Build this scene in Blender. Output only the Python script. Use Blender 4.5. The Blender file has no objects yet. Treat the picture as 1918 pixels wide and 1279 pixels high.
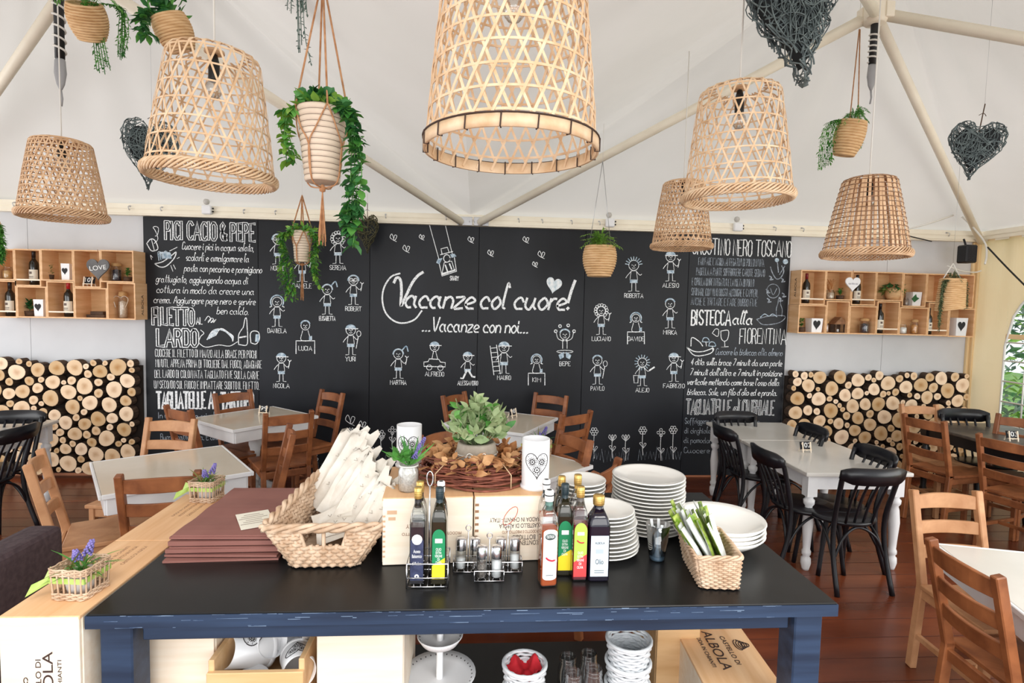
import bpy, bmesh, math, random
from mathutils import Vector, Matrix, Euler
SC = bpy.context.scene
COL = SC.collection
PI = math.pi
V = Vector
# ------------------------------------------------------------------ camera
F, YAW, PITCH, ROLL, EYE = 1050.0, -.0658, -.0633, .0223, V((0, 0, 1.8))
cy, sy, cp, sp = math.cos(YAW), math.sin(YAW), math.cos(PITCH), math.sin(PITCH)
FW = V((-sy*cp, cy*cp, sp)); R0 = V((cy, sy, 0)); U0 = R0.cross(FW)
RT = R0*math.cos(ROLL) + U0*math.sin(ROLL); UP = U0*math.cos(ROLL) - R0*math.sin(ROLL)
cd = bpy.data.cameras.new('camera'); cam = bpy.data.objects.new('camera', cd); COL.objects.link(cam)
cd.sensor_width = 36; cd.lens = F/1918*36; cd.clip_start = .05; cd.clip_end = 200
mw = Matrix((RT, UP, -FW)).transposed().to_4x4(); mw.translation = EYE
cam.matrix_world = mw; SC.camera = cam
# ------------------------------------------------------------------ light and exposure
SC.view_settings.view_transform = 'Standard'; SC.view_settings.look = 'None'
SC.view_settings.gamma = 1; SC.view_settings.use_curve_mapping = False
SC.view_settings.exposure = .3
wd = bpy.data.worlds.new('sky'); SC.world = wd; wd.use_nodes = True
bg = wd.node_tree.nodes['Background']; bg.inputs[0].default_value = (.93, .97, 1, 1); bg.inputs[1].default_value = 1.25
def lamp(name, kind, loc, aim, power, color, **kw):
    l = bpy.data.lights.new(name, kind); l.energy = power; l.color = color
    for k, v in kw.items(): setattr(l, k, v)
    o = bpy.data.objects.new(name, l); COL.objects.link(o); o.location = loc
    o.rotation_euler = (V(aim) - V(loc)).to_track_quat('-Z', 'Y').to_euler()
    return o
lamp('sun', 'SUN', (3, -3, 9), (1.6, 2, 0), 2.2, (1, .97, .92), angle=.6)
lamp('daylight_front_opening', 'AREA', (.3, -2.6, 2.3), (0, 3.4, .9), 150, (1, .985, .96), shape='RECTANGLE', size=7, size_y=2.4)
lamp('daylight_left_opening', 'AREA', (-5.6, 2.4, 1.5), (0, 3, 1.3), 55, (1, .99, .97), shape='RECTANGLE', size=4, size_y=1.8)
lamp('daylight_right_opening', 'AREA', (5.3, 1.6, 1.5), (0, 3, 1.2), 60, (1, .99, .97), shape='RECTANGLE', size=3.2, size_y=1.8)

# ------------------------------------------------------------------ pixel of the photograph -> point of the room
def ray(px, py): return FW + RT*((px-959)/F) - UP*((py-639.5)/F)
def pz(px, py, z): d = ray(px, py); return EYE + d*((z-EYE.z)/d.z)
def pY(px, py, y): d = ray(px, py); return EYE + d*(y/d.y)
def pd(px, py, dist): return EYE + ray(px, py)*dist
# ------------------------------------------------------------------ objects
def put(name, data, parent=None, loc=None):
    o = bpy.data.objects.new(name, data); COL.objects.link(o)
    if parent: o.parent = parent
    if loc is not None: o.location = loc
    return o
def tag(o, label, cat, group=None, kind=None):
    o['label'] = label; o['category'] = cat
    if group: o['group'] = group
    if kind: o['kind'] = kind
    return o
def thing(name, label, cat, loc=(0, 0, 0), rz=0, group=None, rot=None):
    o = put(name, None, None, loc); o.rotation_euler = rot or (0, 0, rz); o.empty_display_size = .05
    return tag(o, label, cat, group)
def struct(o): o['kind'] = 'structure'; return o
def dup(root, loc, rz, label, group=None, rot=None, scale=None):
    r = root.copy(); COL.objects.link(r); r.location = loc; r.rotation_euler = rot or (0, 0, rz); r['label'] = label
    if group: r['group'] = group
    if scale: r.scale = scale
    for ch in root.children:
        c = ch.copy(); COL.objects.link(c); c.parent = r
        for g in ch.children:
            d = g.copy(); COL.objects.link(d); d.parent = c
    return r
class M:
    def __init__(s): s.v = []; s.f = []; s.mi = []; s.sm = []
    def add(s, vs, fs, mi=0, sm=False, mx=None):
        b = len(s.v)
        s.v += [tuple(mx @ V(p)) if mx else tuple(p) for p in vs]
        for f in fs: s.f.append([i+b for i in f]); s.mi.append(mi); s.sm.append(sm)
        return s
    def box(s, c, d, mx=None, mi=0):
        x, y, z = c; a, b, e = d[0]/2, d[1]/2, d[2]/2
        return s.add([(x+i*a, y+j*b, z+k*e) for k in (-1, 1) for j in (-1, 1) for i in (-1, 1)],
              [(0, 2, 3, 1), (4, 5, 7, 6), (0, 1, 5, 4), (1, 3, 7, 5), (3, 2, 6, 7), (2, 0, 4, 6)], mi, False, mx)
    def bar(s, a, b, w, h, up=(0, 0, 1), mi=0):
        a, b = V(a), V(b); d = (b-a); L = d.length; d.normalize(); x = d.cross(V(up))
        if x.length < 1e-4: x = d.cross(V((1, 0, 0)))
        x.normalize(); u = x.cross(d)
        mx = Matrix((x, d, u)).transposed().to_4x4(); mx.translation = (a+b)/2
        return s.box((0, 0, 0), (w, L, h), mx, mi)
    def tube(s, pts, r, n=8, mi=0, closed=False, cap=True, sm=True, sq=1, up=None):
        pts = [V(p) for p in pts]; k = len(pts); rr = r if isinstance(r, (list, tuple)) else [r]*k
        vs = []; nx = None
        for i, p in enumerate(pts):
            if closed: t = pts[(i+1) % k]-pts[i-1]
            else: t = pts[min(i+1, k-1)]-pts[max(i-1, 0)]
            if t.length < 1e-9: t = V((0, 0, 1))
            t.normalize()
            if up is not None:
                w = V(up(i) if callable(up) else up); nx = t.cross(w)
            elif nx is None:
                nx = t.cross(V((0, 0, 1)) if abs(t.z) < .9 else V((1, 0, 0)))
            else: nx = nx - t*nx.dot(t)
            if nx.length < 1e-6: nx = t.cross(V((0, 1, .01)))
            nx.normalize(); ny = t.cross(nx)
            for j in range(n):
                a = 2*PI*(j+.5)/n; vs.append(p + nx*(math.cos(a)*rr[i]) + ny*(math.sin(a)*rr[i]*sq))
        fs = []
        for i in range(k if closed else k-1):
            q = (i+1) % k
            for j in range(n):
                fs.append((i*n+j, i*n+(j+1) % n, q*n+(j+1) % n, q*n+j))
        if cap and not closed:
            fs.append(tuple(range(n-1, -1, -1))); fs.append(tuple((k-1)*n+j for j in range(n)))
        return s.add(vs, fs, mi, sm)
    def lathe(s, prof, n=24, mi=0, c=(0, 0, 0), sm=True, mx=None, caps=True, sx=1, sy=1):
        vs = []; fs = []; k = len(prof)
        for (r, z) in prof:
            for j in range(n):
                a = 2*PI*j/n; vs.append((c[0]+r*sx*math.cos(a), c[1]+r*sy*math.sin(a), c[2]+z))
        for i in range(k-1):
            for j in range(n): fs.append((i*n+j, i*n+(j+1) % n, (i+1)*n+(j+1) % n, (i+1)*n+j))
        if caps:
            if prof[0][0] > 1e-5: fs.append(tuple(range(n-1, -1, -1)))
            if prof[-1][0] > 1e-5: fs.append(tuple((k-1)*n+j for j in range(n)))
        return s.add(vs, fs, mi, sm, mx)
    def prism(s, out, d, mx=None, mi=0, sm=False):
        n = len(out); vs = [(x, y, 0) for x, y in out]+[(x, y, d) for x, y in out]
        fs = [tuple(range(n-1, -1, -1)), tuple(range(n, 2*n))]+[(i, (i+1) % n, n+(i+1) % n, n+i) for i in range(n)]
        return s.add(vs, fs, mi, sm, mx)
    def ball(s, c, r, n=10, mi=0, sc=(1, 1, 1), mx=None):
        k = max(4, n//2)
        pr = [(max(1e-6, math.sin(PI*i/k)), -math.cos(PI*i/k)) for i in range(k+1)]
        q = Matrix.Translation(V(c)) @ Matrix.Diagonal((r*sc[0], r*sc[1], r*sc[2], 1))
        return s.lathe(pr, n, mi, mx=(mx @ q if mx else q), caps=False)
    def build(s, name, mats, parent=None, loc=None, bevel=0, seg=1):
        me = bpy.data.meshes.new(name); me.from_pydata(s.v, [], s.f)
        for m in (mats if isinstance(mats, (list, tuple)) else [mats]): me.materials.append(m)
        me.polygons.foreach_set('material_index', s.mi); me.polygons.foreach_set('use_smooth', s.sm)
        if bevel:
            bm = bmesh.new(); bm.from_mesh(me)
            es = [e for e in bm.edges if len(e.link_faces) == 2 and e.calc_face_angle(0) > .6]
            bmesh.ops.bevel(bm, geom=es, offset=bevel, segments=seg, profile=.6, affect='EDGES', clamp_overlap=True)
            bm.to_mesh(me); bm.free()
        me.update()
        return put(name, me, parent, loc)
def mat4(loc=(0, 0, 0), rz=0, rx=0, ry=0, sc=1):
    return Matrix.Translation(V(loc)) @ Euler((rx, ry, rz)).to_matrix().to_4x4() @ Matrix.Scale(sc, 4)
def lerp(a, b, t): return a+(b-a)*t
def catmull(pts, n=4, closed=False):
    pts = [V(p) for p in pts]; k = len(pts); out = []
    if k < 3 and not closed: return pts
    for i in range(k if closed else k-1):
        p1, p2 = pts[i], pts[(i+1) % k]
        p0 = pts[i-1] if (closed or i > 0) else p1*2-p2
        p3 = pts[(i+2) % k] if (closed or i+2 < k) else p2*2-p1
        for j in range(n):
            t = j/n; t2 = t*t; t3 = t2*t
            out.append(.5*((2*p1)+(p2-p0)*t+(2*p0-5*p1+4*p2-p3)*t2+(3*p1-p0-3*p2+p3)*t3))
    if not closed: out.append(pts[-1])
    return out
# ------------------------------------------------------------------ materials
def lin(c): return tuple((x/255/12.92 if x/255 <= .04045 else ((x/255+.055)/1.055)**2.4) for x in c)
MATS = {}
def mat(name, c1, c2=None, sc=(8, 8, 8), rough=.55, bump=0, metal=0, detail=4, spec=.5, trans=0, bsc=None, lo=.35, hi=.65, transl=0, alpha=1, ior=1.45, c3=None, coat=0, dist=0):
    m = bpy.data.materials.new(name); m.use_nodes = True; MATS[name] = m
    t = m.node_tree; N = t.nodes; L = t.links; b = N['Principled BSDF']
    b.inputs['Roughness'].default_value = rough; b.inputs['Metallic'].default_value = metal
    b.inputs['Specular IOR Level'].default_value = spec; b.inputs['IOR'].default_value = ior
    b.inputs['Transmission Weight'].default_value = trans; b.inputs['Alpha'].default_value = alpha
    if coat: b.inputs['Coat Weight'].default_value = coat; b.inputs['Coat Roughness'].default_value = .15
    k1 = (*lin(c1), 1); b.inputs['Base Color'].default_value = k1; cs = None
    if c2 or bump:
        tc = N.new('ShaderNodeTexCoord'); mp = N.new('ShaderNodeMapping'); mp.inputs['Scale'].default_value = sc
        L.new(tc.outputs['Object'], mp.inputs[0])
        nz = N.new('ShaderNodeTexNoise'); nz.inputs['Scale'].default_value = 1; nz.inputs['Detail'].default_value = detail
        nz.inputs['Distortion'].default_value = dist
        L.new(mp.outputs[0], nz.inputs['Vector'])
        if c2:
            cr = N.new('ShaderNodeValToRGB'); e = cr.color_ramp.elements
            e[0].position = lo; e[0].color = k1; e[1].position = hi; e[1].color = (*lin(c2), 1)
            if c3: x = e.new((lo+hi)/2); x.color = (*lin(c3), 1)
            L.new(nz.outputs['Fac'], cr.inputs[0]); L.new(cr.outputs[0], b.inputs['Base Color']); cs = cr.outputs[0]
        if bump:
            bp = N.new('ShaderNodeBump'); bp.inputs['Strength'].default_value = 1; bp.inputs['Distance'].default_value = bump
            h = nz
            if bsc:
                h = N.new('ShaderNodeTexNoise'); h.inputs['Scale'].default_value = bsc; L.new(tc.outputs['Object'], h.inputs['Vector'])
            L.new(h.outputs['Fac'], bp.inputs['Height']); L.new(bp.outputs[0], b.inputs['Normal'])
    if transl:
        tr = N.new('ShaderNodeBsdfTranslucent'); tr.inputs[0].default_value = k1
        if cs: L.new(cs, tr.inputs[0])
        mx = N.new('ShaderNodeMixShader'); mx.inputs[0].default_value = transl
        L.new(b.outputs[0], mx.inputs[1]); L.new(tr.outputs[0], mx.inputs[2]); L.new(mx.outputs[0], N['Material Output'].inputs[0])
    return m
def thin_glass(name, col=(1, 1, 1), amount=.12, rough=.02, edge=.6, blend=.35):
    m = bpy.data.materials.new(name); m.use_nodes = True; t = m.node_tree; N = t.nodes; L = t.links; N.remove(N['Principled BSDF'])
    tr = N.new('ShaderNodeBsdfTransparent'); tr.inputs[0].default_value = (*col, 1)
    g = N.new('ShaderNodeBsdfGlossy'); g.inputs['Roughness'].default_value = rough
    lw = N.new('ShaderNodeLayerWeight'); lw.inputs[0].default_value = blend
    mc = N.new('ShaderNodeMix'); mc.data_type = 'RGBA'; L.new(lw.outputs['Facing'], mc.inputs[0]); mc.inputs[6].default_value = (*col, 1); mc.inputs[7].default_value = (*[x*edge for x in col], 1); L.new(mc.outputs[2], tr.inputs[0])
    mr = N.new('ShaderNodeMapRange'); mr.inputs[3].default_value = amount*.4; mr.inputs[4].default_value = min(1, amount*5)
    L.new(lw.outputs['Facing'], mr.inputs[0])
    mx = N.new('ShaderNodeMixShader'); L.new(mr.outputs[0], mx.inputs[0]); L.new(tr.outputs[0], mx.inputs[1]); L.new(g.outputs[0], mx.inputs[2])
    L.new(mx.outputs[0], N['Material Output'].inputs[0]); return m
canvas = mat('tent_canvas', (216, 212, 207), (207, 203, 197), (.6, .6, .6), .8, bump=.004, bsc=2.2, transl=.3)
canvas_y = mat('yellow_canvas', (248, 226, 190), (242, 217, 178), (1.5, 1.5, .6), .7, bump=.01, bsc=3, transl=.42)
cream = mat('cream_metal', (246, 238, 220), (240, 231, 212), (5, 5, 5), .4)
white_panel = mat('white_wall_panel', (208, 209, 212), (200, 201, 204), (2, 2, 2), .6)
seam_m = mat('panel_seam', (120, 120, 122), rough=.8)
floor_m = mat('floor_plank', (74, 34, 20), (132, 68, 40), (.9, 4, 3), .26, detail=7, lo=.3, hi=.74, c3=(100, 48, 28))
groove_m = mat('floor_groove', (70, 32, 20), rough=.8)
board_m = mat('chalkboard', (18, 20, 25), (36, 39, 46), (1.3, 1.3, .7), .45, detail=6, lo=.38, hi=.8, spec=.35)
chalk_m = mat('chalk', (170, 176, 182), (244, 246, 248), (60, 60, 60), .9, detail=3, lo=.3, hi=.5)
chalk_soft = mat('faded_chalk', (105, 112, 122), (172, 182, 194), (50, 50, 50), .9, detail=3, lo=.32, hi=.6)
chalk_blue = mat('blue_chalk', (128, 154, 176), (206, 220, 230), (30, 30, 30), .9, lo=.35, hi=.62)
pine = mat('pine_x', (212, 168, 118), (228, 190, 144), (3, 30, 30), .55, detail=5, lo=.3, hi=.7)
crate_pale = mat('crate_pale', (238, 219, 194), (246, 234, 216), (3, 40, 40), .6, detail=5, lo=.3, hi=.7)
crate_w = mat('crate_wood', (205, 160, 110), (226, 186, 138), (4, 26, 26), .6, detail=5, lo=.3, hi=.7)
crate_y = mat('crate_wood_lengthwise', (216, 166, 118), (234, 192, 148), (30, 3, 30), .55, detail=5, lo=.3, hi=.7)
ink = mat('stamp_ink', (62, 44, 40), rough=.8)
ink_soft = mat('faded_stamp', (150, 112, 86), rough=.8)
chair_w = mat('chair_pine', (112, 63, 36), (164, 102, 62), (9, 9, 9), .42, detail=5, lo=.3, hi=.7, dist=.6)
chair_light = mat('chair_light_pine', (176, 124, 84), (208, 158, 116), (9, 9, 9), .45, detail=5, lo=.3, hi=.7, dist=.6)
blackp = mat('black_lacquer', (17, 17, 21), (26, 26, 32), (6, 6, 6), .3)
table_top_m = mat('serving_table_top', (17, 17, 18), (27, 27, 28), (5, 5, 5), .32, detail=6, lo=.35, hi=.75, spec=.3)
table_blue = mat('worn_blue_paint', (27, 42, 64), (46, 66, 94), (2, 22, 30), .5, detail=7, lo=.35, hi=.75)
wear_m = mat('paint_wear', (120, 140, 165), (60, 78, 108), (14, 14, 60), .6, lo=.4, hi=.6)
white_wood = mat('white_painted_wood', (232, 232, 232), (222, 222, 224), (6, 6, 6), .35)
white_top = mat('table_top_white', (214, 211, 205), (206, 203, 197), (3, 3, 3), .18)
cream_top = mat('table_top_cream', (216, 204, 186), (208, 196, 178), (3, 3, 3), .14)
dark_top = mat('dark_table_top', (66, 60, 56), (96, 88, 80), (3, 18, 18), .35)
bamboo = mat('bamboo', (222, 184, 142), (243, 216, 182), (20, 20, 20), .5, transl=.18)
bamboo_d = mat('bamboo_dark', (202, 160, 120), (230, 194, 156), (20, 20, 20), .5, transl=.12)
tie_m = mat('rattan_tie', (58, 38, 30), rough=.6)
socket_m = mat('black_socket', (18, 17, 17), rough=.4)
cord_w = mat('white_cord', (225, 222, 215), rough=.6)
wick_m = mat('wicker_brown', (128, 90, 58), (176, 134, 94), (25, 25, 25), .6, lo=.3, hi=.7)
wick_l = mat('wicker_pale', (176, 142, 112), (218, 192, 166), (25, 25, 25), .6, lo=.3, hi=.7)
wick_w = mat('wicker_white', (226, 228, 230), (206, 210, 214), (25, 25, 25), .5)
sea = mat('seagrass', (202, 160, 112), (228, 192, 146), (14, 14, 60), .8, bump=.004, lo=.3, hi=.7)
leaf_g = mat('leaf_green', (52, 120, 48), (112, 176, 82), (9, 9, 9), .45, transl=.25)
leaf_d = mat('leaf_dark', (36, 92, 50), (80, 142, 80), (9, 9, 9), .45, transl=.2)
leaf_s = mat('leaf_sage', (134, 158, 108), (184, 196, 150), (12, 12, 12), .55, transl=.25)
leaf_l = mat('leaf_lime', (98, 150, 48), (150, 192, 84), (9, 9, 9), .45, transl=.25)
leaf_b = mat('leaf_bluegreen', (92, 116, 108), (136, 156, 146), (9, 9, 9), .55, transl=.2)
lav_m = mat('lavender', (92, 84, 150), (134, 122, 184), (40, 40, 40), .7)
rope_m = mat('macrame_rope', (168, 116, 78), (196, 146, 106), (40, 40, 40), .85)
stripe_m = mat('pot_white_ribs', (226, 208, 188), (214, 194, 172), (9, 9, 9), .7)
groove_pot = mat('pot_grooves', (112, 92, 80), rough=.8)
twig_g = mat('grey_twigs', (74, 84, 86), (116, 128, 128), (30, 30, 30), .8)
moss_m = mat('mossy_twigs', (60, 58, 40), (92, 88, 62), (30, 30, 30), .85)
ceramic = mat('white_ceramic', (238, 236, 231), (234, 232, 227), (3, 3, 3), .12, coat=.3)
enamel = mat('white_enamel', (236, 236, 238), rough=.3)
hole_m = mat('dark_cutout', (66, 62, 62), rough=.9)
paper = mat('kraft_white_paper', (226, 220, 210), (206, 196, 182), (14, 14, 14), .75, bump=.002)
paper_d = mat('paper_print', (168, 158, 146), rough=.8)
brown_paper = mat('brown_placemat', (134, 88, 80), (144, 97, 88), (6, 6, 6), .75)
twig_r = mat('vine_twigs', (104, 54, 40), (148, 86, 66), (25, 25, 25), .6)
leaf_dry = mat('dry_leaf', (168, 108, 62), (214, 168, 120), (14, 14, 14), .7, transl=.15)
chrome = mat('chrome', (215, 215, 218), rough=.16, metal=1)
glass = thin_glass('clear_glass', (.97, .985, .98), .16)
glass_b = thin_glass('shaker_glass', (.93, .95, .95), .2)
salt_m = mat('salt', (238, 238, 238), rough=.8)
pepper_m = mat('pepper', (150, 140, 132), (92, 84, 78), (150, 150, 150), .85)
steel = mat('galvanised_steel', (190, 190, 192), rough=.35, metal=.8)
black_plastic = mat('black_plastic', (14, 14, 17), rough=.45)
uphol = mat('aubergine_fabric', (58, 44, 48), (72, 57, 60), (60, 60, 60), .9, bump=.002)
# ================================================================== the setting
WY = 5.84                       # front of the back wall
m = M(); m.box((.2, 2.6, -.05), (13.5, 9, .1))
fl = struct(m.build('floor', floor_m))
m = M()
for i in range(50):
    m.box((.2, -1.8+i*.18, .0005), (13.4, .003, .001))
struct(m.build('trim_1', groove_m))
m = M()
for i in range(-3, 8):
    x = -3.289+1.104*i
    m.box((x+.552, WY+.03, 1.33), (1.1, .06, 2.66), mi=0)
m.box((-.8, WY+.045, 1.33), (12.6, .03, 2.66), mi=1)
wl = struct(m.build('wall_back', [white_panel, seam_m]))
m = M(); m.box((-.8, WY-.012, .012), (12.6, .024, .03)); struct(m.build('baseboard_back', mat('skirting', (196, 128, 92), rough=.6)))
m = M(); m.box((5.44, WY-.03, 1.3), (.03, .06, 2.6)); m.box((5.41, WY-.015, 1.3), (.03, .03, 2.6)); struct(m.build('trim_2', mat('pine_post', (222, 190, 140), (230, 202, 156), (20, 20, 3)), bevel=.004))
# eave beams: ribbed aluminium, along the back wall and both sides
def beam(a, b, name):
    a, b = V(a), V(b); m = M(); m.bar(a, b, .07, .11)
    d = (b-a).normalized(); s = V((0, 0, 1)).cross(d)
    for k in (-.03, .012):
        for e in (-1, 1): m.bar(a+s*.038*e+V((0, 0, k)), b+s*.038*e+V((0, 0, k)), .012, .014)
    return struct(m.build(name, cream))
BZ = 2.658
beam((-5.6, WY-.045, BZ), (5.48, WY-.045, BZ), 'trim_3')
beam((5.48, WY-.03, BZ), (5.48, 1.9, BZ), 'trim_4')
beam((-5.5, WY-.03, BZ), (-5.5, .5, BZ), 'trim_5')
HR, HL = V((2.64, 3.73, 3.81)), V((-2.25, 3.4, 3.6))
def rafter(a, b, n, r=.034):
    m = M(); m.tube([a, b], r, 12); m.tube([V(a)+V((0, 0, r)), V(b)+V((0, 0, r))], .012, 6); return struct(m.build(n, cream))
rafter((.02, WY-.1, 2.63), HR, 'trim_7'); rafter((5.4, WY-.1, 2.6), HR, 'trim_8')
rafter((5.42, 2.3, 2.64), HR, 'trim_9'); rafter((0, .55, 2.66), HR, 'trim_10')
rafter((-.16, WY-.1, 2.63), HL, 'trim_11'); rafter((-5.3, WY-.1, 2.62), HL, 'trim_12')
rafter((-5.4, .6, 2.64), HL, 'trim_13'); rafter((-.1, .5, 2.66), HL, 'trim_14')
rafter(HR+V((-.1, -.15, .06)), HR+V((-.7, -1.2, .42)), 'trim_15', .028)
# bracket joining the two tents above the chalkboard
m = M()
for x in (-.135, .03): m.box((x+.01, WY-.09, 2.645), (.15, .012, .085))
for x in (-.19, -.08, -.03, .08): m.tube([(x, WY-.104, 2.64), (x, WY-.09, 2.64)], .008, 8)
tag(m.build('beam_bracket', steel, bevel=.002), 'bright steel plates joining the cream beams above the middle of the chalkboard', 'bracket')
# masts hanging from the hubs, wrapped black
for h, lab in ((HR, 'black wrapped mast stub with coiled white wire below the right roof hub'), (HL, 'black wrapped mast stub with coiled white wire above the left dense basket lamp')):
    t = thing('hanging_mast', lab, 'mast', h, group='tent masts')
    z0 = -.5 if h is HR else -.62
    if h is HL: t.location = pY(108, -46, 3.4)
    m = M(); m.tube([(0, 0, .25), (0, 0, z0+.17)], .024, 12); m.build('pole', mat('black_tape', (26, 25, 26), rough=.5), t)
    m = M(); pts = [(.028*math.cos(a*.5), .028*math.sin(a*.5), -.12+(z0+.3)*a/70) for a in range(70)]
    m.tube(pts, .006, 5); m.build('coiled_wire', cord_w, t)
    m = M(); m.lathe([(.008, z0), (.02, z0+.03), (.03, z0+.09), (.026, z0+.16), (.01, z0+.18)], 10, sx=1.1, sy=.7)
    m.tube([(0, 0, z0), (.006, 0, z0-.05), (0, 0, z0-.09)], .006, 6); m.build('tape_end', mat('grey_tape', (150, 150, 152), rough=.6), t)
    m = M(); m.lathe([(.06, -.07), (.075, -.05), (.075, .06), (.05, .09)], 16)
    for q in range(4):
        a = PI/4+q*PI/2; m.box((.07*math.cos(a), .07*math.sin(a), 0), (.06, .06, .1), mat4((0, 0, 0)))
    m.build('hub', cream, t, bevel=.004)
# tent fabric
def canopy(cs, apex, name, p=1.15, n=44, rings=16):
    per = []
    for k in range(4):
        a, b = V(cs[k]), V(cs[(k+1) % 4])
        for j in range(n): per.append(a.lerp(b, j/n))
    m = M(); vs = []; fs = []; N = len(per)
    for r in range(rings+1):
        t = r/rings
        for q in per:
            P = V(apex).lerp(q, t); P.z = q.z + (apex[2]-q.z)*(1-t)**p
            w = .014*math.sin(q.x*9+q.y*9+2*t)*t*(1-t)*3
            if q.x > 5.3: w += .035*math.sin(q.y*8.5+t*1.5)*t**1.5*(1-t)*3
            P.z += w; vs.append(P)
    for r in range(rings):
        for j in range(N): fs.append((r*N+j, r*N+(j+1) % N, (r+1)*N+(j+1) % N, (r+1)*N+j))
    m.add(vs, fs, 0, True)
    return struct(m.build(name, canvas))
canopy([(-.07, WY+.04, 2.715), (5.52, WY+.04, 2.715), (5.52, 1.9, 2.715), (-.07, .5, 2.715)], (2.64, 3.7, 4.35), 'ceiling')
canopy([(-5.52, WY+.04, 2.715), (-.07, WY+.04, 2.715), (-.07, .5, 2.715), (-5.52, .5, 2.715)], (-2.35, 3.3, 4.3), 'ceiling_left')
# right canvas wall with an arched clear window
def archz(y, y0, y1, zs, zt):
    u = (y-(y0+y1)/2)/((y1-y0)/2); return zs + (zt-zs)*math.sqrt(max(0, 1-u*u))
X = 5.45
wins = [(4.05, 5.42), (2.1, 3.5)]
SILL, SPR, TOPZ = .66, 1.5, 2.2
m = M(); n = 150
def wx(y, z): return X + .018*math.sin(y*23)*max(0, (z-1.2)/1.4) + .006*math.sin(y*11+z*3)
for i in range(n):
    ya, yb = lerp(WY, 1.9, i/n), lerp(WY, 1.9, (i+1)/n); ym = (ya+yb)/2
    w = [q for q in wins if q[0] < ym < q[1]]
    def strip(z0a, z1a, z0b, z1b):
        k = 8
        for j in range(k):
            za, zb = lerp(z0a, z1a, j/k), lerp(z0a, z1a, (j+1)/k); zc, zd = lerp(z0b, z1b, (j+1)/k), lerp(z0b, z1b, j/k)
            m.add([(wx(ya, za), ya, za), (wx(ya, zb), ya, zb), (wx(yb, zc), yb, zc), (wx(yb, zd), yb, zd)], [(0, 1, 2, 3)], 0, True)
    if w:
        q = w[0]; strip(0, SILL, 0, SILL); strip(archz(ya, *q, SPR, TOPZ), 2.62, archz(yb, *q, SPR, TOPZ), 2.62)
    else: strip(0, 2.62, 0, 2.62)
struct(m.build('wall_right', canvas_y))
for wi, q in enumerate(wins):
    m = M(); out = [(q[0], SILL), (q[1], SILL)]+[(lerp(q[1], q[0], k/20), archz(lerp(q[1], q[0], k/20), *q, SPR, TOPZ)) for k in range(21)]
    m.add([(X, y, z) for y, z in out], [tuple(range(len(out)))])
    wo = struct(m.build('window_%d' % (wi+1), thin_glass('clear_window_film_%d' % wi, (.97, .99, .97), .05)))
    m = M()
    for k in range(1, 6):
        y = lerp(q[0], q[1], k/6); m.tube([(X-.006, y, SILL), (X-.006, y, archz(y, *q, SPR, TOPZ)*.0+1.52)], .008, 6)
    for z in (SILL+.03, .93, 1.14, 1.35, 1.54): m.tube([(X-.006, q[0], z), (X-.006, q[1], z)], .008, 6)
    m.tube([(X-.004, y, z) for y, z in out], .012, 6, closed=True)
    m.build('window_grid', mat('white_welt_%d' % wi, (240, 240, 236), rough=.5), wo)['kind'] = 'structure'
    m = M(); m.box((X-.004, (q[0]+q[1])/2, 1.6), (.006, q[1]-q[0], .05)); m.build('window_band', canvas_y, wo)['kind'] = 'structure'
# garden outside
m = M(); m.box((13, 5, -.25), (13, 30, .1)); struct(m.build('garden_lawn', mat('lawn', (70, 110, 50), (104, 142, 70), (3, 3, 3), .9)))
random.seed(4)
def garden_tree(loc, h, r, lm, lab, n=900):
    t = thing('garden_tree', lab, 'tree', loc, group='trees outside the arched window')
    m = M(); m.tube([(0, 0, 0), (.03, .02, h*.4), (0, .05, h*.75)], [.09, .07, .03], 8); m.build('trunk', mat('bark_t', (70, 56, 44), rough=.9), t)
    m = M()
    for i in range(n):
        a = random.random()*2*PI; u = random.random()**.5; zz = random.random()
        rr = r*u*(.55+.45*math.sin(PI*min(1, zz*1.1)))
        p = V((rr*math.cos(a), rr*math.sin(a), .15+zz*h)); s = random.uniform(.06, .16)
        mx = Matrix.Translation(p) @ Euler((random.uniform(-1, 1), random.uniform(-1, 1), random.random()*6)).to_matrix().to_4x4()
        m.add([(-s, 0, 0), (0, -s*.35, .02), (s, 0, 0), (0, s*.35, .02)], [(0, 1, 2, 3)], random.choice((0, 0, 1)), False, mx)
    m.build('foliage', [lm, leaf_l], t)
garden_tree((8.0, 6.6, -.2), 3.4, 1.0, leaf_d, 'dark leafy tree nearest the arched window, outside')
garden_tree((10.6, 4.6, -.2), 3.0, 1.2, leaf_g, 'mid green tree outside to the right in the arched window')
garden_tree((9.6, 9.0, -.2), 2.6, 1.2, leaf_b, 'grey green bush seen through the left panes of the arched window')
garden_tree((8.4, 2.2, -.2), 2.8, 1.1, leaf_g, 'leafy tree farther along the canvas wall, outside')

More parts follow.
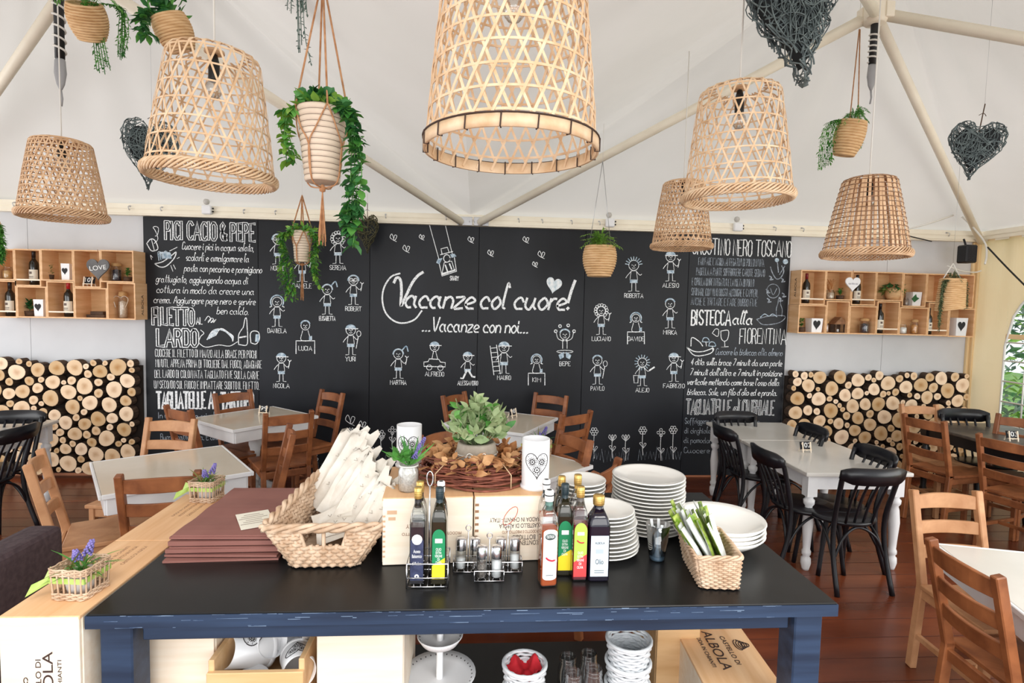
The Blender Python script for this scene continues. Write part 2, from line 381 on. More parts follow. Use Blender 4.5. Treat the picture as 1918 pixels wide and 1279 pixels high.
# ================================================================== hooks and little lamps on the back beam
hk = None
hook_px = [(28, 391), (243, 396), (303, 397), (457, 402), (516, 404), (722, 408), (835, 411), (971, 415), (1070, 419), (1122, 420), (1450, 432), (1502, 434), (1773, 447), (1015, 417)]
hx = sorted(hook_px)
for i, (x, y) in enumerate(hx):
    p = pY(x, y, WY-.09); p.z = BZ+.01
    lab = 'small metal hook on the cream back beam, number %s from the left' % ['one', 'two', 'three', 'four', 'five', 'six', 'seven', 'eight', 'nine', 'ten', 'eleven', 'twelve', 'thirteen', 'fourteen'][i]
    if hk is None:
        m = M(); m.tube(catmull([(0, .012, .015), (0, -.012, .016), (.004, -.03, .004), (.006, -.022, -.02), (.008, -.008, -.016)], 4), .004, 6)
        m.box((0, .008, .01), (.014, .006, .03))
        hk = m.build('beam_hook', steel, None, p); tag(hk, lab, 'hook', 'hooks on the back beam')
    else:
        o = hk.copy(); COL.objects.link(o); o.location = p; o['label'] = lab
sl = None
for x, y, lab in ((387, 397, 'small white emergency lamp on the beam above the left menu panel'), (1143, 418, 'small white emergency lamp on the beam above the hanging fern pot'), (1383, 427, 'small white emergency lamp on the beam above the right menu panel')):
    p = pY(x, y, WY-.12); p.z = BZ+.012
    if sl is None:
        sl = thing('emergency_lamp', lab, 'lamp', p, group='white lamps on the back beam')
        m = M(); m.box((0, .01, 0), (.09, .05, .085)); m.build('housing', enamel, sl, bevel=.008)
        m = M(); m.lathe([(.002, 0), (.022, .008), (.03, .03), (.022, .052), (.004, .06)], 12, c=(-.01, .02, .05)); m.build('bulb', mat('frosted_bulb', (190, 186, 180), rough=.3), sl)
        m = M(); m.tube([(.05, .01, -.015), (.062, .01, -.015)], .008, 8); m.tube([(.05, .01, .015), (.062, .01, .015)], .008, 8); m.build('knob', black_plastic, sl)
    else: dup(sl, p, 0, lab)
# speaker and cables in the right corner
p = pY(1811, 476, 5.55)
t = thing('speaker', 'small black loudspeaker hung in the right corner under the beam', 'speaker', p)
m = M(); m.box((0, 0, 0), (.12, .13, .185)); m.build('cabinet', black_plastic, t, bevel=.012)
m = M(); m.box((0, -.066, 0), (.1, .006, .165)); m.build('grille', mat('speaker_grille', (24, 24, 28), (40, 40, 44), (90, 90, 90), .8), t, bevel=.003)
m = M(); m.tube([(0, .02, .09), (0, .05, .16)], .01, 8); m.build('bracket', black_plastic, t)
def cable(pts, r, mt, lab, name='cable'):
    m = M(); m.tube(catmull(pts, 5), r, 6); b = V(pts[0]); m.v = [tuple(V(q)-b) for q in m.v]
    return tag(m.build(name, mt, None, b), lab, 'cable', 'cables in the right corner')
cable([pY(1694, 431, 5.5), pY(1740, 418, 5.4), pY(1785, 403, 5.55)], .009, cord_w, 'white cable running from the right basket lamp to the corner rafter')
cable([pY(1802, 406, 5.6), pY(1822, 425, 5.5), pY(1845, 455, 5.3), pY(1848, 478, 5.2), pY(1845, 494, 5.1)], .009, cord_w, 'white cable curling down past the black loudspeaker')
cable([pY(1850, 463, 5.25), pY(1885, 500, 5.0), pY(1925, 540, 4.7)], .008, black_plastic, 'thin dark cable crossing the yellow canvas wall')
cable([pY(1774, 498, 5.5), pY(1800, 507, 5.5), pY(1825, 510, 5.6), pY(1838, 507, 5.6)], .008, cord_w, 'white cable lying over the right end of the crate shelf')
cable([pY(1695, 440, 5.7), pY(1715, 445, 5.7), pY(1745, 452, 5.72)], .006, black_plastic, 'short dark cable along the beam beside the right basket lamp')
# ================================================================== chalkboard
BY = WY-.03
cb = thing('chalkboard', 'wide black wall board of six panels covered in white chalk menus and drawings', 'chalkboard', (0, WY, 0))
ol = V((0, WY, 0))
for i in range(6):
    m = M(); m.box((-3.289+1.104*(i+.5), -.016, 1.31), (1.1, .028, 2.58)); m.build('panel', board_m, cb, bevel=.002)
GL = {'A': '022842 1434', 'B': '0208 082837362505 2534332202', 'C': '3728180703122233', 'D': '0208 082837332202', 'E': '38080232 0525', 'F': '380802 0525', 'G': '37281807031222333525', 'H': '0208 3238 0535', 'I': '0208', 'J': '28231203', 'K': '0208 380532', 'L': '080232', 'M': '0208254842', 'N': '02083238', 'O': '180703122233372818', 'P': '0208 082837362505', 'Q': '180703122233372818 2432', 'R': '0208 082837362505 2532', 'S': '3728180706153433221203', 'T': '0848 2822', 'U': '080312223338', 'V': '082248', 'W': '0812263248', 'X': '0238 0832', 'Y': '0825 4825 2522', 'Z': '08380232',
 '1': '172822', '2': '07182837360232', '3': '07182837362516 2534332212030', '4': '280434 2622', '7': '083812', '9': '362515060718283733221203', '0': '180703122233372818',
 'a': '34251504031222 353342', 'b': '0802 04152534332212', 'c':'3425150403122232', 'd': '34251504031222 383342', 'e': '033425150403122232', 'f': '3827171110 0525', 'g': '34251504031233 3531201001', 'h': '0802 0415253432', 'i': '050312 0607', 'l': '18090312', 'm': '0502 04152522 2435454442', 'n': '0502 0415253432', 'o': '1504031222333425 15', 'p': '0500 041525343322', 'q': '342515040312 3530', 'r': '0502 041525', 's': '2515042322120 2', 't': '181322 0626', 'u': '0503122234 353342', 'v': '051235', 'z': '05350232', "'": '0807', '.': '0202', ',': '0201', '!': '0804 0202', '&': '32060718270403122234', '-': '0424', 'k': '0802 350432'}
def strokes(ch):
    g = GL.get(ch)
    if g is None: return [], 2
    out = []; w = 1
    toks = g.split(' ')
    for s in toks:
        q = [(int(s[i]), int(s[i+1])-2) for i in range(0, len(s)-1, 2)]
        if q: out.append(q); w = max(w, max(a for a, b in q))
    return out, w
class Chalk:
    def __init__(s): s.m = M(); s.k = 0
    def line(s, pts, w, smooth=True, mi=0, off=0):            # pts in metres on the board: (x, z)
        q = [V((a, 0, b)) for a, b in pts]
        if len(q) == 1 or (len(q) == 2 and (q[0]-q[1]).length < 1e-5): q = [q[0], q[0]+V((w*.8, 0, w*.3))]
        if smooth and len(q) > 2: q = catmull(q, 4)
        y = -.0315-off-.00001*s.k; s.k = (s.k+1) % 60
        vs = []; n = len(q)
        for i, p in enumerate(q):
            t = q[min(i+1, n-1)]-q[max(i-1, 0)]
            if t.length < 1e-9: t = V((1, 0, 0))
            t.normalize(); nn = V((-t.z, 0, t.x))*w*.5
            if i == 0: p = p-t*w*.3
            if i == n-1: p = p+t*w*.3
            vs += [(p.x+nn.x, y, p.z+nn.z), (p.x-nn.x, y, p.z-nn.z)]
        s.m.add(vs, [(2*i, 2*i+1, 2*i+3, 2*i+2) for i in range(n-1)], mi)
    def fill(s, pts, mi=0, off=0):
        y = -.0315-off-.00001*s.k; s.k = (s.k+1) % 60
        s.m.add([(a, y, b) for a, b in pts], [tuple(range(len(pts)))], mi)
    def done(s, name, mats, label=None):
        if not s.m.v: return
        o = s.m.build(name, mats, cb)
        if label: o['label'] = label
        return o
PXM = .00553
def bp(x, y): p = pY(x, y, BY); return (p.x, p.z)
def text(st, x0, yb, cap, width, s, w=1.0, slant=0, style='plain', gap=1.0, mt=None, smooth=True, jit=.03, yrise=0):
    """hand lettering: pixel start, baseline, cap height and total width"""
    rnd = random.Random(len(s)*7+int(x0))
    X0, Z0 = bp(x0, yb); X1, Z1 = bp(x0+width, yb)
    items = []; adv = 0
    for ch in s:
        if ch == ' ': adv += 2.2; continue
        q, cw = strokes(ch); items.append((q, adv)); adv += cw+gap
    tot = adv-gap; sx = (X1-X0)/tot; sz = cap*PXM/6
    c = Chalk()
    def tr(a, b, ad, j): return (X0+(ad+a+slant*b)*sx+j[0]*sx, Z0+b*sz+j[1]*sz + yrise*(ad/tot))
    for q, ad in items:
        j = (rnd.uniform(-jit, jit)*4, rnd.uniform(-jit, jit)*6)
        for k in q:
            pts = [tr(a, b, ad, j) for a, b in k]
            if style == 'outline':
                c.line(pts, w*PXM*2.6, smooth, 0); c.line(pts, w*PXM*1.1, smooth, 1, .0007)
            else: c.line(pts, w*PXM, smooth, 0)
    c.done('chalk_lettering', [mt or chalk_m, board_m], st)
CUR = dict(w=1.05, slant=.28, gap=.95)
CAPS = dict(w=.85, smooth=False, gap=1.35)
text(None, 310, 447, 31, 167, 'PICI CACIO & PEPE', 2.0, style='outline', smooth=False)
for x, y, wd, s in [(341, 467, 135, 'Cuocere i pici in acqua salata,'), (348, 488, 118, 'scolarli e amalgamare la'), (345, 508, 145, 'pasta con pecorino e parmigiano'), (292, 528, 172, 'grattugiato, aggiungendo acqua di'), (293, 548, 182, 'cottura in modo da creare una'), (288, 567, 190, 'crema. Aggiungere pepe nero e servire'), (406, 588, 60, 'ben caldo.')]:
    text(None, x, y, 13, wd, s, **CUR)
text(None, 287, 608, 30, 76, 'FILETTO', 2.2, style='outline', smooth=False)
text(None, 368, 607, 12, 11, 'AL', 1.5, smooth=False)
text(None, 295, 648, 30, 75, 'LARDO', 2.4, style='outline', smooth=False)
for x, y, wd, s in [(291, 668, 190, 'CUOCERE IL FILETTO DI MANZO ALLA BRACE PER POCHI'), (292, 687, 198, 'MINUTI. APPENA PRIMA DI TOGLIERE DAL FUOCO, ADAGIARE'), (290, 707, 195, 'DEL LARDO DI COLONNATA TAGLIATO FINE SULLA CARNE'), (289, 727, 197, 'UN SECONDO SUL FUOCO E IMPIATTARE SUBITO IL FILETTO.')]:
    text(None, x, y, 14, wd, s, **CAPS)
text(None, 294, 764, 30, 180, 'TAGLIATELLE AL TARTUFO', 4.2, smooth=False)
for x, y, wd, s in [(297, 783, 175, 'In una padella sciogliere del burro'), (300, 803, 172, 'lasciar andare. Scolare le tagliatelle'), (301, 823, 172, 'Burro grattugiata. E amalgamare tutto')]:
    text(None, x, y, 11, wd, s, 1.0, mt=chalk_soft)
text(None, 1297, 476, 30, 184, 'CROSTINO NERO TOSCANO', 2.0, smooth=False, gap=1.0)
for x, y, wd, s in [(1308, 496, 123, "FAR FARE L'ACQUA AI FEGATINI DI POLLO IN UNA"), (1304, 515, 128, 'PADELLA A PARTE SOFFRIGGERE CAROTE SEDANO'), (1296, 534, 116, 'E CIPOLLA UNIRE I FEGATINI E LA MILZA DI POLLO'), (1295, 553, 125, 'SFUMARE CON VINO ROSSO ACCIUGHE E CAPPERI,'), (1294, 571, 124, "ANCHE E TRITARE E FARE BURRO FINE")]:
    text(None, x, y, 14, wd, s, .8, smooth=False, mt=chalk_soft, gap=1.35)
text(None, 1295, 608, 28, 73, 'BISTECCA', 3.0, smooth=False)
text(None, 1372, 607, 22, 36, 'alla', 2.6, slant=.25)
text(None, 1385, 643, 29, 87, 'FIORENTINA', 1.7, smooth=False)
for x, y, wd, s, mt_ in [(1340, 664, 125, 'Cuocere la bistecca alta almeno', chalk_soft), (1294, 683, 170, '4 dita sulla brace 7 minuti da una parte', chalk_m), (1292, 702, 172, "7 minuti dall'altra e 7 minuti in posizione", chalk_m), (1287, 720, 172, "verticale mettendo come base l'osso della", chalk_m), (1287, 739, 168, "bistecca. Sale, un filo d'olio ed e pronta.", chalk_m)]:
    text(None, x, y, 12, wd, s, 1.15, slant=.28, gap=.75, mt=mt_)
text(None, 1285, 775, 28, 164, 'TAGLIATELLE al CINGHIALE', 1.3, style='outline', smooth=False)
for x, y, wd, s in [(1283, 793, 140, 'Soffriggere cipolla sedano e carota'), (1282, 811, 140, 'di cinghiale far rosolare con vino'), (1281, 829, 140, 'di pomodoro e lasciar cuocere'), (1281, 848, 130, 'Cuocere le tagliatelle')]:
    text(None, x, y, 11, wd, s, 1.0, mt=chalk_soft)
# the two slogans
text(None, 758, 575, 40, 128, 'acanze', 4.2, slant=.32, gap=.9, jit=0)
text(None, 899, 577, 40, 46, 'col', 4.2, slant=.32, gap=1.25, jit=0)
text(None, 962, 578, 40, 95, 'cuore', 4.2, slant=.32, gap=.95, jit=0)
c = Chalk()
def pl(c, pts, w, smooth=True, mi=0): c.line([bp(*p) for p in pts], w*PXM, smooth, mi)
pl(c, [(738, 529), (743, 520), (750, 524), (752, 545), (751, 573), (760, 555), (772, 530), (783, 516), (792, 510)], 5)
pl(c, [(749, 512), (733, 518), (720, 537), (716, 560), (722, 585), (738, 601), (757, 605), (777, 598), (790, 582)], 3)
pl(c, [(1077, 526), (1070, 545), (1064, 566)], 5.5); pl(c, [(1063, 577), (1064, 578)], 6)
c.done('chalk_lettering', [chalk_m])
text(None, 791, 620, 26, 198, '...Vacanze con noi...', 2.6, slant=.2, gap=1.05, jit=0)
c = Chalk()
hq = []
for i in range(30):
    a_ = 2*PI*i/30; hx_ = 16*math.sin(a_)**3; hz_ = 13*math.cos(a_)-5*math.cos(2*a_)-2*math.cos(3*a_)-math.cos(4*a_); hq.append((1037.5+(hx_*math.cos(.2)+hz_*math.sin(.2))*.92, 533-(hz_*math.cos(.2)-hx_*math.sin(.2))*1.05))
c.fill([bp(*p) for p in hq[::-1]], 0)
c.done('chalk_heart', [mat('heart_chalk', (190, 208, 218), (246, 248, 250), (25, 25, 25), .9)])
# drawn children with their names
def figure(x, y0, y1, name, hair='cap', pose='stand', extra=None, nm_w=None):
    c = Chalk(); h = y1-y0; r = h*.16; hy = y0+r*1.15; w = 1.1
    def circ(cx, cy, rx, ry=None, a0=0, a1=360, n=14, ww=w, mi=0):
        ry = ry or rx
        pl(c, [(cx+rx*math.cos(math.radians(a0+(a1-a0)*i/n)), cy+ry*math.sin(math.radians(a0+(a1-a0)*i/n))) for i in range(n+1)], ww, False, mi)
    circ(x, hy, r)
    pl(c, [(x-r*.35, hy-r*.1), (x-r*.3, hy)], 1.6); pl(c, [(x+r*.35, hy-r*.1), (x+r*.3, hy)], 1.6); pl(c, [(x, hy), (x+.6, hy+r*.3)], 1); pl(c, [(x-r*.3, hy+r*.5), (x, hy+r*.6), (x+r*.3, hy+r*.5)], 1)
    if hair == 'cap': c.fill([bp(x+r*1.1*math.cos(math.radians(a)), hy-r*.3+r*.9*math.sin(math.radians(a))) for a in range(180, 361, 20)][::-1], 1); pl(c, [(x-r*1.1, hy-r*.3), (x+r*1.5, hy-r*.3)], 1.6)
    if hair == 'bob': circ(x, hy, r*1.35, r*1.4, 150, 390, 14, 2.2, 1); pl(c, [(x-r*1.1, hy+r*.9), (x-r*1.5, hy+r*1.1)], 1.6); pl(c, [(x+r*1.1, hy+r*.9), (x+r*1.5, hy+r*1.1)], 1.6)
    if hair == 'curl':
        for a in range(120, 430, 26): circ(x+r*1.2*math.cos(math.radians(a)), hy+r*1.2*math.sin(math.radians(a)), r*.35, n=8, ww=1.1)
    if hair == 'tail': circ(x, hy, r*1.1, r*1.1, 180, 360, 10, 2.2, 1); pl(c, [(x+r*.8, hy-r*.8), (x+r*1.7, hy-r*1.7), (x+r*2.1, hy-r*.6)], 2.2, True, 1)
    if hair == 'spike':
        for a in range(190, 351, 20): pl(c, [(x+r*math.cos(math.radians(a)), hy+r*math.sin(math.radians(a))), (x+r*1.7*math.cos(math.radians(a)), hy+r*1.7*math.sin(math.radians(a)))], 1.6, False, 1)
    if hair == 'sun':
        for a in range(0, 360, 24): pl(c, [(x+r*1.1*math.cos(math.radians(a)), hy+r*1.1*math.sin(math.radians(a))), (x+r*1.7*math.cos(math.radians(a)), hy+r*1.7*math.sin(math.radians(a)))], 1.4, False, 1)
    if hair == 'mo':
        circ(x, hy-r*.1, r*1.05, r, 200, 340, 8, 2.5, 1); 
    if extra == 'glasses' or hair == 'glasses':
        circ(x-r*.42, hy-r*.1, r*.36, n=8); circ(x+r*.42, hy-r*.1, r*.36, n=8); circ(x, hy, r*1.15, r*1.1, 180, 360, 10, 2.4, 1)
    by = hy+r; bh = h*.3; bw = r*.75
    if pose in ('stand', 'run'):
        pl(c, [(x-bw*.7, by+1), (x-bw, by+bh), (x+bw, by+bh), (x+bw*.7, by+1), (x-bw*.7, by+1)], w, False)
        c.fill([bp(x-bw, by+bh+h*.1), bp(x+bw, by+bh+h*.1), bp(x+bw, by+bh), bp(x-bw, by+bh)], 1)
        pl(c, [(x-bw*.7, by+2), (x-bw*1.6, by+bh*.5), (x-bw*2.1, by+bh*.8)], w); pl(c, [(x+bw*.7, by+2), (x+bw*1.6, by+bh*.5), (x+bw*2.1, by+bh*.4)], w)
        ly = by+bh+h*.1
        if pose == 'stand':
            for e in (-1, 1): pl(c, [(x+e*bw*.5, ly), (x+e*bw*.55, y1), (x+e*bw*1.4, y1+.5)], w, False)
        else:
            pl(c, [(x-bw*.3, ly-2), (x-bw*1.5, y1), (x-bw*2.1, y1-1)], 3.4, False); pl(c, [(x+bw*.3, ly-2), (x+bw*1.4, y1-4), (x+bw*2.2, y1-3)], 3.4, False)
    if pose == 'desk':
        pl(c, [(x-bw*.8, by+1), (x-bw*1.3, by+bh*1.2), (x+bw*1.3, by+bh*1.2), (x+bw*.8, by+1)], w); 
        pl(c, [(x-r*2.1, y1+10), (x-r*2.1, by+bh*1.3), (x+r*2.1, by+bh*1.3), (x+r*2.1, y1+10)], 1.8, False)
        c.fill([bp(x+bw*1.1, by+bh*1.2), bp(x+bw*2, by+bh*1.2), bp(x+bw*2, by+bh*.7), bp(x+bw*1.1, by+bh*.8)], 1)
    ex, ey = x+bw*2.1, by+bh*.4
    if extra == 'tool': pl(c, [(ex, ey+4), (ex+2, ey-8), (ex-1, ey-12)], 1.4); pl(c, [(ex+2, ey-8), (ex+5, ey-11)], 1.4)
    if extra == 'racket': pl(c, [(ex-4, ey+18), (ex, ey-4)], 1.4); circ(ex+1, ey-9, 4, 5.5, n=10)
    if extra == 'bucket': pl(c, [(x-bw*2.6, by+bh), (x-bw*2.4, by+bh+14), (x-bw*1.3, by+bh+14), (x-bw*1.2, by+bh), (x-bw*2.6, by+bh)], 1.3, False); pl(c, [(ex, ey), (ex+9, ey-6)], 3)
    if extra == 'ladder':
        pl(c, [(x-26, y0+8), (x-19, y1+3)], 1.4, False); pl(c, [(x-14, y0+6), (x-7, y1+1)], 1.4, False)
        for k in range(6): yy = lerp(y0+12, y1-4, k/5); xx = lerp(-25, -19, k/5); pl(c, [(x+xx, yy), (x+xx+12, yy-1)], 1.2, False)
    if extra == 'car':
        pl(c, [(x-20, y1-14), (x-12, y1-15), (x-10, y1-20), (x+8, y1-19), (x+11, y1-14), (x+20, y1-13), (x+20, y1-5), (x-20, y1-6), (x-20, y1-14)], 1.6, False); circ(x-10, y1-4, 5, n=10); circ(x+11, y1-3, 5, n=10)
        pl(c, [(x-2, by), (x-5, y1-20)], w); pl(c, [(x+2, by), (x+6, y1-19)], w)
    if extra == 'juggle':
        for a in (200, 240, 290, 340): circ(x+r*2*math.cos(math.radians(a)), hy+r*2*math.sin(math.radians(a)), 2.6, n=8, ww=1.8)
        circ(x, by+bh+h*.1, r*1.7, 2.5, n=12); 
        for e in (-1, 1): c.fill([bp(x+e*2, by+bh+6), bp(x+e*12, y1-8), bp(x+e*9, y1), bp(x+e*2, y1-4)], 1)
    if pose == 'clown':
        pl(c, [(x-bw*.6, by), (x-bw*.6, by+bh)], w); pl(c, [(x+bw*.6, by), (x+bw*.6, by+bh)], w); c.fill([bp(x-4, by+4), bp(x+4, by), bp(x+4, by+4), bp(x-4, by)], 0)
        for e in (-1, 1): pl(c, [(x+e*bw*.6, by+3), (x+e*bw*1.9, by-2), (x+e*bw*2.4, by-14)], w)
    cb_ = c.done('chalk_figure', [chalk_m, chalk_blue])
    nw = nm_w or len(name)*5
    text(None, x-nw/2, y1+(12 if pose != 'desk' else 4), 8, nw, name, .95, smooth=False)
for a in [(520, 438, 494, 'NOEMI', 'glasses'), (633, 436, 493, 'SERENA', 'curl'), (566, 470, 527, 'DANIELE', 'cap', 'stand', 'tool'), (519, 555, 611, 'DANIELA', 'bob'), (613, 532, 588, 'ELISABETTA', 'tail', 'stand', None, 30), (662, 515, 570, 'ROBERT', 'glasses', 'stand', 'tool'), (572, 600, 652, 'LUCIA', 'mo', 'desk'), (527, 661, 714, 'NICOLA', 'cap', 'stand', 'tool'), (657, 608, 664, 'YURI', 'cap', 'stand', 'racket'), (746, 653, 708, 'MARTHA', 'tail', 'stand', 'tool'), (814, 640, 692, 'ALFREDO', 'cap', 'car', 'car'), (876, 659, 709, 'ALESSANDRO', 'cap', 'run', None, 38), (944, 640, 699, 'MAURO', 'cap', 'stand', 'ladder'), (1005, 665, 711, 'KIM', 'bob', 'desk'), (1058, 616, 673, 'BEPE', 'mo', 'clown', 'juggle'), (1126, 572, 626, 'LUCIANO', 'curl', 'stand', 'tool'), (1119, 665, 719, 'PAVLO', 'mo', 'stand', 'racket'), (1187, 486, 545, 'ROBERTA', 'spike'), (1191, 587, 634, 'DAVIDE', 'bob', 'desk'), (1203, 669, 722, 'ALEJO', 'sun', 'stand', 'bucket'), (1256, 471, 526, 'ALESIO', 'cap', 'stand', 'tool'), (1255, 559, 614, 'MIRKA', 'mo'), (1262, 661, 714, 'FABRIZIO', 'cap', 'stand', 'tool')]:
    figure(*a)
c = Chalk()                                                   # someone in a top hat on a swing
pl(c, [(804, 420), (822, 485)], 1.2, False); pl(c, [(834, 421), (847, 475)], 1.2, False)
pl(c, [(823, 495), (828, 517), (855, 508), (851, 482)], 1.6, False)
c.fill([bp(*p) for p in [(826, 512), (853, 504), (853, 507), (827, 516)]], 0)
pl(c, [(828, 512), (832, 492), (846, 489), (851, 505)], 1.5, False); pl(c, [(834, 496), (838, 508)], 2.5); pl(c, [(842, 494), (846, 504)], 2.5)
pl(c, [(830+6*math.cos(k*.6)+7, 484+7*math.sin(k*.6)) for k in range(12)], 1.6)
pl(c, [(825, 477), (848, 471)], 1.6, False); pl(c, [(828, 476), (826, 466), (838, 463), (841, 472)], 1.6, False)
c.fill([bp(*p) for p in [(817, 492), (823, 495), (829, 483), (820, 485)]], 1); c.fill([bp(*p) for p in [(843, 476), (846, 483), (855, 480), (851, 475)]], 1)
c.done('chalk_figure', [chalk_m, chalk_blue]); text(None, 843, 525, 8, 16, 'SHARY', 1.1, smooth=False)
for (x, y, s) in [(737, 446, 8), (761, 467, 8), (790, 445, 6), (882, 450, 7), (919, 475, 7), (985, 450, 7), (1014, 478, 8), (1002, 496, 6), (656, 788, 11), (679, 796, 8), (848, 800, 8)]:
    c = Chalk(); pl(c, [(x, y+s*.5), (x-s*.8, y-s*.2), (x-s*.4, y-s), (x, y-s*.1), (x, y+s*.5)], 1.2); pl(c, [(x, y+s*.4), (x+s*.3, y-s*.7), (x+s*.8, y-s*.5), (x+s*.4, y+s*.4), (x, y+s*.4)], 1.2); pl(c, [(x, y+s*.5), (x+s*.7, y+s*.8)], 1)
    c.done('chalk_butterfly', [chalk_m])
for (x, y, y2, k) in [(1113, 810, 858, 6), (1147, 818, 858, 3), (1172, 818, 862, 3), (1204, 808, 852, 6), (1238, 812, 862, 4), (1261, 807, 860, 6), (714, 815, 838, 5), (704, 842, 870, 3), (735, 808, 842, 4), (768, 806, 840, 5), (655, 805, 840, 3), (590, 850, 880, 5), (640, 850, 885, 3)]:
    c = Chalk(); pl(c, [(x, y), (x-1, (y+y2)/2), (x, y2)], 1.2)
    if k == 3:
        for e in (-5, 0, 5): pl(c, [(x, y+8), (x+e-2, y+1), (x+e, y-4), (x+e+2, y+1), (x, y+8)], 1.1)
    else:
        for q in range(k):
            a = 2*PI*q/k; pl(c, [(x+5*math.cos(a)+2.6*math.cos(t), y-2+5*math.sin(a)+2.6*math.sin(t)) for t in [i*PI/3 for i in range(7)]], 1.1)
    pl(c, [(x, y2-14), (x-6, y2-22), (x-2, y2-23), (x, y2-14)], 1); pl(c, [(x, y2-12), (x+6, y2-20), (x+3, y2-22), (x, y2-12)], 1)
    c.done('chalk_flower', [chalk_m])
c = Chalk(); rn = random.Random(3)
for x0, x1, ya in ((1098, 1180, 855), (1195, 1278, 852), (700, 745, 862), (560, 690, 880)):
    pts = []; x = x0
    while x < x1: pts += [(x, ya+8+rn.uniform(-3, 3)), (x+3, ya-10+rn.uniform(-7, 5))]; x += 6.5
    pl(c, pts, 1.0, False)
c.done('chalk_grass', [chalk_soft])
# food sketches between the recipes
c = Chalk()
pl(c, [(289, 520-64), (296, 448-1), (291, 470-38), (287, 426), (292, 424), (297, 428), (295, 440), (291, 442)], 1.1)
pl(c, [(275, 456), (282, 448), (290, 450), (296, 465), (288, 470), (282, 468), (275, 456)], 1.6); pl(c, [(284, 449), (289, 468)], 1.2)
pl(c, [(290, 494), (305, 490), (322, 478), (330, 472), (326, 484), (312, 498), (300, 500), (290, 494)], 1.8)
for k in range(16): pl(c, [(298+rn.uniform(-2, 2)+k, 488-k*.5), (296+k*1.2, 478-rn.uniform(0, 8)), (304+k, 474), (306+k, 484)], 1.1, True, 1)
for a in [((318, 470), (326, 466), (332, 463)), ((286, 482), (282, 478), (284, 486)), ((325, 496), (329, 504)), ((320, 497), (324, 508)), ((332, 484), (336, 482))]: pl(c, a, 1.1)
c.done('chalk_sketch', [chalk_m, chalk_blue])
c = Chalk()
for k in range(9): pl(c, [(388+k*2, 636-k), (398+k*2, 620-k*.6), (412+k*2.2, 616+k), (424+k*1.6, 622+k), (436, 634+k*.6)], 1.8, True, 1 if k % 2 else 0)
pl(c, [(370, 640), (385, 650), (410, 646), (430, 648), (445, 640)], 1.3); pl(c, [(376, 618), (382, 624), (376, 630), (372, 640)], 1.3)
for q in range(3): pl(c, [(384+q*6, 600+q*2), (390+q*6, 592+q*4), (395+q*5, 598), (390+q*5, 604)], 1.3)
pl(c, [(447, 645), (447, 628), (452, 618), (456, 612), (459, 597), (462, 597), (463, 613), (464, 630), (462, 646), (447, 645)], 1.5); pl(c, [(449, 632), (461, 630)], 2.5)
pl(c, [(470, 642), (469, 626), (474, 620), (484, 622), (486, 634), (480, 644), (470, 642)], 1.6); c.fill([bp(*p) for p in [(478, 640), (485, 640), (485, 626), (479, 626)]], 1)
c.done('chalk_sketch', [chalk_m, chalk_blue])
c = Chalk()
for x, y, r in ((1455, 487, 4), (1471, 490, 5)): c.fill([bp(x+r*math.cos(a), y+r*math.sin(a)) for a in [-k*PI/5 for k in range(10)]], 1)
pl(c, [(1443, 500), (1447, 512), (1454, 522), (1462, 520), (1468, 508), (1464, 498)], 1.8); pl(c, [(1456, 492), (1458, 510)], 1.8); pl(c, [(1470, 498), (1460, 514)], 1.6)
for x, y in ((1444, 520), (1466, 524), (1438, 545), (1462, 560), (1440, 562), (1468, 552)): pl(c, [(x-3, y-3), (x+1, y), (x-2, y+4), (x+4, y+3)], 2.2)
pl(c, [(1436+k*0+12*math.cos(a)+12, 545+13*math.sin(a)) for k, a in enumerate([i*PI/7 for i in range(15)])], 1.3); pl(c, [(1443, 540), (1448, 552), (1455, 540)], 1.1)
pl(c, [(1454, 592), (1454, 578), (1457, 568), (1458, 560), (1461, 560), (1462, 570), (1465, 580), (1464, 592)], 1.3)
pl(c, [(1417, 598), (1440, 592), (1470, 592), (1460, 604), (1430, 608), (1417, 598)], 1.5); pl(c, [(1424, 594), (1432, 588), (1440, 592), (1447, 588), (1455, 593)], 1.6, True, 1)
c.done('chalk_sketch', [chalk_soft, chalk_blue])
c = Chalk()
pl(c, [(1286, 650), (1300, 658), (1318, 658), (1336, 652), (1330, 662), (1302, 666), (1286, 650)], 1.8); pl(c, [(1294, 648), (1296, 632), (1310, 640), (1316, 648)], 1.8)
for x, y in ((1322, 640), (1334, 648)): pl(c, [(x-7, y), (x-4, y-7), (x+3, y-7), (x+6, y), (x-7, y)], 1.6, True, 1); pl(c, [(x, y), (x+1, y+8)], 1.4)
pl(c, [(1350, 620), (1351, 634), (1357, 639), (1363, 634), (1364, 619), (1350, 620)], 1.4); pl(c, [(1357, 639), (1357, 649), (1350, 650), (1364, 649)], 1.4)
pl(c, [(1334, 624), (1340, 616), (1346, 618), (1344, 630), (1334, 624)], 1.3)
c.done('chalk_sketch', [chalk_m, chalk_blue])
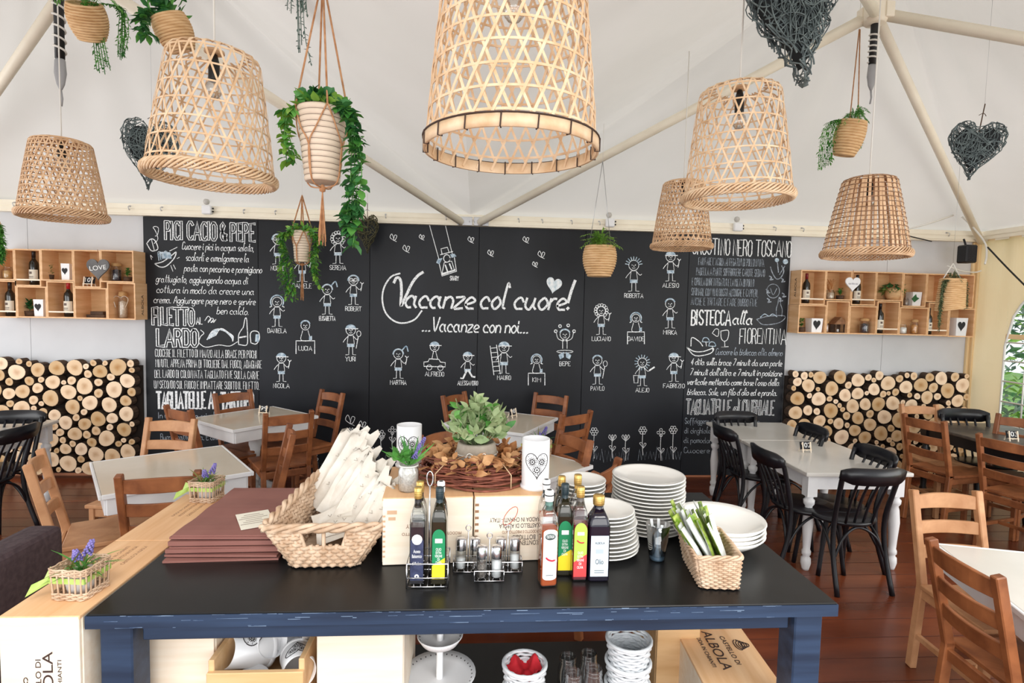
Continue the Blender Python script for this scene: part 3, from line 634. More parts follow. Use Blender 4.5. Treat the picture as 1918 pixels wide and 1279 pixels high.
# ================================================================== log cladding
def log_mats():
    m = mat('log_end', (206, 160, 112), rough=.7); t = m.node_tree; N = t.nodes; L = t.links; b = N['Principled BSDF']
    tc = N.new('ShaderNodeTexCoord'); mp = N.new('ShaderNodeMapping'); mp.inputs['Scale'].default_value = (1, 0, 1)
    L.new(tc.outputs['Object'], mp.inputs[0]); ln = N.new('ShaderNodeVectorMath'); ln.operation = 'LENGTH'; L.new(mp.outputs[0], ln.inputs[0])
    nz = N.new('ShaderNodeTexNoise'); nz.inputs['Scale'].default_value = 2.2; L.new(tc.outputs['Object'], nz.inputs['Vector'])
    ad = N.new('ShaderNodeMath'); ad.operation = 'MULTIPLY_ADD'; L.new(nz.outputs['Fac'], ad.inputs[0]); ad.inputs[1].default_value = .5; L.new(ln.outputs['Value'], ad.inputs[2])
    cr = N.new('ShaderNodeValToRGB'); e = cr.color_ramp.elements
    e[0].position = .2; e[0].color = (*lin((150, 100, 66)), 1); e[1].position = 1.1; e[1].color = (*lin((236, 204, 166)), 1)
    x = e.new(.36); x.color = (*lin((204, 158, 112)), 1); x = e.new(.75); x.color = (*lin((234, 200, 160)), 1)
    L.new(ad.outputs[0], cr.inputs[0])
    oi = N.new('ShaderNodeObjectInfo'); hs = N.new('ShaderNodeHueSaturation'); r1 = N.new('ShaderNodeMapRange'); r1.inputs[3].default_value = .72; r1.inputs[4].default_value = 1.12
    L.new(oi.outputs['Random'], r1.inputs[0]); L.new(r1.outputs[0], hs.inputs['Value']); L.new(cr.outputs[0], hs.inputs['Color'])
    r2 = N.new('ShaderNodeMapRange'); r2.inputs[3].default_value = 1.2; r2.inputs[4].default_value = .8; L.new(oi.outputs['Random'], r2.inputs[0]); L.new(r2.outputs[0], hs.inputs['Saturation'])
    L.new(hs.outputs[0], b.inputs['Base Color'])
    return m
log_end = log_mats(); bark = mat('bark', (52, 38, 30), (92, 72, 56), (6, 6, 6), .95)
random.seed(11)
log_me = []
for v in range(5):
    m = M(); n = 18; ph = random.random()*6
    rr = [1+.05*math.sin(2*PI*j/n*2+ph)+.03*math.sin(2*PI*j/n*3+ph*2) for j in range(n)]
    vs = []
    for (k, y) in ((.99, -.03), (1.0, -.104), (.965, -.118), (.9, -.12)):
        vs += [(rr[j]*k*math.cos(2*PI*j/n), y, rr[j]*k*math.sin(2*PI*j/n)) for j in range(n)]
    fs = [(i*n+j, i*n+(j+1) % n, (i+1)*n+(j+1) % n, (i+1)*n+j) for i in range(2) for j in range(n)]
    m.add(vs, fs, 0, True); m.add(vs, [(2*n+j, 2*n+(j+1) % n, 3*n+(j+1) % n, 3*n+j) for j in range(n)]+[tuple(3*n+j for j in range(n))], 1, False)
    log_me.append(m)
log_me = [q.build('firewood_log', [bark, log_end]) for q in log_me]
for o in log_me: COL.objects.unlink(o)
def logs(x0, x1, z0, z1, side, seed, cap):
    rnd = random.Random(seed); placed = []; cell = {}
    def ok(x, z, r):
        for (a, b, q) in placed:
            if (a-x)**2+(b-z)**2 < (r+q+.001)**2: return False
        return True
    for rlo, rhi, tries in ((.066, .08, 500), (.05, .066, 700), (.036, .05, 1500), (.024, .034, 3500)):
        for _ in range(tries):
            if len(placed) >= cap: break
            r = rnd.uniform(rlo, rhi); x = rnd.uniform(x0+r*.8, x1-r); z = rnd.uniform(z0+r, z1-r*.7)
            if ok(x, z, r): placed.append((x, z, r))
    for (x, z, r) in placed:
        for it in range(12):                                      # grow to touch a neighbour
            if not any((a-x)**2+(b-z)**2 < (r*1.03+q+.001)**2 for (a, b, q) in placed if (a, b) != (x, z)) and r < .085 and z-r*1.03 > z0-.005: r *= 1.03
        i = [k for k, q in enumerate(placed) if q[0] == x and q[1] == z][0]; placed[i] = (x, z, r)
        o = log_me[rnd.randrange(5)].copy(); COL.objects.link(o); o.location = (x, WY-.02+rnd.uniform(-.006, .006), z)
        o.scale = (r, 1, r); o.rotation_euler = (0, rnd.random()*6, 0)
        hb = (z-z0)/(z1-z0); nb = abs(x-(x1 if side == 'left' else x0))/(x1-x0); vb = 'topmost' if hb > .86 else 'upper' if hb > .62 else 'mid height' if hb > .38 else 'lower' if hb > .14 else 'bottom'; nn = 'touching' if nb < .12 else 'close to' if nb < .36 else 'away from' if nb < .7 else 'far from'
        sz = 'large' if r > .062 else 'medium' if r > .044 else 'small'
        tag(o, '%s %s sawn log end, %s the chalkboard, in the %s log wall' % (sz, vb, nn, side), 'log', '%s log ends on the %s wall' % (sz, side))
    return len(placed)
zl = pY(100, 672, WY-.1).z; zr = pY(1640, 697, WY-.1).z
n1 = logs(-5.02, -3.33, .035, zl, 'left', 5, 135); n2 = logs(3.35, 5.36, .035, zr, 'right', 8, 163)
print('logs', n1, n2)
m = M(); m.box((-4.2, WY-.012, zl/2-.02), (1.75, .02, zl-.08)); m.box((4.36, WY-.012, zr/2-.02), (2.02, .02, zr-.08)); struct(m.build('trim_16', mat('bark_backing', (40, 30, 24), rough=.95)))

# ================================================================== wine crate shelves
def open_crate(px, lab, grp, yf=WY-.225, rail=False, mt=None):
    x0, y0, x1, y1 = px
    a, b = pY(x0, (y0+y1)/2, yf), pY(x1, (y0+y1)/2, yf); zt, zb = pY((x0+x1)/2, y0, yf).z, pY((x0+x1)/2, y1, yf).z
    w, h, d, th = b.x-a.x, zt-zb, WY-yf, .012
    t = thing('wine_crate', lab, 'crate', ((a.x+b.x)/2, WY, zb), group=grp)
    m = M()
    m.box((-w/2+th/2, -d/2, h/2), (th, d, h)); m.build('side_board', mt or crate_y, t); m = M(); m.box((w/2-th/2, -d/2, h/2), (th, d, h)); m.build('side_board', mt or crate_y, t)
    for zz in (th/2, h-th/2): m = M(); m.box((0, -d/2, zz), (w-2*th, d, th)); m.build('end_board', mt or crate_y, t)
    m = M(); m.box((0, -.005, h/2), (w-2*th, .008, h-2*th)); m.build('back_board', crate_w, t)
    if rail: m = M(); m.box((0, -d+.006, .06), (w-2*th, .008, .014)); m.build('rail', crate_pale, t)
    return dict(x=(a.x+b.x)/2, w=w, z=zb+th, h=h, yf=yf, t=t)
def L6(x, y): return (x/6.397, 440+y/6.397)
def R5(x, y): return (1470+x/5.184, 490+y/5.184)
def rect(fn, x0, y0, x1, y1): return fn(x0, y0)+fn(x1, y1)
GLs, GRs = 'wine crates of the left wall shelf', 'wine crates of the right wall shelf'
LC = {}
for k, r, rail, lab in [('a', (-120, 165, 172, 540), 0, 'open wine crate with a straw filled jar, outer end of the left shelf'), ('b', (172, 168, 488, 612), 1, 'tall open wine crate holding one black capped bottle, top row of the left shelf'),
    ('c', (488, 172, 878, 550), 0, 'wide wine crate with small plant and heart tin, top row, left shelf'), ('d', (878, 180, 1205, 630), 0, 'tall open wine crate behind the LOVE heart'),
    ('e', (1205, 183, 1600, 568), 0, 'wide wine crate with a kraft lidded jar, top row, left shelf'), ('f', (-100, 545, 200, 990), 1, 'tall open wine crate with a bottle, outer lower end of the left shelf'),
    ('g', (200, 615, 560, 992), 0, 'wide wine crate with tiny tree and heart tin, lower row, left shelf'), ('h', (560, 556, 892, 997), 1, 'tall open wine crate holding the red capped bottle of the left shelf'),
    ('i', (892, 633, 1284, 1006), 0, 'wide open wine crate with dark wooden blocks, lower row of the left shelf'), ('j', (1284, 572, 1622, 1015), 0, 'tall wine crate with a ribbon tied jar, lower row, left shelf')]:
    LC[k] = open_crate(rect(L6, *r), lab, GLs, rail=rail)
RC = {}
for k, r, rail, lab in [('a', (152, 82, 396, 418), 1, 'tall wine crate with a dark red capped bottle, top row, right shelf'), ('b', (396, 88, 650, 376), 0, 'open wine crate with dried grass in a glass, top row of the right shelf'),
    ('c', (650, 95, 886, 425), 1, 'tall open wine crate behind the white hanging heart'), ('d', (886, 102, 1146, 382), 0, 'open wine crate holding the mossy green plant pot'), ('e', (1146, 112, 1376, 440), 0, 'tall open wine crate with a white leaf tin, top row of the right shelf'),
    ('f', (1376, 118, 1600, 395), 0, 'open wine crate behind the left half of the hanging seagrass planter'), ('g', (1600, 124, 1838, 450), 0, 'last open wine crate in the top row of the right shelf'),
    ('A', (130, 420, 402, 698), 0, 'open wine crate with a heart tin, first of the lower row of the right shelf'), ('B', (402, 382, 625, 702), 0, 'tall open wine crate holding the little wooden house'), ('C', (625, 430, 892, 706), 0, 'open wine crate with a dark jar, lower row of the right shelf'),
    ('D', (892, 386, 1112, 710), 1, 'tall open wine crate with a white labelled bottle, lower row of the right shelf'), ('E', (1112, 444, 1388, 716), 0, 'open wine crate with an orange jar, lower row of the right shelf'), ('G', (1390, 400, 1590, 722), 1, 'tall open wine crate with a bottle below the seagrass planter'), ('H', (1590, 455, 1842, 732), 0, 'last open wine crate of the lower row, holding a big heart tin')]:
    RC[k] = open_crate(rect(R5, *r), lab, GRs, rail=rail, yf=WY-.2)
# stamps on the visible crate ends
def stamp(parent, txt, size, loc, rot, mt=ink, name='stamp', width=None):
    cu = bpy.data.curves.new(name, 'FONT'); cu.body = txt; cu.size = size; cu.align_x = 'CENTER'; cu.align_y = 'CENTER'; cu.extrude = .0003
    o = bpy.data.objects.new(name, cu); COL.objects.link(o); bpy.context.view_layer.update()
    me = bpy.data.meshes.new_from_object(o); COL.objects.unlink(o); bpy.data.objects.remove(o)
    if width:
        xs = [v.co.x for v in me.vertices]; k = width/(max(xs)-min(xs))
        for v in me.vertices: v.co.x *= k
    me.materials.clear(); me.materials.append(mt)
    p = put(name, me, parent, loc); p.rotation_euler = rot; return p
c = LC['j']; stamp(c['t'], 'ALBOLA', .05, (c['w']/2+.001, -.11, c['h']*.4), (PI/2, -PI/2, PI/2), width=.2)
c = RC['a']; stamp(c['t'], 'ALBOLA', .05, (-c['w']/2-.001, -.11, c['h']*.5), (PI/2, -PI/2, -PI/2), width=.2)

# ------------------------------------------------------------------ what stands in the crates
def bottle_glass(name, c): return mat(name, c, rough=.06, spec=.6, coat=.5)
wine_g = bottle_glass('wine_bottle_glass', (16, 18, 16)); lab_w = mat('label_cream', (232, 226, 210), rough=.6); red_cap = mat('red_capsule', (176, 28, 34), rough=.35); blk_cap = mat('black_capsule', (28, 20, 22), rough=.35)
lab_d = mat('label_print', (110, 96, 90), rough=.7)
K = .00545
def shelf_at(c, px, back=.11):
    x = pY(px, 560, WY-back).x; return (x, WY-back, c['z'])
def wine(c, px, hpx, lab, cap, grp='wine bottles on the wall shelves'):
    h = hpx*K; t = thing('wine_bottle', lab, 'bottle', shelf_at(c, px), group=grp); s = h/.32
    m = M(); m.lathe([(.0, .004), (.034, 0), (.038, .008), (.038, .19), (.034, .215), (.018, .24), (.0145, .255), (.0145, .31), (.0, .312)], 20); m.v = [(x*s, y*s, z*s) for x, y, z in m.v]; m.build('bottle_body', wine_g, t)
    m = M(); m.lathe([(.0155, .258), (.0158, .315), (.013, .321), (0, .321)], 16); m.v = [(x*s, y*s, z*s) for x, y, z in m.v]; m.build('capsule', cap, t)
    m = M(); vs = []; 
    for z in (.05, .145): vs += [(.0388*math.cos(a)*s, .0388*math.sin(a)*s, z*s) for a in [-PI*.95+i*PI*.9/12 for i in range(13)]]
    m.add(vs, [(i, i+1, 14+i, 13+i) for i in range(12)], 0, True)
    lb = m.build('bottle_label', lab_w, t)
    m = M(); m.box((-.004*s, -.0395*s, .115*s), (.022*s, .001, .022*s)); m.box((0, -.0395*s, .08*s), (.036*s, .001, .006*s)); m.box((0, -.0395*s, .066*s), (.03*s, .001, .004*s)); m.build('label_print', lab_d, lb)
wine(LC['b'], 65.5, 60, 'wine bottle with black capsule and cream label, top row of the left shelf', blk_cap)
wine(LC['f'], 19, 60, 'wine bottle with black capsule, lower row, outer end of the left shelf', blk_cap)
wine(LC['h'], 128.5, 61, 'wine bottle with bright red capsule on the left shelf', red_cap)
wine(RC['a'], 1509, 58, 'wine bottle with dark red capsule on the right shelf', mat('dark_red_capsule', (120, 26, 34), rough=.4))
wine(RC['c'], 1604, 57, 'wine bottle partly behind the white hanging heart', blk_cap)
wine(RC['D'], 1650, 58, 'wine bottle with tall white label in the lower row of the right shelf', blk_cap)
wine(RC['G'], 1742, 52, 'wine bottle below the hanging seagrass planter', blk_cap)
heart_blk = mat('black_heart_print', (38, 38, 40), rough=.7)
def heart2d(w, h, n=24):
    out = []
    for i in range(n):
        t = 2*PI*i/n; x = 16*math.sin(t)**3; z = 13*math.cos(t)-5*math.cos(2*t)-2*math.cos(3*t)-math.cos(4*t)
        out.append((x/32*w, (z+2.5)/29*h))
    return out
def tin(c, px, wpx, hpx, lab, motif='heart', back=.12, dx=0):
    w, h = wpx*K, hpx*K; t = thing('square_tin_pot', lab, 'pot', shelf_at(c, px, back), group='white tins on the wall shelves')
    m = M(); m.lathe([(w*.62, 0), (w*.7, h), (w*.66, h), (w*.6, .012), (0, .012)], 4, mx=mat4((0, 0, 0), PI/4), sm=False, caps=False); m.build('tin_body', enamel, t, bevel=.003)
    m = M(); hw = w*.42
    if motif == 'leaf': m.prism([(-hw, -.2*hw), (-.2*hw, -hw), (.4*hw, -.5*hw), (hw, 0), (.3*hw, .3*hw), (.1*hw, hw), (-.4*hw, .5*hw)], .002, mat4((-w*.2, -w*.49, h*.55), 0, PI/2)); mt = leaf_d
    else: m.prism(heart2d(hw*1.5, hw*1.9), .002, mat4((-.05*w, -w*.478, h*.52), 0, PI/2+.06)); mt = heart_blk
    m.build('leaf_motif' if motif == 'leaf' else 'heart_motif', mt, t)
tin(LC['c'], 129, 15, 29, 'white tin with a black heart, top row of the left shelf'); tin(LC['g'], 78, 17, 30, 'white tin with a black heart, lower row of the left shelf')
tin(RC['e'], 1711, 19, 27, 'white tin with a dark leaf motif on the right shelf', 'leaf'); tin(RC['A'], 1527, 23, 27, 'white tin with a black heart near the left end of the right shelf'); tin(RC['H'], 1796, 24, 35, 'big white tin with a black heart at the right end of the right shelf', back=.14)
def leaf(m, p, d, L, w, up=(0, 0, 1), mi=0, curl=.15, n=4):
    d = V(d).normalized(); s = d.cross(V(up)); 
    if s.length < 1e-3: s = V((1, 0, 0))
    s.normalize(); u = s.cross(d); vs = []; p = V(p)
    for i in range(n+1):
        t = i/n; ww = w*math.sin(PI*min(.97, .08+t*.9))*.5; c = p+d*(L*t)-u*(curl*L*t*t)
        vs += [c+s*ww+u*ww*.25, c, c-s*ww+u*ww*.25]
    fs = []
    for i in range(n): fs += [(3*i, 3*i+1, 3*i+4, 3*i+3), (3*i+1, 3*i+2, 3*i+5, 3*i+4)]
    m.add(vs, fs, mi, True)
def rvec(r, zlo=-1, zhi=1):
    a = r.random()*2*PI; z = r.uniform(zlo, zhi); q = math.sqrt(max(0, 1-z*z)); return V((q*math.cos(a), q*math.sin(a), z))
dark_pot = mat('dark_wood_pot', (66, 48, 36), (92, 68, 50), (20, 20, 20), .8)
def mini_plant(c, px, hpx, lab, lm=leaf_g, wpx=14):
    h, w = hpx*K, wpx*K; t = thing('small_potted_plant', lab, 'plant', shelf_at(c, px), group='small plants on the wall shelves'); r = random.Random(int(px))
    m = M(); m.lathe([(w*.42, 0), (w*.5, h*.33), (w*.44, h*.33), (w*.4, h*.27), (0, h*.27)], 12); m.build('pot', dark_pot, t)
    m = M(); m.tube([(0, 0, h*.27), (.004, 0, h*.6)], .003, 5)
    for i in range(46):
        p = V((r.uniform(-.2, .2)*w, r.uniform(-.2, .2)*w, h*r.uniform(.4, .9))); leaf(m, p, rvec(r, -.1, .9), w*r.uniform(.3, .55), w*.24)
    m.build('foliage', lm, t)
mini_plant(LC['c'], 94, 27, 'tiny potted plant in the top row of the left shelf'); mini_plant(LC['e'], 240, 26, 'tiny potted plant at the right end of the left shelf'); mini_plant(LC['g'], 55, 28, 'tiny tree in a dark pot, lower row of the left shelf', leaf_d, 19)
mini_plant(RC['b'], 1573, 24, 'tiny potted plant beside the dried grass on the right shelf'); mini_plant(RC['A'], 1503, 28, 'tiny potted plant at the left end of the lower right shelf')
def jar(c, px, wpx, hpx, lab, fill, lid=None, kind='jar', top=None, grp='jars on the wall shelves'):
    w, h = wpx*K, hpx*K; t = thing('glass_jar', lab, 'jar', shelf_at(c, px), group=grp)
    m = M(); m.lathe([(0, .002), (w*.46, 0), (w*.5, .01), (w*.5, h*.68), (w*.38, h*.8), (w*.38, h*.9)], 18, caps=False); m.build('jar_glass', glass, t)
    m = M(); m.lathe([(0, .006), (w*.45, .006), (w*.46, h*.6), (0, h*.66)], 16, caps=False); m.build('contents', fill, t)
    if lid: m = M(); m.lathe([(w*.42, h*.8), (w*.5, h*.84), (w*.46, h*.97), (w*.2, h), (0, h)], 16, caps=False); m.build('jar_lid', lid, t)
    return t, w, h
dkf = mat('dark_beans', (44, 40, 46), (84, 80, 92), (60, 60, 60), .6); straw = mat('straw_fill', (206, 160, 96), (232, 196, 140), (40, 40, 40), .8); orangef = mat('orange_fill', (196, 130, 66), (224, 168, 100), (40, 40, 40), .6); kraft = mat('kraft_cloth', (182, 142, 92), (204, 166, 118), (30, 30, 30), .9)
jar(LC['e'], 219, 17, 33, 'dark jar with a kraft cloth lid on the left shelf', dkf, kraft); jar(LC['a'], 16, 15, 24, 'straw filled jar at the outer end of the left wall shelf', straw)
t, w, h = jar(LC['j'], 230, 14, 48, 'tall jar tied with a white ribbon, lower right end of the left shelf', mat('shell_fill', (226, 212, 192), (206, 176, 150), (50, 50, 50), .6), kraft)
m = M()
for e in (-1, 1): m.tube(catmull([(0, -w*.42, h*.75), (e*w*.5, -w*.5, h*.82), (e*w*.9, -w*.4, h*.7), (e*w*.6, -w*.5, h*.4)], 4), .005, 5, sq=.4)
m.build('ribbon', mat('white_ribbon', (236, 228, 214), rough=.7), t)
jar(RC['C'], 1622, 17, 29, 'dark jar with a kraft lid, lower row of the right shelf', dkf, kraft); jar(RC['E'], 1716, 13, 29, 'orange filled jar in the lower row of the right shelf', orangef, kraft)
jar(RC['E'], 1694, 15, 20, 'low clear glass beside the orange jar on the right shelf', salt_m); jar(RC['B'], 1551, 8, 22, 'slim small jar beside the little wooden house', mat('pinkish', (196, 170, 160), rough=.6), kraft); jar(RC['e'], 1697, 9, 18, 'small glass beside the white leaf tin', mat('greyish', (150, 130, 116), rough=.6))
t, w, h = jar(RC['b'], 1554, 16, 20, 'woven glass holding dried grass on the right shelf', mat('pale_weave', (214, 196, 176), (180, 156, 130), (60, 60, 20), .8)); m = M(); r = random.Random(2)
for i in range(24): m.tube(catmull([(0, 0, h*.6), (r.uniform(-.03, .03), r.uniform(-.03, .03), h*1.3), (r.uniform(-.07, .07), r.uniform(-.04, .04), h*r.uniform(1.6, 2))], 3), .0018, 4)
m.build('dried_grass', mat('dried_grass', (196, 136, 80), rough=.8), t)
m = M(); p = shelf_at(LC['i'], 182); m.box((0, 0, .014), (.17, .07, .028)); m.box((.01, 0, .044), (.12, .06, .03)); tag(m.build('wooden_block', dark_pot, None, p, bevel=.003), 'two dark wooden blocks stacked in the lower row of the left shelf', 'block')
p = shelf_at(RC['B'], 1572); t = thing('wooden_house', 'little dark wooden house lantern on the right shelf', 'lantern', p)
m = M()
for x in (-.05, .05):
    for y in (-.04, .04): m.box((x, y, .045), (.018, .018, .09))
m.box((0, .03, .045), (.1, .008, .09)); m.box((0, 0, .004), (.12, .1, .008)); m.build('frame', dark_pot, t)
m = M(); m.prism([(-.075, .088), (.075, .088), (0, .165)], .11, mat4((0, .055, 0), 0, PI/2)); m.build('roof', mat('house_roof', (120, 84, 58), (150, 110, 78), (20, 20, 20), .8), t)
m = M(); m.lathe([(.012, .008), (.012, .035), (0, .037)], 10); m.build('candle', salt_m, t)
# number sign 107 and hearts
def number_sign(loc, rz, num, lab, s=1.0, rot=None):
    t = thing('table_number_sign', lab, 'sign', loc, rz, 'numbered mini chalkboards'); b = mat4((0, 0, 0), 0, -.25)
    m = M(); m.box((0, 0, .055*s), (.1*s, .006*s, .062*s), b); bd = m.build('mini_board', board_m, t, bevel=.002)
    m = M(); 
    for x in (-.034, .034): m.bar((x*s, -.012*s, 0), (x*s, .004*s, .085*s), .008*s, .007*s); m.bar((x*s, .045*s, 0), (x*s, .006*s, .08*s), .007*s, .006*s)
    m.box((0, -.004*s, .022*s), (.085*s, .014*s, .006*s)); m.build('mini_easel', crate_pale, t)
    stamp(bd, num, .055*s, (0, .0095*s, .0555*s), (PI/2-.25, 0, 0), mat('sign_chalk_'+num, (240, 240, 240), rough=.8), 'number', width=.075*s)
    return t
number_sign(shelf_at(LC['d'], 166, .17), 0, '107', 'mini chalkboard number 107 standing in the left wall shelf', 1.1)
def hung_heart(px, py, w, h, y, mt, lab, top=None, th=.015, txt=None):
    p = pY(px, py, y); t = thing('hanging_heart', lab, 'heart', p, group='hanging hearts'); m = M(); m.prism(heart2d(w, h, 36), th, mat4((0, th/2, 0), 0, PI/2)); ht = m.build('heart_body', mt, t, bevel=.003)
    m = M(); m.tube([(0, 0, h*.35), (0, .0, h*.35+(top or .15))], .003, 6); m.build('string', rope_m, t); return t, ht
slate = mat('slate_heart', (92, 90, 90), (112, 110, 110), (9, 9, 9), .7)
t, ht = hung_heart(184, 505, .205, .2, WY-.25, slate, 'grey LOVE heart hanging in front of the left wall shelf', .12); stamp(t, 'LOVE', .06, (0, -.0085, .015), (PI/2, -.12, 0), mat('love_white', (238, 238, 236), rough=.7), 'lettering', width=.15)
t, ht = hung_heart(1597, 533, .16, .15, WY-.225, mat('white_heart', (236, 236, 238), rough=.5), 'white wooden heart hanging in front of the right wall shelf', .1); stamp(t, 'casa dolce casa', .03, (0, -.0085, .01), (PI/2, 0, 0), mat('heart_grey_print', (150, 150, 160), rough=.7), 'lettering', width=.1)
# ================================================================== chairs
def chair_mesh(mt, mt2=None):
    """ladder back pine chair; origin on the floor below the seat's middle, sitter faces +y"""
    P = []
    def part(name, m, bevel=.004): P.append((name, m, bevel))
    W, D, SH, BH = .345, .37, .44, .86
    m = M(); m.prism([(-W/2-.01, -D/2+.02), (W/2+.01, -D/2+.02), (W/2+.025, D/2+.03), (-W/2-.025, D/2+.03)], .022, mat4((0, 0, SH-.022))); part('seat', m)
    for s in (-1, 1):
        m = M(); x = s*(W/2-.016); pts = [(x, -D/2-.035, 0), (x, -D/2+.005, SH-.06), (x, -D/2+.003, SH), (x, -D/2-.095, BH)]
        m.bar(pts[0], pts[2], .032, .04, (0, 1, 0)); m.bar((x, -D/2+.004, SH-.02), pts[3], .032, .038, (0, 1, 0)); part('back_post', m)
    for s in (-1, 1): m = M(); m.bar((s*(W/2-.01), D/2+.005, 0), (s*(W/2-.01), D/2+.005, SH-.02), .034, .034); part('leg', m)
    for k, z in enumerate((.80, .685, .575)):
        m = M(); y = -D/2+.003-.098*(z-SH)/(BH-SH); n = 10; vs = []
        for i in range(n+1):
            u = i/n*2-1; x = u*(W/2-.03); bow = -.022*(1-u*u); hh = .034+.008*(1-u*u) if k == 0 else .03
            for dy in (-.009, .009): vs += [(x, y+bow+dy, z-.03), (x, y+bow+dy-.006, z+hh)]
        fs = []
        for i in range(n):
            a, b = 4*i, 4*i+4; fs += [(a, b, b+1, a+1), (a+2, a+3, b+3, b+2), (a+1, b+1, b+3, a+3), (a, a+2, b+2, b)]
        fs += [(0, 1, 3, 2), (4*n, 4*n+2, 4*n+3, 4*n+1)]
        m.add(vs, fs, 0, False); part('slat', m, .003)
    m = M(); yb, yf = -D/2+.0, D/2+.005
    for s in (-1, 1): m.bar((s*(W/2-.014), yb, SH-.05), (s*(W/2-.012), yf, SH-.05), .02, .05)
    m.bar((-W/2+.02, yf, SH-.05), (W/2-.02, yf, SH-.05), .02, .05); m.bar((-W/2+.02, yb, SH-.05), (W/2-.02, yb, SH-.05), .02, .05); part('seat_rail', m)
    for s in (-1, 1): m = M(); m.bar((s*(W/2-.014), yb-.022, .17), (s*(W/2-.012), yf, .17), .02, .026); part('stretcher', m, .002)
    m = M(); m.bar((-W/2+.02, 0, .17), (W/2-.02, 0, .17), .02, .026); part('stretcher', m, .002)
    return [(n, m.build(n, mt, None, None, b)) for n, m, b in P]
def bistro_mesh():
    P = []
    W, D, SH, BH = .41, .4, .45, .83
    m = M(); m.lathe([(.0, 0), (.2, 0), (.212, .012), (.21, .026), (.19, .032), (0, .026)], 28, c=(0, 0, SH-.032), sy=.98); P.append(('seat', m))
    for s in (-1, 1):
        m = M(); m.tube(catmull([(s*.185, -D/2-.08, 0), (s*.178, -D/2-.005, .25), (s*.172, -D/2+.01, SH), (s*.18, -D/2-.03, .64), (s*.19, -D/2-.075, BH-.03)], 4), [.016]*17, 10); P.append(('back_post', m))
    for s in (-1, 1): m = M(); m.tube(catmull([(s*.165, .15, SH-.03), (s*.172, .172, .25), (s*.185, .205, 0)], 4), [.018]*5+[.015]*4, 10); P.append(('leg', m))
    m = M(); n = 14; vs = []
    for i in range(n+1):
        u = i/n*2-1; x = u*.213; y = -D/2-.085-.05*(1-u*u); e = max(.5, (1-abs(u)**10))
        zc = BH-.035
        for (dy, dz) in ((-.011, -.062), (.011, -.062), (.011, .048), (-.011, .048)): vs.append((x, y+dy-.3*dz*.4, zc+dz*e))
    fs = []
    for i in range(n):
        a, b = 4*i, 4*i+4
        for q in range(4): fs.append((a+q, a+(q+1) % 4, b+(q+1) % 4, b+q))
    fs += [(3, 2, 1, 0), (4*n, 4*n+1, 4*n+2, 4*n+3)]
    m.add(vs, fs, 0, True); P.append(('crest_rail', m))
    for k in (-1.5, -.5, .5, 1.5):
        m = M(); x = k*.066; m.tube(catmull([(x*.9, -D/2+.018, SH-.01), (x, -D/2-.04, .62), (x*1.05, -D/2-.115+.008*abs(k), BH-.07)], 4), .0085, 8); P.append(('spindle', m))
    m = M()
    for s in (-1, 1):
        m.tube(catmull([(s*.175, .175, .2), (s*.172, .12, .35), (s*.16, .0, SH-.045), (s*.172, -.12, .34), (s*.178, -D/2-.01, .2)], 5), .009, 8)
    m.tube(catmull([(-.178, -D/2-.01, .2), (-.11, -D/2+.0, .35), (0, -D/2+.02, SH-.04), (.11, -D/2+.0, .35), (.178, -D/2-.01, .2)], 5), .009, 8); P.append(('hoop_brace', m))
    return [(n, m.build(n, blackp)) for n, m in P]
def mk_proto(parts):
    for n, o in parts: COL.objects.unlink(o)
    return parts
PINE = mk_proto(chair_mesh(chair_w)); PALE = mk_proto(chair_mesh(chair_light)); BIST = mk_proto(bistro_mesh())
def place(parts, name, loc, rz, lab, grp, sc=1):
    t = thing(name, lab, 'chair', loc, rz, grp); t.scale = (sc, sc, sc)
    for n, o in parts: c = o.copy(); COL.objects.link(c); c.parent = t
    return t
def by_posts(parts, a, b, away, lab, rz=None, ztop=.86, grp=None, shift=(0, 0), sc=1):
    """a, b: pixels of the left and right upper ends of the back; away: +1 sitter looks away from the camera"""
    ztop *= sc; A, B = pz(*a, ztop), pz(*b, ztop); mid = (A+B)/2; d = B-A; ang = math.atan2(d.y, d.x)
    if away < 0: ang += PI
    if rz is not None: ang = rz
    back = (.285 if parts is not BIST else .31)*sc
    f = V((-math.sin(ang), math.cos(ang), 0)); loc = mid+f*back; loc.z = 0
    loc += V((*shift, 0))
    print('chair', lab[:44], [round(q, 2) for q in loc], 'w', round(d.length, 2), 'ang', round(math.degrees(ang)))
    return place(parts, 'bistro_chair' if parts is BIST else 'dining_chair', loc, ang, lab, grp or ('black bistro chairs' if parts is BIST else 'pine ladder back chairs'), sc)
P_ = lambda *a, **k: by_posts(*a, **{**dict(sc=1.09), **k})
P_(PALE, (50, 868), (71, 843), -1, 'pale pine chair at the far left, turned sideways behind the aubergine armchair')
P_(PINE, (234, 890), (357, 883), 1, 'pine chair with its back to the camera at the front left cream table')
P_(PALE, (278, 781), (367, 784), -1, 'pale pine chair on the far side of the front left table')
P_(PINE, (317, 760), (347, 766), 1, 'pine chair seen between the two slats of the pale chair, left of table 99')
P_(PINE, (405, 736), (464, 729), -1, 'pine chair behind table 99 in front of the menu panel')
P_(PINE, (608, 729), (640, 735), -1, 'pine chair right of table 99 against the chalkboard')
P_(PINE, (506, 775), (577, 769), 1, 'pine chair with dark grained top slat pulled up to table 99')
P_(PINE, (545, 794), (551, 812), -1, 'pine chair seen edge on between table 99 and the cutlery basket')
P_(PINE, (831, 740), (866, 733), -1, 'pine chair mostly hidden left behind the bushy plant')
P_(PINE, (1011, 735), (1055, 740), -1, 'pine chair behind the centre table, against the chalkboard')
P_(PINE, (1060, 776), (1103, 769), 1, 'pine chair right of the centre table, before the chalked flowers')
P_(PINE, (1056, 806), (1102, 822), -1, 'pine chair just in front of the chair right of the centre table')
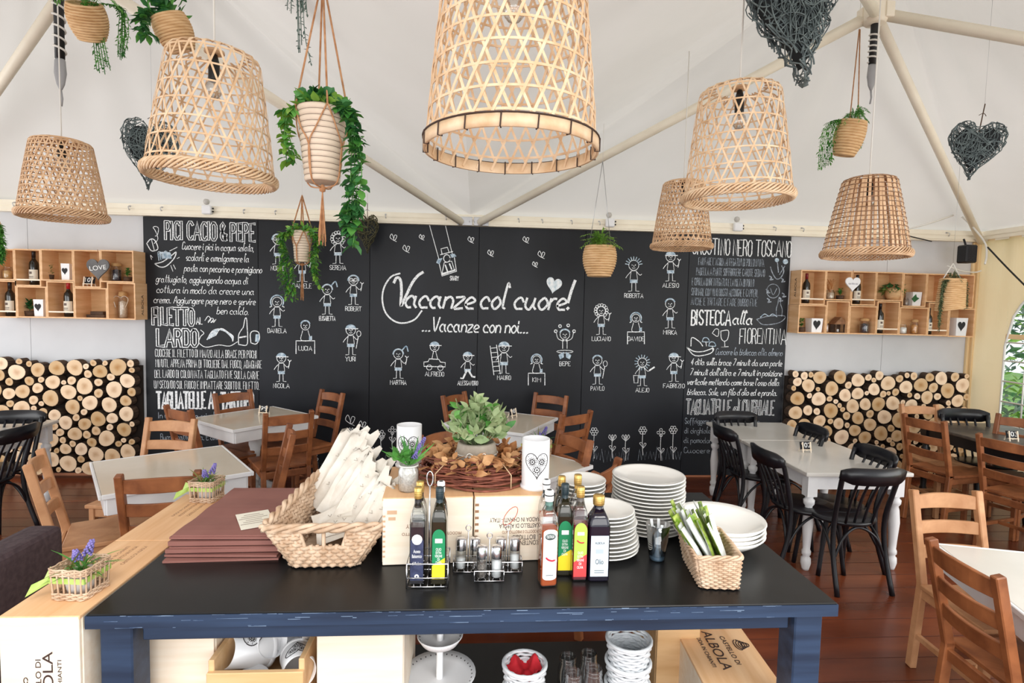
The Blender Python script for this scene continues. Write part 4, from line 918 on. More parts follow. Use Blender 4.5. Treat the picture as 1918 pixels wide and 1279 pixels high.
P_(PINE, (1118, 884), (1160, 858), 1, 'pine chair whose slat shows between the two far plate stacks')
P_(PINE, (796, 812), (838, 801), -1, 'pine chair top showing behind the vine wreath')
P_(PALE, (1692, 756), (1748, 757), -1, 'pale pine chair before the log wall at the dark table')
P_(PINE, (1702, 776), (1757, 787), 1, 'dark pine chair with three slats, front left of the dark table')
P_(PINE, (1840, 813), (1919, 829), 1, 'pine chair with its back to the camera, near the dark table sign 103', sc=1.05)
P_(PALE, (1719, 916), (1819, 918), -1, 'pale pine chair behind the nearest white table on the right', sc=1.05)
P_(PINE, (1742, 1008), (1866, 1078), 1, 'nearest pine chair, its three slatted back to the camera, at the nearest white table', sc=1.03)
P_(PINE, (1900, 778), (1935, 783), -1, 'pine chair facing the dark table from under the arched window')
B_ = lambda a, b, aw, lab, **k: by_posts(BIST, a, b, aw, lab, ztop=.83, **k)
B_((1340, 773), (1411, 773), -1, 'black bistro chair at the far head of the white table 102')
B_((1329, 790), (1377, 808), 1, 'black bistro chair far left side of table 102', rz=-PI/2)
B_((1398, 826), (1467, 858), 1, 'black bistro chair near left side of table 102', rz=-PI/2)
B_((1495, 788), (1561, 812), -1, 'black bistro chair far right side of table 102', rz=PI/2)
B_((1603, 829), (1690, 857), -1, 'black bistro chair near right side of table 102', rz=PI/2)
B_((1587, 880), (1696, 880), 1, 'black bistro chair at the near head of table 102, back to the camera')
B_((1759, 767), (1845, 770), -1, 'black bistro chair on the far side of the dark table', sc=1.08)
B_((-2, 772), (76, 772), -1, 'black bistro chair behind the white table by the left log wall')
B_((-8, 812), (76, 790), 1, 'black bistro chair in front of the white table by the left log wall')

# ================================================================== dining tables
def turned(h, r=.034):
    k = h/.71
    return [(r*.62, 0), (r*.75, .015*k), (r*1.0, .05*k), (r*.95, .085*k), (r*.6, .10*k), (r*.9, .115*k), (r*.9, .135*k), (r*.7, .15*k), (r*.82, .22*k), (r*1.08, .34*k), (r*.85, .43*k), (r*.66, .455*k), (r*1.05, .475*k), (r*1.1, .5*k), (r*.7, .515*k), (r*.95, .53*k)]
def long_table(loc, w, d, h, lab, top_m, leg_m, rz=0, grp='tables with turned legs'):
    t = thing('dining_table', lab, 'table', loc, rz, grp)
    m = M(); m.box((0, 0, h-.014), (w, d, .028)); m.build('tabletop', top_m, t, bevel=.008, seg=2)
    m = M()
    for s in (-1, 1): m.box((s*(w/2-.06), 0, h-.08), (.02, d-.16, .1)); m.box((0, s*(d/2-.06), h-.08), (w-.16, .02, .1))
    m.build('apron', leg_m, t)
    for sx in (-1, 1):
        for sy_ in (-1, 1):
            m = M(); x, y = sx*(w/2-.07), sy_*(d/2-.07); m.lathe(turned(h), 16, c=(x, y, 0)); k = h/.71; m.box((x, y, (.53*k+h-.028)/2), (.07, .07, h-.028-.53*k)); m.build('leg', leg_m, t)
    return t
ta, tb = pz(1512, 886, .71), pz(1712, 886, .71); xc, tw = (ta.x+tb.x)/2, tb.x-ta.x; dY = pz(1348, 790, .71).y-ta.y; Hh = dY/2
ts = pz(1405, 824, .71).y
long_table((xc, ta.y+(ts-ta.y)/2, 0), tw, ts-ta.y-.006, .71, 'near white table of the row carrying the number 102', white_top, white_wood)
long_table((xc, ts+(5.3-ts)/2, 0), tw, 5.3-ts-.006, .71, 'far white table of the row, against the chalkboard end', white_top, white_wood)
number_sign(tuple(pz(1510, 847, .71)), .05, '102', 'mini chalkboard number 102 standing on the white table', .95)
# dark table 103
q = pz(1752, 790, .74); r_ = pz(1905, 830, .74)
q = pz(1834, 823, .76); dk = long_table((q.x+.42, q.y+.02, 0), .84, 1.36, .76, 'dark wooden table with black legs carrying the number 103', dark_top, blackp); print('dark', q)
number_sign(tuple(pz(1897, 826, .76)), -.1, '103', 'mini chalkboard number 103 on the dark table', 1.0)
def square_table(c, w, d, h, rz, lab, top_m=cream_top, foot=True):
    t = thing('pedestal_table', lab, 'table', c, rz, 'cream pedestal tables')
    m = M(); m.box((0, 0, h-.011), (w-.03, d-.03, .022)); m.build('tabletop', top_m, t, bevel=.003)
    m = M()
    for s in (-1, 1): m.box((s*(w/2-.007), 0, h-.012), (.014, d, .026)); m.box((0, s*(d/2-.007), h-.012), (w-.028, .014, .026))
    m.build('table_rim', white_wood, t, bevel=.003)
    m = M()
    for s in (-1, 1): m.box((s*(w/2-.035), 0, h-.07), (.02, d-.07, .1)); m.box((0, s*(d/2-.035), h-.07), (w-.07, .02, .1))
    m.build('apron', white_wood, t, bevel=.003)
    m = M(); m.lathe([(.045, .1), (.06, .13), (.05, .17), (.036, .2), (.042, .32), (.034, .4), (.046, .5), (.055, .53), (.055, h-.03)], 16); m.box((0, 0, h-.05), (w*.6, .08, .03)); m.box((0, 0, h-.05), (.08, d*.6, .03)); m.build('pedestal', white_wood, t)
    for k in range(4):
        m = M(); a = k*PI/2+PI/4; dx, dy = math.cos(a), math.sin(a)
        m.tube(catmull([(dx*.03, dy*.03, .19), (dx*.16, dy*.16, .13), (dx*.27, dy*.27, .05), (dx*.36, dy*.36, .02)], 4), [.04]*4+[.034]*4+[.026]*5, 8); m.build('foot', white_wood, t)
    return t
def from_corners(pts, z): 
    q = [pz(x, y, z) for x, y in pts]; return q
q = from_corners([(395, 775), (443, 808), (604, 780)], .77); e1, e2 = q[0]-q[1], q[2]-q[1]; print('t99', e1.length, e2.length, q[1])
rz99 = math.atan2(e2.y, e2.x); n99 = V((-math.sin(rz99), math.cos(rz99), 0)); w99 = e2.length; d99 = abs(e1.dot(n99))
c99 = q[1]+e2/2+n99*d99/2
t99 = square_table((c99.x, c99.y, 0), w99, min(d99, .72), .77, rz99, 'cream topped pedestal table number 99 by the chalkboard')
number_sign(tuple(pz(493, 777, .77)), -.2, '99', 'mini chalkboard number 99 on the cream table by the menu panel', 1.0)
q = from_corners([(193, 862), (184, 930), (476, 883), (430, 832)], .77); rzf = math.atan2(q[2].y-q[1].y, q[2].x-q[1].x); nf = V((-math.sin(rzf), math.cos(rzf), 0)); wf = (q[2]-q[1]).length; df = ((q[0]-q[1]).dot(nf)+(q[3]-q[2]).dot(nf))/2; cf = q[1]+(q[2]-q[1])/2+nf*df/2
print('tf', wf, df, rzf, cf)
square_table((cf.x, cf.y, 0), wf, df, .77, rzf, 'cream topped pedestal table in the front left, nearest the long crate')
q = from_corners([(985, 812), (1046, 783)], .77); rzc = math.atan2(q[1].y-q[0].y, q[1].x-q[0].x); nc = V((-math.sin(rzc), math.cos(rzc), 0)); wc = (q[1]-q[0]).length; cc = q[0]+(q[1]-q[0])/2+nc*.4; print('tc', wc, rzc, cc)
square_table((cc.x, cc.y, 0), max(.78, wc), .78, .77, rzc, 'cream pedestal table behind the bushy plant, before the chalkboard')
p = pz(962, 782, .77); number_sign(tuple(p), .9, '98', 'mini chalkboard seen edge on on the centre cream table', 1.0)
q = pz(1110, 871, .77); square_table((q.x-.56, q.y+.02, 0), .8, .8, .77, PI/4-.04, 'cream pedestal table whose corner shows above the left plate stack')
# white table at the left edge and at the right edge
q = pz(92, 797, .71); long_table((q.x-.44, q.y-.2, 0), .8, .8, .71, 'white table with turned legs by the left log wall', white_top, white_wood, rz=.12)
a, b = pz(1747, 1016, .71), pz(1916, 1150, .71); e = b-a; ang = math.atan2(e.y, e.x); L = max(.95, e.length); nn = V((-math.sin(ang), math.cos(ang), 0)); cc = a+e.normalized()*L/2+nn*.4
print('right table', a, b, e.length, ang)
square_table((cc.x, cc.y, 0), L, .8, .71, ang, 'nearest white table on the right, with two pine chairs', white_top)
# ================================================================== serving table
TZ = .982
A, B = pz(158, 1152, TZ), pz(1571, 1130, TZ); TA = math.atan2(B.y-A.y, B.x-A.x); TW = (B-A).length; TD = .945
tb_ = thing('serving_table', 'long worn black and blue serving table with a lower shelf in the foreground', 'table', (A.x, A.y, 0), TA)
m = M(); m.box((TW/2, TD/2, TZ-.003), (TW-.004, TD-.004, .006)); m.build('tabletop', table_top_m, tb_, bevel=.002)
m = M(); m.box((TW/2, .012, TZ-.021), (TW, .024, .034)); m.box((TW/2, TD-.012, TZ-.021), (TW, .024, .034)); m.box((.012, TD/2, TZ-.021), (.024, TD-.05, .034)); m.box((TW-.012, TD/2, TZ-.021), (.024, TD-.05, .034)); rn = random.Random(5)
for i in range(90):
    x = rn.uniform(.02, TW-.15); L_ = rn.uniform(.01, .1)*rn.random(); m.box((x+L_/2, -.0004, TZ-.0045-rn.choice((.0, .0, .0, .01, .014, .031, .032))+rn.uniform(-.001, .001)), (L_, .001, rn.uniform(.0006, .0017)), None, 1)
m.build('top_edge', [table_blue, wear_m], tb_)
m = M(); m.box((TW/2, TD/2, TZ-.028), (TW-.06, TD-.06, .02)); m.build('top_underside', table_blue, tb_)
m = M(); m.box((TW/2, .05, TZ-.066), (TW-.24, .022, .056)); m.box((TW/2, TD-.05, TZ-.066), (TW-.24, .022, .056))
for x in (.05, TW-.05): m.box((x, TD/2, TZ-.066), (.022, TD-.24, .056))
m.build('apron', table_blue, tb_, bevel=.003)
for x in (.064, TW-.072):
    for y in (.06, TD-.06): m = M(); m.box((x, y, (TZ-.038)/2), (.082, .082, TZ-.038)); m.build('leg', table_blue, tb_, bevel=.004)
SZ = .33
m = M(); m.box((TW/2, TD/2, SZ-.02), (TW-.1, TD-.1, .04)); m.build('shelf', table_top_m, tb_, bevel=.003)
# ------------------------------------------------------------------ long crates at the left end
def closed_crate(loc, w, d, h, rz, lab, mt=crate_pale, grp='closed wine crates', top=None):
    t = thing('wine_crate', lab, 'crate', loc, rz, grp); th = .01
    m = M(); m.box((0, 0, h/2), (w, d-2*th, h-.012)); m.build('crate_body', mt, t, bevel=.002)
    m = M(); m.box((0, -d/2+th/2, h/2-.0), (w-.004, th, h-.004)); m.build('end_board', mt, t, bevel=.0015)
    m = M(); m.box((0, d/2-th/2, h/2-.0), (w-.004, th, h-.004)); m.build('end_board', mt, t, bevel=.0015)
    m = M(); m.box((0, 0, h-.005), (w, d-.001, .01)); lid = m.build('lid', top or crate_y, t, bevel=.0015); return t, lid
q0, q1 = pz(12, 1158, .985), pz(163, 1155, .985); cw = .198; CY0 = q1.y
for k, (lab) in enumerate(('near pale wine crate with stamped end, at the left end of the serving table', 'far pale wine crate in line behind the stamped one, left of the serving table')):
    x = A.x-.105; y = CY0+.235+k*.465
    base = closed_crate((x, y, 0), cw, .462, .325, 0, 'lowest wine crate under the %s crate left of the serving table' % ('near' if k == 0 else 'far'))
    closed_crate((x, y, .326), cw, .462, .325, 0, 'middle wine crate under the %s crate left of the serving table' % ('near' if k == 0 else 'far'))
    t, lid = closed_crate((x, y, .652), cw, .462, .333, 0, lab)
    if k == 0:
        e = [c for c in t.children if c.name.startswith('end_board')][0]
        for tx, sz, xx, zz, wd in (('ALBOLA', .036, .02, .145, .19), ('CASTELLO DI', .019, -.004, .145, .15), ('RADDA IN CHIANTI', .014, .048, .122, .19)):
            stamp(e, tx, sz, (xx, -.2315, zz), (PI/2, -PI/2, 0), ink, width=wd)
        m = M()
        for a in range(4): m.tube([(-.036+.012*math.cos(q*.5)*(1-a*.2), 0, .11+a*.018+.008*math.sin(q*.5)) for q in range(13)], .0016, 4, closed=False)
        cr = m.build('crest', ink, e); cr.location = (0, -.2315, 0); cr.scale = (1, .2, 1)
    for j, (tx, yy) in enumerate((('CASTELLO DI ALBOLA', .03), ('PRODOTTO IN ITALIA', .0), ('RADDA IN CHIANTI', -.025))):
        stamp(lid, tx, .016, (yy*1.0-.0, .05 if k else .12, .333), (0, 0, PI/2), ink_soft, width=.13)
# dark upholstered chair behind them
t = thing('upholstered_armchair', 'aubergine upholstered armchair at the lower left edge beyond the long crates', 'armchair', (-1.56, 1.66, 0))
m = M(); m.box((.06, -.04, .72), (.12, .84, .55)); m.build('backrest', uphol, t, bevel=.03, seg=3)
m = M(); m.box((-.29, -.04, .38), (.56, .8, .16)); m.build('seat', uphol, t, bevel=.04, seg=3)
for y in (-.42, .34): m = M(); m.box((-.28, y, .5), (.5, .09, .26)); m.build('armrest', uphol, t, bevel=.03, seg=2)
for x in (-.5, .08):
    for y in (-.38, .3): m = M(); m.tube([(x, y, .31), (x, y, 0)], [.025, .016], 10); m.build('leg', dark_pot, t)
m = M(); m.ball((.122, -.05, .86), .012, 10, sc=(.5, 1, 1)); m.build('button', steel, t)
m = M(); m.tube(catmull([(.122, -.05, .86), (.128, -.09, .835), (.128, -.18, .805), (.13, -.3, .79)], 5), .003, 6); m.build('cord', rope_m, t)
# ------------------------------------------------------------------ wicker weaving
def wicker(name, parent, bot, top, lv, ns, r, mt, stake=None, amp=1.0, skip=None, rim=2.0, n_rim=3):
    """woven basket between two quads of corners (lists of four points)"""
    bot = [V(p) for p in bot]; top = [V(p) for p in top]; m = M()
    def ring(t, k, wig):
        q = [bot[i].lerp(top[i], t) for i in range(4)]; c = sum(q, V())/4; pts = []
        for i in range(4):
            a, b = q[i], q[(i+1) % 4]; n = ns[i % 2]
            nn = (b-a).cross(V((0, 0, 1))).normalized(); nn = nn if nn.dot((a+b)/2-c) > 0 else -nn
            for j in range(n):
                u = (j+.5)/n; p = a.lerp(b, u); s = 1 if (j+k+i) % 2 else -1
                if j == 0 or j == n-1: p = p.lerp(c, .02)
                pts.append((p+nn*(s*wig), i, u))
        return pts
    for k in range(lv):
        t = (k+.3)/lv; pr = ring(t, k, r*amp); pts = [p for p, i, u in pr]
        if skip and skip[0] < t < skip[1]:
            seg = [p for p, i, u in pr if not (i == 0 and skip[2] < u < skip[3])]
            st = [j for j, (p, i, u) in enumerate(pr) if i == 0 and u >= skip[3]][0]
            ordered = [pr[(st+j) % len(pr)] for j in range(len(pr))]; seg = [p for p, i, u in ordered if not (i == 0 and skip[2] < u < skip[3])]
            m.tube(catmull(seg, 2), r, 6)
        else: m.tube(catmull(pts, 2, True), r, 6, closed=True)
    o = m.build('weave', mt, parent)
    m = M(); pb = ring(0, 0, 0); pt = ring(1.0, 0, 0)
    for (a, i, u), (b, _, _) in zip(pb, pt):
        if skip and i == 0 and skip[2] < u < skip[3] and abs(u-(skip[2]+skip[3])/2) > .04: b = a.lerp(b, skip[0])
        m.tube([a, b+(b-a)*.02], r*.95, 6)
    m.build('stakes', stake or mt, parent)
    m = M(); base = ring(1.0, 0, 0); cl = [p for p, i, u in base]
    for e in range(n_rim):
        ph = 2*PI*e/n_rim; pts = []
        for j, p in enumerate(cl):
            c = sum(top, V())/4; o_ = (p-c); o_.z = 0; o_.normalize(); a = ph+j*1.1; pts.append(p+o_*(math.cos(a)*r*rim*.7)+V((0, 0, math.sin(a)*r*rim*.7)))
        m.tube(catmull(pts, 2, True), r*1.15, 6, closed=True)
    m.build('rim', mt, parent)
    m = M(); m.add([bot[0], bot[1], bot[2], bot[3]], [(3, 2, 1, 0)]); q = [p+V((0, 0, r)) for p in bot]; m.add(q, [(0, 1, 2, 3)]); m.build('basket_floor', mt, parent)
# brown placemats
rn = random.Random(8); pc = pz(470, 985, 1.0)
labs = ['uppermost', 'second', 'third', 'fourth', 'fifth', 'sixth', 'lowest']
zz = TZ
for k in range(7):
    i = 6-k; th = [.006, .006, .012, .008, .014, .007, .006][k]; w, d = .345, .46
    dx, dy, rz = [(-.012, -.03, .05), (.0, -.022, -.02), (-.01, -.012, .03), (.004, -.006, 0), (-.006, .0, .02), (.0, .006, -.01), (.004, .012, 0)][k]
    m = M(); n = 12; vs = []
    for a in range(n+1):
        for b in range(2):
            x = -w/2+w*b; y = -d/2+d*a/n; lift = .012*max(0, -y/d*2-.55)**2*(k % 3) + .002*math.sin(a*1.3+k)
            vs += [(x, y, lift), (x, y, th+lift)]
    fs = []
    for a in range(n):
        q = 4*a; fs += [(q+1, q+3, q+7, q+5), (q, q+4, q+6, q+2), (q, q+1, q+5, q+4), (q+2, q+6, q+7, q+3)]
    fs += [(0, 2, 3, 1), (4*n, 4*n+1, 4*n+3, 4*n+2)]
    m.add(vs, fs); o = m.build('paper_placemat', brown_paper, None, (A.x+.21+dx, 2.02+dy, zz)); o.rotation_euler = (0, 0, rz); zz += th+.0015
    tag(o, 'brown paper placemat bundle, %s in the stack left of the cutlery basket' % labs[i], 'placemat', 'brown placemats on the serving table')
PMZ = zz
t = thing('menu_leaflet', 'small cream printed leaflet lying on the brown placemats', 'leaflet', tuple(pz(478, 973, PMZ+.002)), .5)
m = M(); m.box((0, 0, .001), (.105, .15, .0015)); m.build('sheet', mat('leaflet_paper', (240, 236, 220), rough=.6), t)
m = M()
for k in range(6): m.box((-.004, .05-k*.017, .0022), (.05+.02*(k % 3), .004, .0006)); 
m.build('print', paper_d, t)
# cutlery basket with paper pouches
t = thing('cutlery_basket', 'flared wicker basket with a handle gap holding white paper cutlery pouches', 'basket', (-.45, 1.88, TZ)); O = V((-.45, 1.88, TZ))
fl, fr = pz(545, 1064, TZ), pz(668, 1062, TZ); tl, tr_ = pz(487, 992, 1.105), pz(722, 986, 1.105); bl, br_ = pz(598, 884, 1.19), pz(742, 905, 1.17)
bot = [fl-O, fr-O, V((fr.x+.02, fr.y+.26, TZ+.004))-O, V((fl.x-.01, fl.y+.26, TZ+.004))-O]; top = [tl-O, tr_-O, br_-O, bl-O]
for p in bot: p.z = .006
wicker('basket', t, bot, top, 11, (15, 19), .0066, wick_l, wick_l, 1.0, (.55, .92, .36, .66))
ix, iy = O.x, O.y
rn = random.Random(21)
pos = ['nearest the handle gap', 'second from the handle gap', 'third from the handle gap', 'fourth from the handle gap', 'fifth from the handle gap', 'sixth from the handle gap', 'seventh from the handle gap', 'eighth from the handle gap', 'ninth from the handle gap', 'tenth from the handle gap', 'eleventh from the handle gap', 'twelfth from the handle gap', 'thirteenth from the handle gap', 'hindmost of the row']
def pouch(loc, d, n, L_, w, lab, seed, mt=paper):
    d = V(d).normalized(); n = V(n); n = (n-d*n.dot(d)).normalized(); x = d.cross(n)
    mx = Matrix((x, d, n)).transposed().to_4x4(); mx.translation = V(loc)
    r = random.Random(seed); m = M(); nu, nv = 6, 10
    for sgn in (1, -1):
        vs = []
        for j in range(nv+1):
            for i in range(nu+1):
                u = i/nu*2-1; v = j/nv; th = .007*(1-u*u)*math.sin(PI*min(1, .1+v*.9))**.6
                xx = u*w/2*(1-.04*math.sin(v*9+seed)); yy = v*L_
                if j == nv: yy += .012*(1 if i % 2 else -1)*r.uniform(.3, 1)-.03*(u*(1 if seed % 2 else -1)+.3)
                vs.append((xx, yy, sgn*th+.005*math.sin(u*3+seed)+.009*math.sin(v*5+seed*1.7)+r.uniform(-.0018, .0018)))
        fs = []
        for j in range(nv):
            for i in range(nu): 
                q = j*(nu+1)+i; f = (q, q+1, q+nu+2, q+nu+1); fs.append(f if sgn > 0 else f[::-1])
        m.add(vs, fs, 0, True)
    o = m.build('cutlery_pouch', mt); o.matrix_world = mx; m = M()
    for q in range(4):
        yy, xx = L_*(.3+.15*q), r.uniform(-.3, .2)*w; m.tube([(xx, yy, .0085+.005*math.sin(xx/w*6+seed)+.009*math.sin(yy/L_*5+seed*1.7)), (xx+.012, yy+.004, .0088+.005*math.sin(xx/w*6+seed)+.009*math.sin(yy/L_*5+seed*1.7)), (xx+.004, yy+.011, .0085+.005*math.sin(xx/w*6+seed)+.009*math.sin((yy+.01)/L_*5+seed*1.7))], .0009, 4)
    m.tube([(w*.36, L_*.12, .004), (w*.36, L_*.5, .004+.009*math.sin(2.5+seed*1.7)), (w*.35, L_*.85, .004+.009*math.sin(4.2+seed*1.7))], .0012, 4); m.build('pouch_print', paper_d, o)
    tag(o, lab, 'paper pouch', 'paper cutlery pouches in the wicker basket')
    return o
for k in range(14):
    s = k/13; x = lerp(-.35, -.56, s)+rn.uniform(-.008, .008); y = lerp(1.79, 1.985, s)+rn.uniform(-.006, .006)
    d = V((.50+rn.uniform(-.06, .06), .16+rn.uniform(-.05, .05), .84)); n = V(((-.5, .22)[k % 2]+rn.uniform(-.18, .18), -.85, .42+rn.uniform(-.15, .15)))
    L_ = [.19, .2, .22, .21, .23, .26, .24, .23, .25, .27, .29, .31, .3, .31][k]
    pouch((x, y, TZ+lerp(.055, .1, s)), d, n, L_, .085, 'white paper cutlery pouch leaning in the wicker basket, '+pos[k], k+3)
pouch((-.50, 1.80, TZ+.075), (.9, .2, .12), (0, -.4, .8), .19, .09, 'white paper cutlery pouch lying flat across the front of the wicker basket', 40)
pouch((-.52, 1.84, TZ+.09), (.8, .35, .2), (-.1, -.4, .8), .17, .08, 'cream folded paper pouch lying on top of the flat pouch in the wicker basket', 43)
# two wine crates in the middle
BXA, BXB = pz(715, 1060, TZ), pz(1003, 1050, TZ); ba = math.atan2(BXB.y-BXA.y, BXB.x-BXA.x); bw = (BXB-BXA).length+.03
CZ = .216
u = V((math.cos(ba), math.sin(ba), 0)); nrm = V((-u.y, u.x, 0)); w1 = pz(886, 1055, TZ).x-BXA.x
ct = []
for k, (x0, x1, lab) in enumerate(((0, w1-.002, 'left pale wine crate under the vine wreath, behind the oil rack'), (w1+.002, bw, 'right pale wine crate under the vine wreath, printed upside down in black'))):
    c = BXA+u*((x0+x1)/2)+nrm*.17; t, lid = closed_crate((c.x, c.y, TZ), x1-x0, .34, CZ, ba, lab, crate_pale, top=crate_y); ct.append((t, x1-x0))
e = [c for c in ct[1][0].children if c.name.startswith('end_board')][0]; w2 = ct[1][1]
for tx, zz, wd, sz, mt_ in (('CONTIENE', .062, .07, .022, ink), ('6 BOTTIGLIE', .08, .085, .022, ink), ('PRODOTTO E IMBOTTIGLIATO', .098, .12, .014, ink_soft), ('CASTELLO DI ALBOLA', .118, .13, .02, ink), ('RADDA IN CHIANTI - ITALY', .138, .16, .02, ink)):
    stamp(e, tx, sz, (w2*.5-.02-wd/2, -.1705, zz), (PI/2, PI, 0), mt_, width=wd)
m = M(); pts = [(.0+.018*math.cos(a), -.1708, .15+.03*math.sin(a)) for a in [i*PI/8 for i in range(17)]]; m.tube([(p[0]+(p[2]-.15)*.5, p[1], p[2]) for p in pts], .0012, 4); m.build('red_mark', mat('red_pencil', (196, 92, 80), rough=.7), e)
m = M()
for k in range(9): m.box((-w2/2+.008, -.1705, .02+k*.021), (.012, .001, .008))
m.build('lath_marks', ink_soft, e)
e = [c for c in ct[0][0].children if c.name.startswith('end_board')][0]; w0 = ct[0][1]
stamp(e, 'ITALY', .018, (-.045, -.1705, .125), (PI/2, PI, 0), ink_soft, width=.045); stamp(e, 'PRODOTTO', .013, (-.045, -.1705, .1), (PI/2, PI, 0), ink_soft, width=.07); stamp(e, 'PRODOTTO', .013, (.075, -.1705, .1), (PI/2, PI, 0), ink_soft, width=.06)
m = M(); m.box((-w0/2+.03, -.1705, .17), (.03, .001, .012)); m.box((-w0/2+.03, -.1705, .15), (.022, .001, .01))
for k in range(9): m.box((-w0/2+.006, -.1705, .03+k*.016), (.008, .001, .006))
m.build('lath_marks', mat('pale_stamp', (206, 168, 136), rough=.8), e)
WZ = TZ+CZ
# wreath, dry leaves and the bushy plant
WC = pz(892, 875, WZ+.03); WC.z = WZ
t = thing('vine_wreath', 'wreath of reddish vine twigs strewn with dry leaves on the wine crates', 'wreath', WC); rn = random.Random(9); m = M()
for k in range(88):
    R = rn.uniform(.115, .19); zz = .012+rn.random()*.07*(1-abs(R-.15)/.06); a0 = rn.random()*6.3; L_ = rn.uniform(1.2, 4.2); rr = rn.uniform(.002, .0046); ph = rn.random()*6; pts = []
    for j in range(13):
        a = a0+L_*j/12; q = R+.014*math.sin(a*2.3+ph); pts.append((q*math.cos(a)*1.06, q*math.sin(a)*.95, max(rr, zz+.012*math.sin(a*1.7+ph))))
    m.tube(pts, rr, 5)
m.build('twig_ring', twig_r, t)
m = M(); zz = [(.16*math.cos(a), .15*math.sin(a)) for a in (4.0, 5.3, 5.9)]
for x, y in zz: m.tube([(x*1.28*(1 if i < 2 else .7), y*1.28*(1 if i < 2 else .7), z) for i, z in ((0, .006), (1, .05), (2, .085), (3, .05))], .0018, 5)
m.build('binding_string', mat('string_tan', (206, 178, 142), rough=.8), t)
m = M()
for k in range(340):
    a = rn.random()*6.3; R = rn.gauss(.135, .026); p = V((R*math.cos(a), R*math.sin(a)*.95, .045+rn.random()*.05))
    leaf(m, p, rvec(rn, -.3, .7), rn.uniform(.022, .05), rn.uniform(.016, .032), rvec(rn), 0, rn.uniform(-.6, .6), 3)
m.build('dry_leaves', leaf_dry, t)
PC = WC.copy(); PC.z = WZ
t = thing('bushy_plant', 'bushy sage green plant in a round grey pot inside the wreath', 'plant', PC)
m = M(); m.lathe([(.0, .002), (.055, .0), (.068, .04), (.074, .08), (.066, .118), (.06, .124), (.056, .116), (0, .112)], 24); m.build('pot', mat('grey_stone_pot', (172, 162, 148), (150, 138, 124), (20, 20, 20), .85, bump=.002), t)
m = M(); m.tube([(.0745*math.cos(a), .0745*math.sin(a), .085) for a in [i*PI/10 for i in range(20)]], .002, 5, closed=True)
for e in (-1, 1): m.tube(catmull([(e*.004-.0, -.076, .085), (e*.025, -.084, .101), (e*.036, -.08, .085), (e*.02, -.082, .074), (e*.003, -.077, .084), (e*.014, -.079, .06), (e*.022, -.078, .045)], 4), .0017, 5)
m.build('string_bow', cord_w, t)
m = M(); ml = M(); rn = random.Random(31); st = []
for k in range(40):
    d = rvec(rn, .05, 1); tip = V((d.x*.105, d.y*.1, .15+d.z*.11)); st.append((V((d.x*.03, d.y*.03, .11)), tip))
for a, b in st: m.tube([a, a.lerp(b, .5)+V((0, 0, .012)), b], .0022, 5)
m.build('stems', leaf_s, t)
m = M()
for a, b in st:
    for j in range(7):
        q = a.lerp(b, .45+.57*j/6); d = (b-a).normalized(); o_ = (rvec(rn, -.3, .8)+d*.5); leaf(m, q, o_, rn.uniform(.034, .052), rn.uniform(.022, .032), rvec(rn), 0 if rn.random() < .75 else 1, .2, 4)
m.build('foliage', [leaf_s, leaf_g], t)
# perforated lanterns
def lantern(loc, lab, h=.15, r=.046, rz=0, rot=None, grp='white cut out heart lanterns', spin=0):
    t = thing('cut_out_lantern', lab, 'lantern', loc, rz, grp, rot)
    m = M(); m.lathe([(r, .008), (r, h), (r*.95, h), (r*.95, .012)], 36, caps=False); m.build('shade', enamel, t)
    m = M(); m.lathe([(0, 0), (r*1.08, 0), (r*1.1, .008), (r*1.02, .012), (0, .012)], 30); m.build('base', enamel, t)
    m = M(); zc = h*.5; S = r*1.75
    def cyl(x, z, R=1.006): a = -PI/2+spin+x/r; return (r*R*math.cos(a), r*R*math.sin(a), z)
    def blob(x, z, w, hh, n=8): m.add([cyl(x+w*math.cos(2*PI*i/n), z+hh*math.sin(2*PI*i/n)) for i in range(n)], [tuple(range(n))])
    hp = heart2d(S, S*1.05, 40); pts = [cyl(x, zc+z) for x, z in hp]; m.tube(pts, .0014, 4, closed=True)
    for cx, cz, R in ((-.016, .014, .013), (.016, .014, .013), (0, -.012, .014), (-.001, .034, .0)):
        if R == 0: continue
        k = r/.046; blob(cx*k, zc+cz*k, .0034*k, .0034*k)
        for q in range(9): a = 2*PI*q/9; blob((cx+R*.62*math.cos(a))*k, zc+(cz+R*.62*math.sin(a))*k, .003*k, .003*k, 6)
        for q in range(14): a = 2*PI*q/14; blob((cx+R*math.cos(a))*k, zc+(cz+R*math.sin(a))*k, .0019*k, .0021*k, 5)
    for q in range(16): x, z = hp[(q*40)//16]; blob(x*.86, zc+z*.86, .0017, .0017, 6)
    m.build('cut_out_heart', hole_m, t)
    return t
q = pz(766, 872, WZ); lantern((q.x, q.y, WZ), 'white cut out heart lantern at the back left of the wreath', .155)
q = pz(1018, 910, WZ); lantern((q.x-.03, q.y-.01, WZ), 'white cut out heart lantern right of the wreath', .165)
